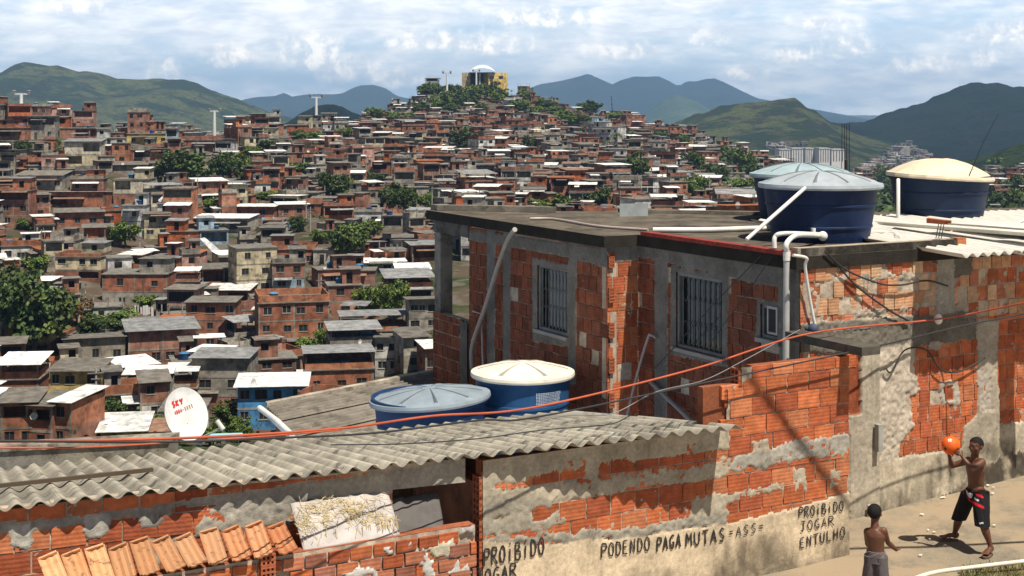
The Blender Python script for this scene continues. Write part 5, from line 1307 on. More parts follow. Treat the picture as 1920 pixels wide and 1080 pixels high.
# ------------------------------------------------------------------ hillside houses
BRK = [(0.33, .135, .078), (0.30, .118, .07), (0.36, .145, .08), (0.26, .12, .08), (0.33, .165, .11), (.29, .145, .105), (.37, .155, .085)]
GRY = [(0.32, .29, .245), (0.26, .235, .20), (0.37, .335, .285), (.30, .26, .21)]
CRM = [(0.50, .43, .29), (0.46, .40, .28), (.52, .46, .36)]
WHT = [(0.58, .56, .53), (0.52, .51, .48)]
COLS = {'brick': BRK, 'grey': GRY, 'cream': CRM, 'white': WHT, 'yellow': [(0.56, .42, .16), (.5, .36, .14)], 'blue': [(0.07, .23, .45)], 'pale blue': [(0.30, .40, .48)], 'green': [(0.22, .38, .14)], 'pink': [(.45, .27, .22)], 'orange': [(.42, .12, .045)]}
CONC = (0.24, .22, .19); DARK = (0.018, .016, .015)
ROOFC = {'slab': (0.20, .185, .16), 'white sheet': (.80, .79, .76), 'grey sheet': (.27, .27, .27), 'fibre-cement': (.19, .17, .145), 'rusty sheet': (.26, .15, .10), 'tile': (.34, .12, .05)}

def facade(mb, o, d, nrm, L, z0, z1, ops, col, deep=.16):
    """wall face from o along d with openings cut through it; ops = (t0, t1, a, b, depth, back colour)"""
    d = Vector(d); nrm = Vector(nrm); o = Vector(o)
    ts = sorted({0.0, L, *[q for op in ops for q in op[:2]]}); zs = sorted({z0, z1, *[q for op in ops for q in op[2:4]]})
    pt = lambda t, z, h=0: o + d * t + ZV * z - nrm * h
    for a, b in zip(ts[:-1], ts[1:]):
        for c, e in zip(zs[:-1], zs[1:]):
            mt, mz = (a + b) / 2, (c + e) / 2
            if any(op[0] < mt < op[1] and op[2] < mz < op[3] for op in ops): continue
            mb.quad(pt(a, c), pt(b, c), pt(b, e), pt(a, e), col)
    for a, b, c, e, dep, bc in ops:
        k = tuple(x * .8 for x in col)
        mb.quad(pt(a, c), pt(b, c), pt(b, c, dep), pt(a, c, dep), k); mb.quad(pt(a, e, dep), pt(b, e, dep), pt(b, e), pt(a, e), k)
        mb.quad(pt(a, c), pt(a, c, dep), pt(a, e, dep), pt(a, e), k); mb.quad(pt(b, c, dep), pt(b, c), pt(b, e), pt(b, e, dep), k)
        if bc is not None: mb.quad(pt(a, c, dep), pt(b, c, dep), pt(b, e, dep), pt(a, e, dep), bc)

def house_spec(w, fl, col, roof, r, d=None, fh=2.75, wins=None, openf=None, parapet=None, low=None, lowcol=None, tilt=None, balcony=False):
    return dict(w=w, d=d or max(5.5, min(9, w * r.uniform(.7, 1.0))), fl=fl, fh=fh, col=col, roof=roof, wins=wins, openf=openf if openf is not None else [r.random() < .34 for _ in range(fl)], parapet=parapet if parapet is not None else (roof == 'slab' and r.random() < .45),
                low=low, lowcol=lowcol, tilt=tilt if tilt is not None else r.uniform(.02, .09) * r.choice((-1, 1, 1)), balcony=balcony)

def house_geo(sp, r, detail=2):
    """geometry in the house's own space (front towards -Y, base at 0).  Returns lists of (part name, MB, material)"""
    w, d, fl, fh = sp['w'], sp['d'], sp['fl'], sp['fh']; x0, y0 = -w / 2, -d / 2
    wall, frame, roof, post = MB(), MB(), MB(), MB(); wins = []; extra = []
    cols = []
    for f in range(fl):
        c = sp['col'] if not (sp['lowcol'] and f < fl - 1 and (fl == 1 or f < (sp['low'] or 1))) else sp['lowcol']
        cols.append(Vector(r.choice(COLS[c])) * r.uniform(.85, 1.12))
    H = fl * fh
    X, Y_ = Vector((1, 0, 0)), Vector((0, 1, 0))
    for f in range(fl):
        z0, z1 = f * fh, (f + 1) * fh; c = tuple(cols[f]); ops = []; sops = []
        op = sp['openf'][f] if f < len(sp['openf']) else False
        if op:
            nb = max(1, int(w / 3.4)); bw_ = (w - .3) / nb
            for i in range(nb):
                if nb > 1 and r.random() < .3 and detail > 0: continue
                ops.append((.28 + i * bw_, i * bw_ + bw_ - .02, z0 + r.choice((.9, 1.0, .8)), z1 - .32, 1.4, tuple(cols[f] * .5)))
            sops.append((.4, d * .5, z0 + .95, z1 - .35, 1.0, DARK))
        else:
            nw = sp['wins'] if sp['wins'] is not None else max(1, int(w / 2.9 + r.random() * .8)); gp = w / max(1, nw)
            for i in range(nw):
                if sp['wins'] is None and r.random() < .16: continue
                ww = r.choice((.9, 1.1, 1.3, 1.5)); hh = r.choice((.95, 1.1, 1.2)); cx = (i + .5 + r.uniform(-.16, .16)) * gp; sl = z0 + r.uniform(.95, 1.15)
                if f == 0 and i == 0 and r.random() < .35: sl, hh, ww = z0 + .02, 2.05, .85
                a, b = max(.25, cx - ww / 2), min(w - .25, cx + ww / 2)
                if ops and a < ops[-1][1] + .15: continue
                ops.append((a, b, sl, min(sl + hh, z1 - .3), .16, None if detail == 2 else DARK)); wins.append((x0 + a, x0 + b, sl, min(sl + hh, z1 - .3), hh > 1.9))
            if r.random() < .7: cx = d * r.uniform(.3, .7); sops.append((cx - .5, cx + .5, z0 + 1.0, z0 + 2.0, .16, DARK))
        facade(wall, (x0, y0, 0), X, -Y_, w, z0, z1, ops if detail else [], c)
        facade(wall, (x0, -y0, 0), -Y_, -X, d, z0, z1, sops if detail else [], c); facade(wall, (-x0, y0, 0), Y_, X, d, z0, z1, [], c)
        wall.quad((-x0, -y0, z0), (x0, -y0, z0), (x0, -y0, z1), (-x0, -y0, z1), c)
        if not detail:
            for (t0, t1, a, b, dep, bc) in ops: wall.frame_box((x0 + t0, y0 - .02, a), X * (t1 - t0), Y_ * .018, ZV * (b - a), DARK)
        cc = tuple(Vector(CONC) * r.uniform(.8, 1.15))
        plain = sp['col'] not in ('brick', 'orange')
        if not plain or f:
            frame.frame_box((x0 - .03, y0 - .03, z0 - .12), X * (w + .06), Y_ * .06, ZV * .22, cc); frame.frame_box((x0 - .03, y0 + .03, z0 - .12), X * .06, Y_ * (d - .06), ZV * .22, cc)
        if detail and not plain:
            for t in [0, w - .2] + ([w / 2 - .1] if w > 6.5 else []):
                if any(q[0] < t + .2 and q[1] > t for q in ops): continue
                frame.frame_box((x0 + t - .004, y0 - .025, z0 + .1), X * .2, Y_ * .05, ZV * (fh - .22), cc)
        if sp['balcony'] and f and detail:
            frame.frame_box((x0, y0 - 1.0, z0 - .10), X * w, Y_ * .96, ZV * .12, cc); frame.frame_box((x0, y0 - 1.0, z0 + .02), X * w, Y_ * .1, ZV * .85, tuple(cols[f] * r.uniform(.85, 1.05)))
    wall.frame_box((x0, y0, -3.5), X * w, Y_ * d, ZV * 3.5, tuple(Vector(r.choice(GRY + BRK[:2])) * .8))
    rc = tuple(Vector(ROOFC[sp['roof']]) * r.uniform(.82, 1.1)); tl = sp['tilt']; ov = r.uniform(.2, .5)
    flat = sp['roof'] == 'slab'
    if flat or sp['parapet'] == 'terrace':
        roof.frame_box((x0 - .18, y0 - .25, H), X * (w + .36), Y_ * (d + .4), ZV * .14, ROOFC['slab'])
        if sp['parapet']:
            ph = r.choice((.55, .8, 1.0)); pc = tuple(Vector(r.choice(BRK if r.random() < .7 else GRY)) * r.uniform(.85, 1.1))
            for a, b, e, g in ((x0, y0, w, .13), (x0, -y0 - .13, w, .13), (x0, y0 + .13, .13, d - .26), (-x0 - .13, y0 + .13, .13, d - .26)): wall.frame_box((a, b, H + .141), X * e, Y_ * g, ZV * ph, pc)
    if not flat:
        zt = H + .02
        if sp['parapet'] == 'terrace':
            ht = r.uniform(1.9, 2.4); zt = H + ht
            for px_, py_ in ((x0 + .1, y0 + .1), (-x0 - .2, y0 + .1), (x0 + .1, -y0 - .2), (-x0 - .2, -y0 - .2)): post.frame_box((px_, py_, H + .14), X * .1, Y_ * .1, ZV * (ht - .05), tuple(Vector((.4, .38, .35)) * r.uniform(.6, 1.2)))
        else:
            for sx in (x0, -x0 - .12): wall.frame_box((sx, y0, H), X * .12, Y_ * d, ZV * .0201, tuple(cols[-1]))
        rise = tl * d; a = Vector((x0 - ov, y0 - ov - .3, zt + .1 - (rise * .5 if sp['parapet'] == 'terrace' else min(0, rise)))); 
        roof.frame_box(a, X * (w + 2 * ov), Vector((0, d + 2 * ov + .3, rise)), ZV * .05, rc)
        if sp['parapet'] != 'terrace':
            zf = zt; hi = abs(rise) + .1
            wall.frame_box((x0 + .01, (-y0 - .16) if rise > 0 else y0 + .02, H), X * (w - .02), Y_ * .13, ZV * (hi * .92), tuple(cols[-1]))
            wall.add([(x0, y0, H), (x0, -y0, H), (x0, -y0 if rise > 0 else y0, H + hi)], [(0, 2, 1)], tuple(cols[-1]))
    if flat and r.random() < (.45 if w < 9 else .25):            # a room standing on part of the roof
        rw, rd, rh = w * r.uniform(.4, .62), d * r.uniform(.45, .7), r.uniform(2.1, 2.5); rm = MB(); rr2 = MB(); ax_ = r.choice((x0, -x0 - rw)); ay_ = r.uniform(y0 + .1, -y0 - rd); zb2 = H + .142; c = tuple(Vector(r.choice(COLS[sp['col']] if r.random() < .6 else GRY + BRK)) * r.uniform(.85, 1.1))
        ow = min(1.0, rw * .4); o0 = r.uniform(.2, rw - ow - .2)
        facade(rm, (ax_, ay_, 0), X, -Y_, rw, zb2, zb2 + rh, [(o0, o0 + ow, zb2 + (.02 if r.random() < .4 else .9), zb2 + 1.9, .3, DARK)], c)
        facade(rm, (ax_, ay_ + rd, 0), -Y_, -X, rd, zb2, zb2 + rh, [], c); facade(rm, (ax_ + rw, ay_, 0), Y_, X, rd, zb2, zb2 + rh, [], c)
        rm.quad((ax_ + rw, ay_ + rd, zb2), (ax_, ay_ + rd, zb2), (ax_, ay_ + rd, zb2 + rh), (ax_ + rw, ay_ + rd, zb2 + rh), c)
        extra += [('roof_room', rm, 'masonry'), ('roof_room_cover', rr2, 'hillroof')]; rr2.frame_box((ax_ - .3, ay_ - .4, zb2 + rh), X * (rw + .6), Vector((0, rd + .7, r.uniform(-.2, .3))), ZV * .06, tuple(Vector(ROOFC[r.choice(('slab', 'fibre-cement', 'white sheet', 'grey sheet'))]) * r.uniform(.8, 1.1)))
    elif flat and r.random() < .5:                               # starter columns waiting for the next storey
        for cx_, cy_ in ((x0, y0), (-x0 - .18, y0), (x0, -y0 - .18), (-x0 - .18, -y0 - .18), (-.09, y0)):
            sc_ = MB(); extra.append(('starter_column', sc_, 'masonry')); sc_.frame_box((cx_, cy_, H + .142), X * .18, Y_ * .18, ZV * r.uniform(.5, 1.9), CONC)
    if r.random() < .30 and w > 4.4:                             # awning over the front
        aw = w * r.uniform(.4, .8); ax_ = r.uniform(x0, -x0 - aw); az_ = (r.randint(1, fl) - 1) * fh + 2.35
        aw_ = MB(); extra.append(('awning', aw_, 'hillroof')); aw_.frame_box((ax_, y0 - 1.25, az_), X * aw, Vector((0, 1.2, .28)), ZV * .04, tuple(Vector(ROOFC[r.choice(('grey sheet', 'fibre-cement', 'white sheet', 'rusty sheet'))]) * r.uniform(.8, 1.1)))
    if r.random() < .32:                                         # lean-to against one side
        lw_, ld_, lh_ = r.uniform(1.4, 2.4), d * r.uniform(.4, .8), r.uniform(2.0, 2.5) + (fh if fl > 1 and r.random() < .4 else 0); sx = r.choice((-1, 1)); bx_ = -x0 + .004 if sx > 0 else x0 - .004 - lw_; c = tuple(Vector(r.choice(BRK + GRY)) * r.uniform(.8, 1.1))
        l1, l2 = MB(), MB(); extra += [('lean_to', l1, 'masonry'), ('lean_to_roof', l2, 'hillroof')]; l1.frame_box((bx_, y0 + r.uniform(.3, 1.2), -3), X * lw_, Y_ * ld_, ZV * (3 + lh_), c); l2.frame_box((bx_ - .2, y0 + .1, lh_ + .02), X * (lw_ + .4), Vector((0, ld_ + 1.2, .15)), ZV * .05, tuple(Vector(ROOFC[r.choice(('slab', 'fibre-cement', 'white sheet', 'rusty sheet'))]) * r.uniform(.8, 1.1)))
        l1.frame_box((bx_ + lw_ * .3, y0 + .06, lh_ - 1.4), X * .7, Y_ * .02, ZV * .8, DARK)
    return wall, frame, roof, post, wins, extra

def window_mesh(a, b, z0, z1, y, door, r):
    mb = MB(); fc = r.choice([(.20, .19, .18), (.36, .35, .33), (.10, .08, .06), (.15, .14, .12), (.08, .08, .08)]); X, Y_ = Vector((1, 0, 0)), Vector((0, 1, 0)); t = .05
    mb.frame_box((a, y + .05, z0), X * (b - a), Y_ * .04, ZV * t, fc); mb.frame_box((a, y + .05, z1 - t), X * (b - a), Y_ * .04, ZV * t, fc)
    mb.frame_box((a, y + .05, z0 + t), X * t, Y_ * .04, ZV * (z1 - z0 - 2 * t), fc); mb.frame_box((b - t, y + .05, z0 + t), X * t, Y_ * .04, ZV * (z1 - z0 - 2 * t), fc)
    if not door: mb.frame_box(((a + b) / 2 - .03, y + .055, z0 + t), X * .06, Y_ * .03, ZV * (z1 - z0 - 2 * t), fc); mb.frame_box((a - .06, y - .06, z0 - .07), X * (b - a + .12), Y_ * .12, ZV * .068, (.32, .3, .27))
    mb.frame_box((a, y + .11, z0), X * (b - a), Y_ * .02, ZV * (z1 - z0), (.1, .06, .04) if door and r.random() < .6 else DARK)
    return mb

LANDMARKS = []      # (phrase, px, py)
HOUSES = []         # records: spec, position, rotation, label hint
def place(px0, px1, ytop, ybase, fl, col, roof, hint=None, rot=None, lm=None, **kw):
    """a house whose outline was read off the photograph; it is stood on the hillside at its own distance and real size"""
    pc = (px0 + px1) / 2; g = hit(pc, min(ybase, 845)); Y = g.y
    r = random.Random(int(px0 * 7 + ytop * 13)); th = rot if rot is not None else R(r.uniform(-6, 22))
    w_ = (px1 - px0) / F * Y / (abs(math.cos(th)) + .25 * abs(math.sin(th))); fh = (ybase - ytop) / F * Y / fl
    fh = min(max(fh, 2.3), 3.3)
    sp = house_spec(w_, fl, col, roof, r, fh=fh, **kw)
    base = Vector((g.x, g.y + sp['d'] * .5, -(ybase - HZ) / F * Y))
    HOUSES.append(dict(sp=sp, p=base, th=th, hint=hint, hero=True, px=pc, py=(ytop + ybase) / 2, size=(px1 - px0) * (ybase - ytop), foot=max(w_, sp['d']) * .5))
    if lm: LANDMARKS.append((lm, pc, (ytop + ybase) / 2))
T_ = 'terrace'
place(222, 352, 620, 690, 2, 'brick', 'grey sheet', wins=4, openf=[False, True], lm='the long brick house under a grey roof', tilt=.05)
place(360, 468, 690, 778, 3, 'grey', 'grey sheet', openf=[False, False, True], parapet=None, lowcol='brick', low=1, lm='the grey house with an open top floor', tilt=.05)
place(348, 440, 568, 662, 3, 'brick', 'fibre-cement', wins=3, openf=[0, 0, 0], lm='the tall brick house')
place(92, 184, 697, 775, 2, 'yellow', 'fibre-cement', wins=4, openf=[True, False], lowcol='grey', low=1, lm='the yellow upper-floor house', balcony=True)
place(105, 220, 640, 685, 1, 'grey', 'fibre-cement', wins=3, openf=[0])
place(248, 304, 722, 796, 2, 'brick', 'fibre-cement', wins=1, openf=[0, 0], lowcol='white', low=1, rot=R(18))
place(-5, 68, 712, 765, 1, 'brick', 'white sheet', wins=2, openf=[0], parapet=T_)
place(-8, 58, 768, 850, 2, 'brick', 'fibre-cement', wins=2, openf=[0, 1]); place(56, 113, 772, 856, 2, 'brick', 'fibre-cement', wins=1, rot=R(-12)); place(112, 152, 786, 850, 2, 'brick', 'white sheet', wins=2, rot=R(-16))
place(180, 262, 812, 856, 1, 'yellow', 'white sheet', wins=1, lm='the low yellow house under white sheets', tilt=.08)
place(440, 568, 732, 806, 2, 'blue', 'white sheet', wins=4, openf=[0, 0], lm='the bright blue house', rot=R(6), tilt=.05)
place(312, 350, 680, 716, 1, 'white', 'slab', wins=1)
place(470, 606, 568, 668, 3, 'brick', 'slab', wins=4, openf=[0, 0, 0], lm='the wide three-storey brick house', rot=R(14))
place(526, 590, 566, 590, 1, 'brick', 'white sheet', openf=[1], parapet=None)
place(608, 705, 655, 712, 2, 'cream', 'grey sheet', openf=[1, 0], parapet=T_, lm='the beige porch house', rot=R(12))
place(700, 745, 640, 706, 2, 'white', 'fibre-cement', wins=2, openf=[0, 0], lm='the white two-storey house', rot=R(4))
place(742, 790, 640, 700, 2, 'grey', 'fibre-cement', wins=1)
place(560, 692, 694, 742, 1, 'brick', 'grey sheet', wins=3, openf=[0], parapet=T_, lm='the brick house with a grey porch roof', rot=R(10))
place(786, 816, 650, 704, 1, 'brick', 'white sheet', wins=1, rot=R(15))
place(760, 816, 575, 626, 2, 'grey', 'fibre-cement', wins=3, openf=[0, 0])
place(470, 545, 680, 740, 2, 'brick', 'slab', wins=2, openf=[0, 0], parapet=False)
place(630, 760, 622, 654, 1, 'brick', 'grey sheet', wins=3, openf=[1], parapet=T_, rot=R(10))
place(212, 278, 328, 390, 2, 'cream', 'slab', wins=2, openf=[0, 1], lowcol='brick', low=1, parapet=False, lm='the cream box house', rot=R(2))
place(128, 190, 328, 362, 1, 'brick', 'slab', wins=2, openf=[0]); place(26, 116, 324, 356, 1, 'grey', 'fibre-cement', wins=3, openf=[0], rot=R(3))
place(-6, 54, 358, 428, 3, 'brick', 'slab', wins=2, openf=[0, 0, 1], rot=R(2)); place(90, 192, 362, 392, 1, 'brick', 'white sheet', wins=2, openf=[1])
place(92, 182, 390, 428, 1, 'brick', 'fibre-cement', wins=3, openf=[0]); place(182, 226, 388, 424, 1, 'orange', 'slab', wins=1, openf=[0])
place(226, 270, 384, 444, 2, 'white', 'slab', wins=1, openf=[0, 0], parapet=False, lm='the blank white house', rot=R(4)); place(262, 312, 402, 448, 2, 'cream', 'fibre-cement', wins=2, openf=[0, 0])
place(150, 202, 420, 458, 1, 'orange', 'fibre-cement', wins=1, openf=[0], rot=R(16)); place(155, 190, 452, 480, 1, 'blue', 'slab', wins=2, openf=[0], parapet=False, lm='the small blue house')
place(312, 372, 432, 464, 1, 'orange', 'slab', wins=1, openf=[0], parapet=False, lm='the bright orange house'); place(-8, 62, 462, 492, 1, 'white', 'slab', wins=3, openf=[0], parapet=True, lm='the row of white windows')
place(104, 192, 484, 530, 2, 'cream', 'slab', wins=4, openf=[1, 0], lowcol='brick', low=1, parapet=True); place(190, 312, 515, 580, 2, 'brick', 'slab', wins=2, openf=[0, 0], lowcol='grey', low=1, parapet=False, lm='the windowless brick slab house', rot=R(2))
place(428, 506, 466, 555, 3, 'cream', 'slab', wins=2, openf=[0, 0, 0], parapet=False, lm='the cream three-storey block', rot=R(24))
place(368, 452, 500, 538, 1, 'brick', 'fibre-cement', wins=3, openf=[1]); place(386, 468, 545, 572, 1, 'brick', 'white sheet', openf=[1], parapet=None)
place(360, 470, 408, 438, 1, 'grey', 'white sheet', openf=[1], tilt=.03); place(366, 420, 428, 462, 1, 'pale blue', 'slab', wins=1)
place(505, 590, 456, 500, 1, 'brick', 'slab', wins=4, openf=[0], parapet=True, lm='the brick house with a walled roof', rot=R(3)); place(505, 568, 494, 548, 2, 'brick', 'slab', wins=2, openf=[0, 0], lowcol='pale blue', low=1)
place(585, 650, 504, 540, 1, 'brick', 'slab', wins=1, openf=[0], parapet=False, rot=R(20)); place(648, 702, 508, 540, 1, 'brick', 'slab', wins=0, openf=[0], parapet=False)
place(608, 672, 536, 596, 2, 'brick', 'slab', wins=1, openf=[0, 0], parapet=False, rot=R(12)); place(715, 805, 545, 568, 1, 'grey', 'grey sheet', openf=[1], parapet=T_)
place(664, 718, 390, 424, 1, 'white', 'slab', wins=2, openf=[0]); place(716, 754, 398, 432, 1, 'grey', 'slab', openf=[1]); place(514, 572, 384, 408, 1, 'brick', 'white sheet', wins=2, openf=[0], tilt=.03); place(600, 658, 380, 412, 1, 'orange', 'slab', openf=[1])
place(436, 516, 388, 412, 1, 'brick', 'white sheet', wins=2, tilt=.02); place(764, 816, 456, 492, 1, 'brick', 'grey sheet', openf=[1]); place(675, 738, 494, 516, 1, 'white', 'white sheet', wins=2, tilt=.06); place(738, 804, 512, 530, 1, 'grey', 'white sheet', wins=2, tilt=.1)
place(108, 192, 232, 262, 1, 'brick', 'slab', openf=[1], parapet=False, lm='the big brick house on the ridge', rot=R(8)); place(118, 186, 262, 314, 2, 'cream', 'grey sheet', wins=2, openf=[1, 1], lm='the two-storey house with dark balconies', rot=R(6))
place(236, 314, 238, 272, 1, 'yellow', 'slab', wins=3, openf=[0], parapet=False, lm='the yellow house on the ridge', rot=R(3)); place(-8, 50, 226, 262, 1, 'brick', 'slab', openf=[1]); place(48, 100, 216, 262, 2, 'grey', 'fibre-cement', wins=2, openf=[0, 1])
place(384, 424, 226, 252, 1, 'white', 'slab', openf=[1], lm='the white frame house on the ridge'); place(338, 412, 256, 284, 1, 'brick', 'slab', wins=1); place(355, 414, 294, 326, 1, 'cream', 'slab', wins=2, openf=[0])
place(1118, 1170, 236, 280, 3, 'white', 'slab', wins=4, openf=[0, 0, 0], parapet=False, lm='the white block beside two palms', rot=R(-28)); place(1062, 1098, 216, 236, 2, 'green', 'slab', wins=2, lm='the green house'); place(1168, 1208, 216, 246, 3, 'brick', 'slab', wins=3, openf=[0, 0, 0], parapet=False, lm='the brick block at the ridge end')
place(205, 280, 310, 330, 1, 'grey', 'fibre-cement', openf=[1]); place(530, 600, 246, 262, 1, 'orange', 'slab', wins=2, openf=[0]); place(590, 640, 246, 262, 1, 'brick', 'slab', wins=3)

# trees read off the photograph: centre px, foot py, width, height, kind, phrase
TREES = [(48, 700, 150, 172, 'mango', 'the big dark tree'), (-20, 640, 110, 130, 'bamboo', None), (132, 632, 60, 64, 'autumn', 'the rusty-leaved tree'), (326, 366, 96, 76, 'mango', 'the broad dark tree'), (428, 350, 62, 58, 'mango', None), (452, 345, 44, 50, 'bright', None), (230, 470, 60, 44, 'bright', None), (300, 556, 56, 44, 'mango', None),
         (652, 505, 74, 74, 'round', 'the round lone tree'), (692, 606, 58, 66, 'bright', 'the twin bright trees'), (736, 604, 60, 68, 'bright', None), (622, 376, 52, 48, 'mango', None), (642, 380, 36, 40, 'bright', None), (736, 402, 56, 56, 'mango', 'the dark tree mass'), (760, 404, 40, 44, 'mango', None), (796, 396, 30, 34, 'bright', None),
         (866, 292, 44, 46, 'mango', None), (1196, 352, 56, 62, 'mango', 'the dark tree above the flat roof'), (1304, 336, 44, 50, 'mango', None), (1304, 386, 52, 54, 'bright', None), (1012, 404, 60, 30, 'bright', None), (1056, 404, 50, 34, 'bright', None), (1112, 402, 54, 46, 'mango', None), (990, 286, 26, 30, 'mango', None), (1366, 320, 44, 40, 'bright', None), (1396, 330, 50, 44, 'bright', None), (1350, 352, 46, 40, 'mango', None), (1392, 372, 50, 36, 'bright', None), (1418, 348, 44, 40, 'mango', None), (1436, 372, 40, 40, 'bright', None), (1286, 282, 28, 26, 'bright', None),
         (770, 184, 46, 38, 'round', 'the round hilltop tree'), (732, 204, 40, 36, 'mango', None), (806, 194, 40, 34, 'round', None), (828, 212, 60, 46, 'bright', None), (850, 194, 56, 40, 'round', None), (872, 214, 60, 56, 'mango', None), (890, 196, 56, 46, 'bright', None), (912, 190, 48, 44, 'mango', None), (842, 222, 50, 34, 'mango', None), (936, 196, 44, 34, 'bright', None), (960, 184, 26, 24, 'mango', None), (984, 196, 30, 28, 'bright', None), (760, 202, 34, 28, 'bright', None), (790, 216, 40, 24, 'mango', None), (905, 214, 40, 26, 'bright', None),
         (1030, 214, 30, 22, 'mango', None), (1076, 212, 40, 26, 'mango', None), (1104, 220, 50, 30, 'mango', None), (1130, 222, 44, 28, 'bright', None), (1014, 206, 24, 22, 'bright', None), (1216, 242, 26, 34, 'mango', 'the dark tree at the ridge end'), (1046, 224, 40, 22, 'bright', None),
         (222, 242, 30, 20, 'mango', None), (300, 240, 42, 24, 'mango', None), (334, 242, 40, 20, 'bright', None), (362, 244, 30, 18, 'mango', None), (204, 244, 20, 16, 'mango', None), (540, 258, 30, 20, 'bright', None), (556, 264, 30, 18, 'mango', None), (582, 268, 40, 22, 'bright', None), (680, 212, 24, 22, 'mango', None), (664, 238, 40, 22, 'bright', None), (40, 298, 34, 28, 'mango', None), (104, 286, 18, 22, 'bright', None), (42, 436, 30, 22, 'bright', None),
         (574, 672, 50, 36, 'bright', None), (606, 664, 34, 40, 'bright', None), (206, 620, 80, 34, 'bright', None), (178, 626, 60, 32, 'mango', None), (270, 590, 40, 34, 'bright', None), (206, 806, 56, 54, 'mango', None), (236, 790, 46, 40, 'bright', None), (300, 828, 54, 40, 'bright', None), (330, 838, 60, 36, 'mango', None), (420, 812, 54, 50, 'mango', None), (448, 830, 46, 40, 'bright', None), (396, 838, 50, 30, 'bright', None), (4, 755, 36, 40, 'bright', None), (700, 452, 44, 34, 'bright', None), (488, 376, 50, 18, 'bright', None), (600, 462, 36, 30, 'bright', None), (290, 520, 26, 24, 'bright', None), (708, 350, 40, 26, 'mango', None), (560, 330, 50, 26, 'bright', None), (500, 286, 40, 22, 'mango', None), (250, 404, 24, 22, 'mango', None),
         (1060, 236, 50, 26, 'bright', None), (1090, 240, 40, 20, 'mango', None), (1150, 232, 36, 22, 'bright', None), (1000, 224, 36, 22, 'bright', None), (975, 214, 40, 24, 'bright', None), (700, 226, 36, 22, 'bright', None), (716, 218, 30, 20, 'mango', None), (745, 236, 50, 26, 'bright', None), (1240, 268, 40, 24, 'mango', None), (640, 262, 40, 20, 'bright', None), (470, 300, 40, 22, 'bright', None), (392, 400, 40, 26, 'bright', None), (556, 440, 36, 30, 'mango', None), (820, 440, 44, 40, 'bright', None), (60, 520, 50, 40, 'bright', None), (336, 640, 40, 30, 'bright', None), (520, 640, 40, 28, 'bright', None), (450, 690, 36, 30, 'mango', None), (610, 720, 40, 30, 'bright', None), (1880, 330, 40, 34, 'bright', None), (1900, 372, 44, 40, 'mango', None), (1880, 396, 34, 34, 'mango', None), (1915, 400, 40, 40, 'bright', None), (1668, 352, 34, 34, 'bright', None), (1676, 376, 26, 30, 'mango', None), (1652, 330, 40, 26, 'mango', None), (1860, 322, 40, 26, 'mango', None)]
PALMS = [(881, 396, 34, 62, 'the tall palm'), (1156, 284, 22, 42, None), (1186, 282, 26, 44, None), (1140, 290, 18, 30, None), (1100, 306, 16, 30, None), (1400, 320, 20, 34, None)]
for q in TREES + [(*p[:4], 'palm', p[4]) for p in PALMS]:
    if q[5]: LANDMARKS.append((q[5], q[0], q[1] - q[3] / 2))
LANDMARKS += [('the satellite dish', 350, 776), ('the white-domed station', 905, 150), ('the blue tarpaulin', 525, 416), ('the tilted silver roof', 316, 385), ('the ridge pylon', 40, 200), ('the slender pylon', 592, 210), ('the flat roof edge', 830, 420), ('the front roof tank', 1538, 390), ('the cream tank lid', 1762, 330), ('the glass panel', 1188, 392)]

def fg_top(px):
    for a, b, y in ((-999, 310, 842), (310, 490, 832), (490, 560, 770), (560, 700, 745), (700, 814, 712), (814, 1210, 404), (1210, 1408, 400), (1408, 1600, 306), (1600, 1660, 330), (1660, 1850, 306), (1850, 3000, 408)):
        if a <= px < b: return y
    return 400
def taken(x, y, rad):
    for h in HOUSES:
        if abs(h['p'].x - x) < 40 and (h['p'].x - x) ** 2 + ((h['p'].y - y) * (.85)) ** 2 < (h['foot'] + rad) ** 2 * .80: return True
    return False
TREEPOS = []
for px, py, w_, h_, kind, ph in TREES:
    g = hit(px, min(py, 848), 110 if px < 1500 else 350); kq = .84 if (815 < px < 970 and py < 226) else 1.08; w_, h_ = w_ * kq, h_ * kq; TREEPOS.append((g, w_ / F * g.y, h_ / F * g.y, kind, px, py))
GRID = {}
def gput(h):
    GRID.setdefault((int(h['p'].x // 16), int(h['p'].y // 16)), []).append(h)
for h in HOUSES: gput(h)
def taken(x, y, rad):
    gx_, gy_ = int(x // 16), int(y // 16)
    for i in (-1, 0, 1):
        for k in (-1, 0, 1):
            for h in GRID.get((gx_ + i, gy_ + k), ()):
                if (h['p'].x - x) ** 2 + (h['p'].y - y) ** 2 < ((h['foot'] + rad) * .93) ** 2: return True
    return False
HERO = [h for h in HOUSES]
KEEP = [(h['px'] - h['sp']['w'] * .5 / h['p'].y * F, h['px'] + h['sp']['w'] * .5 / h['p'].y * F, HZ - F * (h['p'].z + h['sp']['fl'] * h['sp']['fh'] + .5) / h['p'].y, HZ - F * (h['p'].z + .3) / h['p'].y, h['p'].y, .10) for h in HERO]
KEEP += [(t[4] - t[1] * .42 / t[0].y * F, t[4] + t[1] * .42 / t[0].y * F, t[5] - t[2] / t[0].y * F, t[5] - t[2] * .25 / t[0].y * F, t[0].y, .14) for t in TREEPOS]
def hides(pc, dpx, ytop, yb, Y):
    for a, b, t, e, yy, lim in KEEP:
        if Y < yy + 1:
            ox = min(b, pc + dpx * .62) - max(a, pc - dpx * .62); oy = min(e, yb) - max(t, ytop)
            if ox > 0 and oy > 0 and ox * oy > lim * (b - a) * (e - t): return True
    return False
r = random.Random(21)
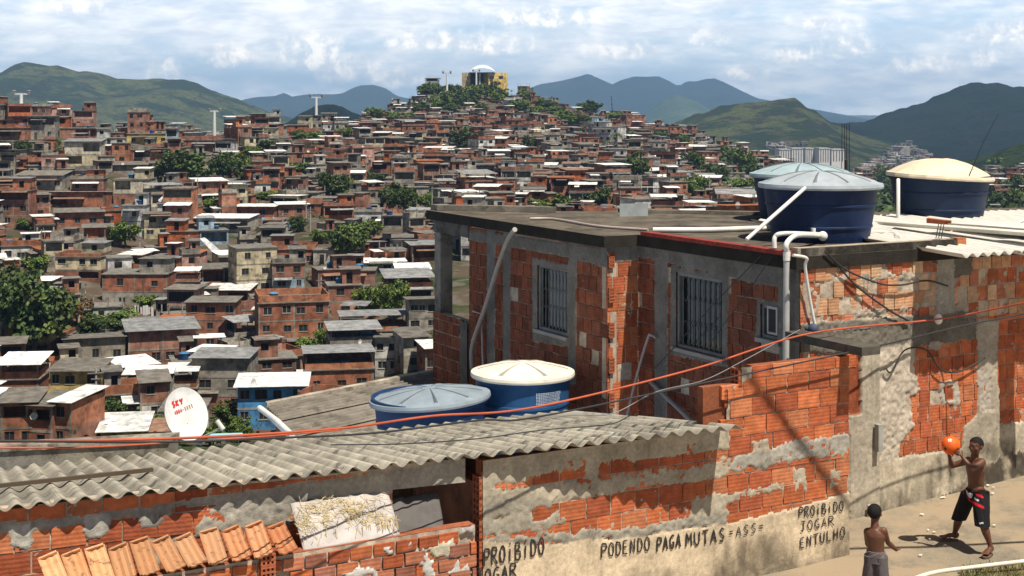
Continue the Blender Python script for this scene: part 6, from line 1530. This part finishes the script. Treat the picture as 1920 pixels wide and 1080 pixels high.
for k in range(30000):
    big = k < 9000
    if k % 5: Y = 128 + 800 * r.random() ** 1.25
    else: Y = 128 + 320 * r.random()
    pc = r.uniform(-70, 1990); w_ = (r.choice((4.4, 4.8, 5.2, 5.6, 6.2, 7, 8)) if big else r.uniform(3.4, 5.5)) * r.uniform(.92, 1.08)
    if Y > 520: w_ *= 1.12
    x = (pc - 960) / F * Y; z = ground(x, Y); yb = HZ - F * z / Y; fl = r.choices((1, 2, 3), (2, 6, 5) if big else (5, 4, 0))[0]; dpx = w_ / Y * F
    if pc > 1440 and (Y < 420 or r.random() < .7): continue
    if 1330 < pc < 1450 and r.random() < .6: continue
    if yb - fl * 2.9 * F / Y > fg_top(pc) + 2: continue
    if 815 < pc < 950 and yb < 222 and Y > 730: continue
    if 985 < pc < 1150 and yb < 222 and Y > 730 and r.random() < .6: continue
    if taken(x, Y, w_ * .5): continue
    zc = max(z, *[ground(x + a, Y - b) for a in (-3, 3) for b in (-2, 2)]); ytop = HZ - F * (zc + fl * 2.8) / Y
    if any(abs(t[4] - pc) < (t[1] * .40 + w_ * .2) / Y * F and -(t[1] * .4 + 4) < Y - t[0].y < t[1] * .42 for t in TREEPOS): continue
    if hides(pc, dpx, ytop - 1.2 * F / Y, yb, Y): continue
    if not big and fbm(np.array(x / 26), np.array(Y / 26), 8, 2) < .28: continue
    col = r.choices(('brick', 'grey', 'cream', 'white', 'yellow', 'pale blue', 'pink', 'orange'), (42, 23, 12, 11, 1, 1, 4, 8))[0]
    roof = r.choices(('slab', 'white sheet', 'grey sheet', 'fibre-cement', 'rusty sheet', 'tile'), (46, 15, 8, 26, 4, 1))[0]
    pp = (r.choice((T_, None)) if roof in ('white sheet', 'grey sheet') else None)
    sp = house_spec(w_, fl, col, roof, r, d=w_ * r.uniform(.8, 1.15), fh=r.uniform(2.55, 2.95), parapet=pp, balcony=r.random() < .2, lowcol=r.choice((None, None, 'grey', 'brick')))
    h = dict(sp=sp, p=Vector((x, Y, zc - .2)), th=R(r.uniform(-16, 36)), hint=None, hero=False, px=pc, py=yb - fl * 1.4 * F / Y, size=(dpx * fl * 2.8 * F / Y), foot=w_ * .48)
    HOUSES.append(h); gput(h)
# how much of each house can be seen past the nearer ones: the 292 that show largest become things of their own
MASK = np.zeros((360, 640), bool)
for i in range(640): MASK[int(fg_top(i * 3) / 3):, i] = True
order = sorted([(h['p'].y - h['sp']['d'] * .5, 0, k) for k, h in enumerate(HOUSES)] + [(t[0].y, 1, k) for k, t in enumerate(TREEPOS)])
for yy, kd_, k in order:
    if kd_ == 0:
        h = HOUSES[k]; sp = h['sp']; w_ = sp['w'] * (abs(math.cos(h['th'])) + .5 * abs(math.sin(h['th']))); zt_ = h['p'].z + sp['fl'] * sp['fh'] + (2.2 if sp['parapet'] == T_ else .2); q = F / yy
        x0_, x1_, y0_, y1_ = [int(round(v / 3)) for v in (h['px'] - w_ * .5 * q, h['px'] + w_ * .5 * q, HZ - zt_ * q, HZ - (h['p'].z - 1) * q)]
    else:
        t = TREEPOS[k]; q = F / yy; x0_, x1_, y0_, y1_ = [int(round(v / 3)) for v in (t[4] - t[1] * .38 * q, t[4] + t[1] * .38 * q, t[5] - t[2] * .9 * q, t[5] - t[2] * .25 * q)]
    x0_, x1_, y0_, y1_ = max(x0_, 0), min(x1_, 640), max(y0_, 0), min(y1_, 360); sub_ = MASK[y0_:y1_, x0_:x1_]
    if kd_ == 0: h['size'] = float((~sub_).sum()) if sub_.size else 0.0
    if sub_.size: sub_[:] = True
HOUSES.sort(key=lambda h: -(h['size'] * (1.5 if h['hero'] else 1)))

REL = lambda dx, dy: ('just ' if dx * dx + dy * dy < 45 ** 2 else ('well ' if dx * dx + dy * dy > 110 ** 2 else '')) + ('below' if dy > 0 else 'above') if abs(dy) > abs(dx) * .6 else 'beside'
USED = {}
def phrase(desc, px, py, tries=9):
    """the first wording that is not taken: relation to a near landmark, and towards a second"""
    near = sorted((q for q in LANDMARKS if q[0] != '' and (q[1] - px) ** 2 + (q[2] - py) ** 2 > 20), key=lambda q: (q[1] - px) ** 2 + (q[2] - py) ** 2)
    for a in near[:tries]:
        dx, dy = px - a[1], py - a[2]; first = f'{desc} {REL(dx, dy)} {a[0]}'
        if len(first.split()) <= 16 and first not in USED: USED[first] = 1; return first
        for b in near[:tries + 4]:
            if b is a: continue
            ex, ey = b[1] - a[1], b[2] - a[2]
            if (ex * dx + ey * dy) < .55 * math.hypot(ex, ey) * math.hypot(dx, dy): continue
            s_ = f'{first}, towards {b[0]}'
            if len(s_.split()) <= 16 and s_ not in USED: USED[s_] = 1; return s_
    return None
NUM = {1: 'one-storey', 2: 'two-storey', 3: 'three-storey'}
CN = {'brick': 'bare brick', 'grey': 'grey rendered', 'cream': 'cream', 'white': 'white', 'yellow': 'yellow', 'blue': 'blue', 'pale blue': 'pale blue', 'green': 'green', 'pink': 'pink', 'orange': 'orange brick'}
N_THINGS = 292; far = MB(); nfar = 0; TANKROOFS = []; BARE = []
for i, h in enumerate(HOUSES):
    r = random.Random(1000 + i); sp = h['sp']
    m = Matrix.Translation(h['p']) @ Matrix.Rotation(h['th'], 4, 'Z')
    if i < N_THINGS:
        wall, frame, roof, post, wins, extra = house_geo(sp, r, 2)
        rn = {'slab': 'flat roof', 'white sheet': 'white sheet roof', 'grey sheet': 'grey sheet roof', 'fibre-cement': 'fibre-cement roof', 'rusty sheet': 'rusty sheet roof', 'tile': 'tiled roof'}[sp['roof']]
        own = [l for l in LANDMARKS if h['hero'] and abs(l[1] - h['px']) < 1 and abs(l[2] - h['py']) < 1]
        d1 = f"{NUM[sp['fl']]} {CN[sp['col']]} house with {rn}"
        d2 = f"{NUM[sp['fl']]} {CN[sp['col']]} house" + (' with balcony' if sp['balcony'] else '')
        d3 = f"{CN[sp['col']]} house with {rn}" + (' on posts' if sp['parapet'] == T_ else '')
        lab = phrase(d1, h['px'], h['py'], 3) or phrase(d3, h['px'], h['py'], 4) or phrase(d2, h['px'], h['py'], 6) or phrase(d1, h['px'], h['py'], 14) or f"{d1} among the crowded brick houses of the hillside"
        root = thing('hillside_house', lab, 'house', h['p'], h['th'], 'houses crowded on the hillside')
        wo_ = wall.build('wall', M['masonry'], root, local=True); frame.f and frame.build('concrete_frame', M['masonry'], wo_, local=True)
        ro = roof.build('roof', M['hillroof'], root, local=True)
        for en, em, mn in extra: em.build(en, M[mn], root, local=True)
        for k in range(0, len(post.f), 6):
            p2 = MB(); o = post.f[k][0]; base = min(min(f) for f in post.f[k:k + 6]); p2.add(post.v[base:base + 8], [tuple(x - base for x in f) for f in post.f[k:k + 6]], post.c[k]); p2.build('post', M['masonry'], ro, local=True)
        for (a, b, c, e, dr) in wins:
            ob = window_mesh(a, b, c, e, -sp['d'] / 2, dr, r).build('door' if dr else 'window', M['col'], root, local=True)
        if sp['roof'] == 'slab' or (sp['parapet'] == T_ and r.random() < .4): TANKROOFS.append(h)
    else:
        nfar += 1
        wall, frame, roof, post, wins, extra = house_geo(sp, r, 0)
        for b in [wall, frame, roof, post] + [e[1] for e in extra]:
            o = len(far.v); far.v.extend([tuple(m @ Vector(v)) for v in b.v]); far.f.extend([[k + o for k in f] for f in b.f]); far.c.extend(b.c); far.sm.extend(b.sm); far.mi.extend([1 if b is roof or any(b is e[1] and e[2] == 'hillroof' for e in extra) else 0] * len(b.f))
if far.f: tag(far.build('distant_houses', [M['masonry'], M['hillroof']]), 'mass of small brick houses covering the far hill', 'houses', kind='stuff')
print('HOUSES', len(HOUSES), 'far', nfar)
# ------------------------------------------------------------------ trees
def crown_mesh(kind, seed):
    """leaf clumps through a crown about 1 wide and 1 tall (base at 0); colours vary clump by clump"""
    r = random.Random(seed); mb = MB(); nr = np.random.RandomState(seed)
    base = {'mango': (.05, .082, .02), 'round': (.075, .118, .027), 'bright': (.10, .158, .03), 'autumn': (.13, .075, .02), 'bamboo': (.06, .085, .025)}[kind]
    lobes = []
    if kind == 'round': lobes = [(Vector((0, 0, .62)), .36)] + [(Vector((.3 * math.cos(a), .3 * math.sin(a), .6 + r.uniform(-.13, .16))), r.uniform(.16, .22)) for a in np.linspace(0, 6.28, 9)]
    elif kind == 'bamboo': lobes = [(Vector((r.uniform(-.32, .32), r.uniform(-.25, .25), r.uniform(.25, .85))), r.uniform(.10, .18)) for _ in range(18)]
    else: lobes = [(Vector((r.uniform(-.30, .30), r.uniform(-.26, .26), r.uniform(.34, .78))), r.uniform(.14, .26)) for _ in range(13)]
    tot = sum(q[1] ** 2 for q in lobes); n = 4600
    for c, rad in lobes:
        for cl in range(max(3, int(n * rad * rad / tot / 26))):
            d = Vector(nr.normal(size=3)); d.normalize(); d.z = d.z * .85 + .1; pc = c + d * rad * r.uniform(.7, 1.06)
            if pc.z < .2: continue
            k = r.uniform(.6, 1.45); yl = r.uniform(-.02, .25); col0 = (base[0] * k * (1 + yl), base[1] * k, base[2] * k)
            for _ in range(26):
                p = pc + Vector(nr.normal(size=3)) * .030
                a = Vector(nr.normal(size=3)); a = (a + d * .6 + Vector((0, 0, .4))).normalized(); t = a.orthogonal().normalized(); t = Matrix.Rotation(r.uniform(0, 6.28), 3, a) @ t; b = a.cross(t); s = r.uniform(.017, .030); e = s * (2.3 if kind == 'bamboo' else 1.35)
                kk = r.uniform(.85, 1.15); mb.add([p - t * e, p - b * s, p + t * e, p + b * s], [(0, 1, 2, 3)], tuple(x * kk for x in col0))
    return mb.mesh('crown_' + kind, [M['leaf']])
def trunk_mesh(seed):
    r = random.Random(seed); mb = MB(); mb.tube([(0, 0, -.15), (.01, 0, .1), (r.uniform(-.03, .03), 0, .3), (0, .01, .5)], [.05, .036, .03, .018], 8, (.09, .065, .045))
    for k in range(6):
        a = k * 1.05 + r.uniform(-.3, .3); z = r.uniform(.22, .4); mb.tube([(0, 0, z), (.12 * math.cos(a), .12 * math.sin(a), z + .14), (.27 * math.cos(a), .27 * math.sin(a), z + .30)], [.02, .013, .006], 6, (.09, .065, .045))
    return mb.mesh('trunk', [M['bark']])
CR = {k: [crown_mesh(k, 10 + i * 7 + len(k)) for i in range(3 if k in ('mango', 'bright') else 1)] for k in ('mango', 'round', 'bright', 'autumn', 'bamboo')}
TRK = [trunk_mesh(i) for i in range(2)]
KN = {'mango': 'dark green broad tree', 'round': 'round-crowned green tree', 'bright': 'bright green tree', 'autumn': 'tree with rusty brown leaves', 'bamboo': 'feathery pale green clump of bamboo'}
r = random.Random(5)
for (g, w_, h_, kind, px, py), src in zip(TREEPOS, TREES):
    own = [l for l in LANDMARKS if l[0] == src[5]] if src[5] else []
    sz = 'small ' if w_ < 9 else ('large ' if w_ > 15 else '')
    py_ = py - h_ / g.y * F / 2
    lab = phrase(sz + KN[kind], px + .01, py_ + .01, 3) or phrase(KN[kind] + ' amid the houses', px, py_, 5) or phrase('leafy ' + sz + KN[kind], px, py_, 12) or sz + KN[kind] + ' standing among the hillside houses'
    t = thing('bamboo' if kind == 'bamboo' else 'tree', lab, 'tree', (g.x, g.y + w_ * .3, g.z - .3), r.uniform(0, 6.28), 'trees on the hillside')
    lk('crown', r.choice(CR[kind]), t, scale=(w_ * 1.12, w_ * 1.12, h_ * 1.12)); lk('trunk', r.choice(TRK), t, scale=(w_ * .9, w_ * .9, h_ * 1.05))
def palm_mesh(seed):
    r = random.Random(seed); mb = MB(); tk = MB()
    tk.tube([(0, 0, -.1), (.02, 0, .3), (.0, .01, .74)], [.028, .02, .016], 8, (.13, .11, .09))
    for k in range(22):
        a = k * 2.4 + r.uniform(-.3, .3); up = r.uniform(-.1, .9); L = r.uniform(.26, .36); c = Vector((.055, .08, .02)) * r.uniform(.7, 1.4); prev = None
        for q in range(7):
            t = q / 6; p = Vector((math.cos(a) * L * t, math.sin(a) * L * t, .76 + up * .22 * t - .34 * t * t)); 
            if prev is not None:
                s_ = Vector((-math.sin(a), math.cos(a), 0)) * (.030 * math.sin(math.pi * min(1, t * .9 + .12))); dn = ZV * -.028
                mb.add([prev, p, p + s_ + dn, prev + s_ + dn], [(0, 1, 2, 3)], tuple(c)); mb.add([prev, prev - s_ + dn, p - s_ + dn, p], [(0, 1, 2, 3)], tuple(c))
            prev = p
    return mb.mesh('palm_crown', [M['leaf']]), tk.mesh('palm_trunk', [M['bark']])
PM = [palm_mesh(i) for i in range(3)]
for i, (px, py, w_, h_, ph) in enumerate(PALMS):
    g = hit(px, py); s = h_ / F * g.y * 1.05; t = thing('palm_tree', phrase('palm tree with drooping fronds', px, py - h_ / 2 + .01, 10) or 'palm tree with drooping fronds standing on the hill', 'palm', (g.x, g.y + 1, g.z), i * 1.3, 'palms on the hillside')
    lk('crown', PM[i % 3][0], t, scale=s); lk('trunk', PM[i % 3][1], t, scale=s)
# leaning conifer at the ridge end
g = hit(1160, 212); mb = MB(); rr = random.Random(2); tk = MB(); a0 = Vector((g.x, g.y, g.z)); a1 = P(1146, 180, g.y); tk.tube([a0, a0.lerp(a1, .5), a1], [.3, .2, .06], 6, (.07, .05, .04))
for k in range(900):
    t = rr.random(); c = a0.lerp(a1, .1 + .9 * t); an = rr.uniform(0, 6.28); L = (1.5 - 0.9 * t) * rr.uniform(.2, 1); e = c + Vector((math.cos(an) * L, math.sin(an) * L, rr.uniform(-.3, .5))); s = rr.uniform(.15, .3); mb.add([e + Vector((-s, 0, 0)), e + Vector((0, s, -s)), e + Vector((s, 0, 0)), e + Vector((0, -s, s))], [(0, 1, 2, 3)], tuple(Vector((.02, .036, .018)) * rr.uniform(.6, 1.3)))
t = thing('conifer', 'slim dark conifer leaning over at the end of the ridge', 'tree', a0); mb.build('crown', M['leaf'], t); tk.build('trunk', M['bark'], t)
# loose greenery between the houses
ug = MB(); rr = random.Random(31); nr = np.random.RandomState(3)
for k in range(2600):
    Y = 128 + 760 * rr.random() ** 1.6; px = rr.uniform(-40, 1960); x = (px - 960) / F * Y; z = ground(x, Y); yb = HZ - F * z / Y
    if yb - 3 * F / Y > fg_top(px) or fbm(np.array(x / 28), np.array(Y / 28), 4, 3) < .5: continue
    s = rr.uniform(.5, 1.5); c0 = Vector(rr.choice([(.05, .085, .018), (.035, .06, .016), (.08, .10, .03)]))
    for q in range(16):
        p = Vector((x, Y, z)) + Vector(nr.normal(size=3)) * s * .55 + ZV * s * .5; a = Vector(nr.normal(size=3)).normalized(); tt = a.orthogonal() ; b = a.cross(tt); e = rr.uniform(.14, .28); mb_c = tuple(c0 * rr.uniform(.7, 1.3)); ug.add([p - tt * e, p - b * e * .7, p + tt * e, p + b * e * .7], [(0, 1, 2, 3)], mb_c)
tag(ug.build('undergrowth', M['leaf']), 'weeds and shrubs in the gaps between the hillside houses', 'undergrowth', kind='stuff')

# ------------------------------------------------------------------ water tanks, dishes, poles, sheets on the hillside
def small_tank(seed):
    r = random.Random(seed); b = MB(); l = MB(); k = r.choice(((.02, .07, .19), (.025, .09, .22), (.015, .05, .13)))
    b.lathe([(.001, 0), (.58, 0), (.66, .5), (.72, .86)], seg=20, col=k); l.lathe([(.76, .80), (.76, .88), (.5, .99), (.001, 1.03)], seg=20, col=r.choice(((.06, .17, .33), (.10, .24, .38), (.03, .1, .24))))
    return b.mesh('tank_body', [M['tank']]), l.mesh('tank_lid', [M['tank']])
TK = [small_tank(i) for i in range(3)]; r = random.Random(77); n = 0
for h in TANKROOFS:
    if r.random() < .35 or n > 95: continue
    sp = h['sp']; z = sp['fl'] * sp['fh'] + .145
    q = Matrix.Rotation(h['th'], 4, 'Z') @ Vector((r.uniform(-.3, .3) * sp['w'], r.uniform(-.3, .1) * sp['d'], z)) + h['p']; s = r.uniform(.75, 1.1)
    px, py = proj(q)
    t = thing('water_tank', phrase('small blue water tank on a flat roof', px, py, 12) or 'small blue water tank on a crowded hillside rooftop', 'water tank', q, 0, 'blue water tanks on hillside roofs'); b, l = r.choice(TK)
    lk('tank_body', b, t, scale=s); lk('lid', l, t, scale=s); n += 1
dm = MB()
_s = 10; vs = [Vector((0, .10, 0))] + [Vector((.4 * q * math.cos(a), .10 * (1 - q * q), .4 * q * math.sin(a))) for q in (.5, 1) for a in np.linspace(0, 2 * math.pi, _s, endpoint=False)]
dm.add(vs, [(0, 1 + k, 1 + (k + 1) % _s) for k in range(_s)] + [(1 + k, 1 + _s + k, 1 + _s + (k + 1) % _s, 1 + (k + 1) % _s) for k in range(_s)], (.62, .62, .6), True); dm.tube([(0, .1, 0), (0, .2, -.5), (0, .2, -.6)], .03, 5, (.2,) * 3)
DM = dm.mesh('small_dish', [M['col']]); n = 0
for h in HOUSES[:N_THINGS]:
    if r.random() > .22: continue
    sp = h['sp']; q = Matrix.Rotation(h['th'], 4, 'Z') @ Vector((r.uniform(-.45, .45) * sp['w'], -sp['d'] * .5 - .25, sp['fl'] * sp['fh'] + r.choice((.5, .5, -1.2)))) + h['p']; px, py = proj(q)
    o = lk('satellite_dish', DM, None, q, r.uniform(-.2, .9), r.uniform(.8, 1.25)); tag(o, phrase('small white satellite dish on a house', px, py, 12) or 'small white satellite dish fixed to a hillside house', 'satellite dish', 'small satellite dishes on the hillside')
ly = MB(); g = hit(266, 600); rr = random.Random(4)
for k in range(7):
    o = P(252 + k * 5.2, 574 + rr.uniform(-3, 3), g.y - 5) ; n = 5; wq = rr.uniform(.25, .42); hq = rr.uniform(.9, 1.7); vs = []
    for i in range(n + 1):
        for j in (0, 1): vs.append(o + Vector((wq * i / n + .05 * j, .04 * math.sin(i * 2.1 + k), -hq * j)))
    ly.add(vs, [(2 * i, 2 * i + 1, 2 * i + 3, 2 * i + 2) for i in range(n)], rr.choice([(.68, .67, .64), (.6, .6, .6), (.62, .5, .48)]), True)
tag(ly.build('laundry', M['cloth'], loc=tuple(P(266, 585, g.y - 5))), 'white washing hung out above the bushes below the windowless brick slab house', 'laundry')
def upole(px, py, top, lab):
    g = hit(px, py); z1 = -(top - HZ) / F * g.y; b = MB(); b.tube([(0, 0, -.5), (0, 0, z1 - g.z)], [.17, .10], 8, (.34, .33, .31)); a = MB(); a.box((0, -.15, z1 - g.z - .5), (1.6, .1, .1), (.2, .18, .16), R(20)); a.box((0, -.15, z1 - g.z - 1.1), (.9, .1, .1), (.2, .18, .16), R(20))
    t = thing('utility_pole', phrase('slim grey utility pole', px, (py + top) / 2, 12) or lab, 'utility pole', g, 0, 'utility poles on the hillside'); b.build('pole', M['col'], t, local=True); a.build('crossarm', M['col'], t, local=True)
for q in ((160, 612, 545), (336, 600, 532), (354, 526, 440), (374, 640, 575), (180, 815, 690), (160, 760, 685), (24, 300, 262), (215, 262, 232), (262, 478, 440), (574, 424, 376), (582, 446, 388), (530, 452, 400), (700, 372, 340), (810, 400, 350), (1060, 390, 345), (1330, 392, 330), (1372, 372, 310), (602, 566, 520), (640, 350, 310)): upole(*q, 'slim grey utility pole amid the brick houses')
def free_sheet(name, label, cat, quad, Y, col, mat='hillroof', thick=.05):
    ps = [P(px, py, Y + dy) for px, py, dy in quad]; mb = MB(); mb.hexa([p - ZV * thick for p in ps] + ps, col); c = sum(ps, Vector()) / 4; tag(mb.build(name, M[mat], loc=tuple(c)), label, cat)
Yb = hit(530, 425).y - 9
free_sheet('tarpaulin', 'bright blue tarpaulin slung in front of brick houses', 'tarpaulin', [(516, 424, -1.5), (545, 424, -1.5), (540, 416, 1.5), (511, 407, 1.5)], Yb, (.05, .38, .75), 'col')
free_sheet('tarpaulin', 'smaller blue tarpaulin scrap beside the larger one', 'tarpaulin', [(493, 420, -1), (505, 420, -1), (500, 408, 1), (491, 408, 1)], Yb + 1, (.06, .28, .6), 'col')
Yb = hit(316, 412).y - 6
free_sheet('sheet_roof', 'steeply tilted silver sheet roof over a stair between houses', 'sheet roof', [(324, 412, -2.4), (338, 412, -2.2), (304, 366, 2.4), (291, 368, 2.4)], Yb, (.62, .63, .63))
Yb = hit(395, 480).y - 6
free_sheet('sheet_roof', 'second silver sheet sloping down beside the orange house', 'sheet roof', [(400, 474, -2), (414, 470, -2), (384, 445, 2), (374, 447, 2)], Yb, (.55, .56, .56))

# ------------------------------------------------------------------ cable car, station, far blocks
def pylon(px, top, base, Y, lab, arm=1.0):
    z1, z0 = -(top - HZ) / F * Y, -(base - HZ) / F * Y; x = (px - 960) / F * Y; H = z1 - z0; t = thing('cable_car_pylon', lab, 'pylon', (x, Y, z0), R(25), 'cable car pylons')
    m = MB(); wd = max(.6, H * .043); m.tube([(0, 0, -3), (0, 0, H * .93)], [wd * 1.15, wd * .8], 14, (.62, .62, .6)); m.build('mast', M['col'], t, local=True)
    c = MB(); L = H * .14 * arm + 1; c.box((0, 0, H * .93), (L * 2, wd * 1.2, wd * .9), (.42, .43, .43)); c.build('crossarm', M['col'], t, local=True)
    for s in (-1, 1):
        h_ = MB(); h_.box((s * L * .92, 0, H * .97), (wd * .7, L * .9, wd * .7), (.25, .25, .25)); h_.box((s * L * .92, 0, H * .97 + wd * 1.1), (wd * 1.6, L * .7, wd * .3), (.4, .38, .34)); h_.tube([(s * L * .92, 0, H * .93), (s * L * .92, 0, H * .97 + wd)], wd * .3, 6, (.3,) * 3); h_.build('sheave_head', M['col'], t, local=True)
pylon(40, 172, 232, 440, 'white cable car pylon rising above the ridge before the big green mountain', 1.0)
pylon(593, 178, 244, 640, 'tall slender white cable car pylon before the small cloud-darkened hill', .9); pylon(402, 206, 240, 560, 'short cable car pylon behind the white frame house on the ridge', 1.3); pylon(838, 134, 186, 800, 'white cable car pylon among the hilltop trees', .7); pylon(893, 131, 172, 846, 'cable car pylon standing in front of the white-domed station', .7)
stn = thing('cable_car_station', 'yellow cable car station with white domed roof on the hilltop', 'station', P(910, 172, 862)); Y = 862.0; k = Y / F
YEL = (.62, .45, .16)
b = MB(); b.frame_box(P(916, 178, Y - 4), Vector((36 * k, 6, 0)), Vector((-4, 18, 0)), ZV * (42 * k), YEL); b.frame_box(P(866, 178, Y + 4), Vector((16 * k, 0, 0)), Vector((0, 14, 0)), ZV * (42 * k), (.45, .36, .22)); b.frame_box(P(880, 178, Y + 12), Vector((40 * k, 0, 0)), Vector((0, 2, 0)), ZV * (42 * k), (.05, .045, .04)); b.build('wall', M['masonry'], stn)
for px in (918, 935):
    wn = MB(); o = P(px, 148, Y - 4.06) + Vector((0, 6 * (px - 916) / 36, 0)); wn.frame_box(o, Vector((8 * k, 1.33, 0)), Vector((-.02, .05, 0)), ZV * (6 * k), DARK); wn.build('window', M['glass'], stn)
rf = MB(); n = 16; vs = []
for i in range(n + 1):
    for j in range(9):
        u = i / n; v = j / 8; zz = math.sin(math.pi * u) ** .7 * (.55 + .45 * math.sin(math.pi * v)); vs.append(P(879 + 50 * u, 135, Y - 6 + v * 26) + ZV * (13.5 * k * zz))
rf.add(vs, [(i * 9 + j, (i + 1) * 9 + j, (i + 1) * 9 + j + 1, i * 9 + j + 1) for i in range(n) for j in range(8)], (.84, .84, .84), True); rf.build('domed_roof', M['pvc'], stn)
dk = MB(); dk.frame_box(P(880, 137, Y - 4), Vector((46 * k, 0, 0)), Vector((0, 22, 0)), ZV * .5, (.2, .2, .2)); dk.frame_box(P(898, 178, Y - 3), Vector((1.0, 0, 0)), Vector((0, 1, 0)), ZV * (40 * k), (.5, .48, .44)); dk.build('deck', M['masonry'], stn)
mc = MB(); Y = 840.0; k = Y / F
for a, b2, c, d in ((797, 160, 26, 12), (800, 152, 20, 5), (796, 148, 30, 2)): mc.frame_box(P(a, b2, Y), Vector((c * k, 0, 0)), Vector((0, 5, 0)), ZV * ((d) * k), (.32, .32, .31))
for a in (800, 810, 820): mc.frame_box(P(a, 176, Y + 1), Vector((.6, 0, 0)), Vector((0, .6, 0)), ZV * (22 * k), (.4, .4, .4))
tag(mc.build('winch_house', M['masonry'], loc=tuple(P(810, 172, Y))), 'grey machinery house of the cable car beside the round hilltop tree', 'machinery house')
for i, (a, b_, t0, t1, Y, lab) in enumerate([(1456, 1478, 281, 306, 1600, 'nearest'), (1479, 1502, 279, 305, 1620, ''), (1505, 1524, 279, 304, 1650, ''), (1530, 1552, 279, 304, 1640, ''), (1553, 1580, 281, 302, 1660, '')]):
    k = Y / F; H = (t1 - t0) * k; w_ = (b_ - a) * k; t = thing('apartment_block', ['white apartment block at the near end of the valley row', 'white apartment block beside the end one in the valley row', 'narrower white apartment block in the middle of the valley row', 'white apartment block past the gap in the valley row', 'white apartment block partly behind the dark upright rods'][i], 'apartment block', P((a + b_) / 2, t1, Y), R(12), 'white apartment blocks in the valley')
    m = MB(); m.box((0, 0, H / 2 - 8), (w_ * .96, 14, H + 16), (.62, .60, .58)); m.build('wall', M['col'], t, local=True); rt = MB(); rt.box((0, 0, H + .6), (w_, 15, 1.2), (.5, .48, .46)); rt.build('roof', M['masonry'], t, local=True)
    for q in range(4):
        wn = MB(); wn.box(((q - 1.5) * w_ * .22, -7.2, H * .5), (w_ * .07, .6, H * .9), (.22, .22, .23)); wn.build('window_bay', M['masonry'], t, local=True)
# far settlement in the valley and on the foot of the large cloud-darkened hill
fs_ = MB(); rr = random.Random(17); n = 0
def fbox(x, y, z, w_, d, h, c, rc):
    fs_.box((x, y, z + h / 2 - 1), (w_, d, h + 2), c, rr.uniform(-.4, .6)); fs_.box((x, y, z + h + .25), (w_ * 1.06, d * 1.06, .5), rc, rr.uniform(-.4, .6))
    for q in range(2): fs_.box((x + rr.uniform(-.3, .3) * w_, y - d * .56, z + h * .6), (1.2, .4, 1.3), DARK)
for k in range(330):
    if k < 170: px = rr.uniform(1590, 1745); py = 332 - 62 * max(0, 1 - abs(px - 1700) / 95) * rr.random() ** .8 - rr.uniform(0, 12) * (px > 1600)
    elif k < 190: px = rr.uniform(1436, 1510); py = rr.uniform(266, 284)
    else: px = rr.uniform(1420, 1960); py = rr.uniform(318, 345)
    p = on_slope(px, py) if k < 190 else P(px, py, rr.uniform(1000, 1700))
    if p is None: continue
    fbox(p.x, p.y, p.z - 1, rr.uniform(7, 12), 9, rr.uniform(3, 5.5), tuple(Vector(rr.choice(GRY + WHT[:1] + BRK[:2] + GRY)) * rr.uniform(.6, 1.0)), tuple(Vector(rr.choice([(.3, .28, .26), (.5, .48, .46), (.22, .2, .18), (.26, .18, .14)]))))
p = on_slope(1690, 290) or P(1690, 290, 1950); fbox(p.x, p.y, p.z, 24, 12, 12, (.4, .36, .33), (.4, .38, .36))
tag(fs_.build('far_settlement', M['masonry']), 'far grey houses spread over the foot of the large cloud-darkened hill', 'houses', kind='stuff')
wd_ = MB(); nr = np.random.RandomState(9)
for k in range(1500):
    Y = rr.uniform(420, 1500); px = rr.uniform(1330, 1990); x = (px - 960) / F * Y
    if px < 1440 and rr.random() < .4: continue
    z = ground(x, Y); s = rr.uniform(2, 5); c0 = Vector(rr.choice([(.03, .05, .014), (.05, .08, .018), (.022, .038, .012)]))
    for q in range(34):
        v = Vector(nr.normal(size=3)); v.normalize(); p = Vector((x, Y, z + s * .7)) + v * s * rr.uniform(.7, 1); a = (v + Vector(nr.normal(size=3)) * .5).normalized(); tt = a.orthogonal(); b = a.cross(tt); e = rr.uniform(.5, .9); wd_.add([p - tt * e, p - b * e, p + tt * e, p + b * e], [(0, 1, 2, 3)], tuple(c0 * rr.uniform(.7, 1.3)))
tag(wd_.build('valley_woodland', M['leaf']), 'woodland filling the valley behind the roof tanks', 'woodland', kind='stuff')
# ------------------------------------------------------------------ haze
hz = MB(); hz.box((0, 5600, 71), (26000, 11600, 340), (1,) * 3)
hm = bpy.data.materials.new('haze'); hm.use_nodes = True; t = NT(hm.node_tree)
pv = t.n('ShaderNodeVolumePrincipled'); pv.inputs['Color'].default_value = (.36, .62, 1.0, 1); pv.inputs['Density'].default_value = 0.95e-4; pv.inputs['Anisotropy'].default_value = .1
o = t.n('ShaderNodeOutputMaterial'); t.l(pv.outputs[0], o.inputs['Volume'])
hob = hz.build('haze', hm); tag(hob, 'pale blue haze between the hills', 'haze', kind='stuff')
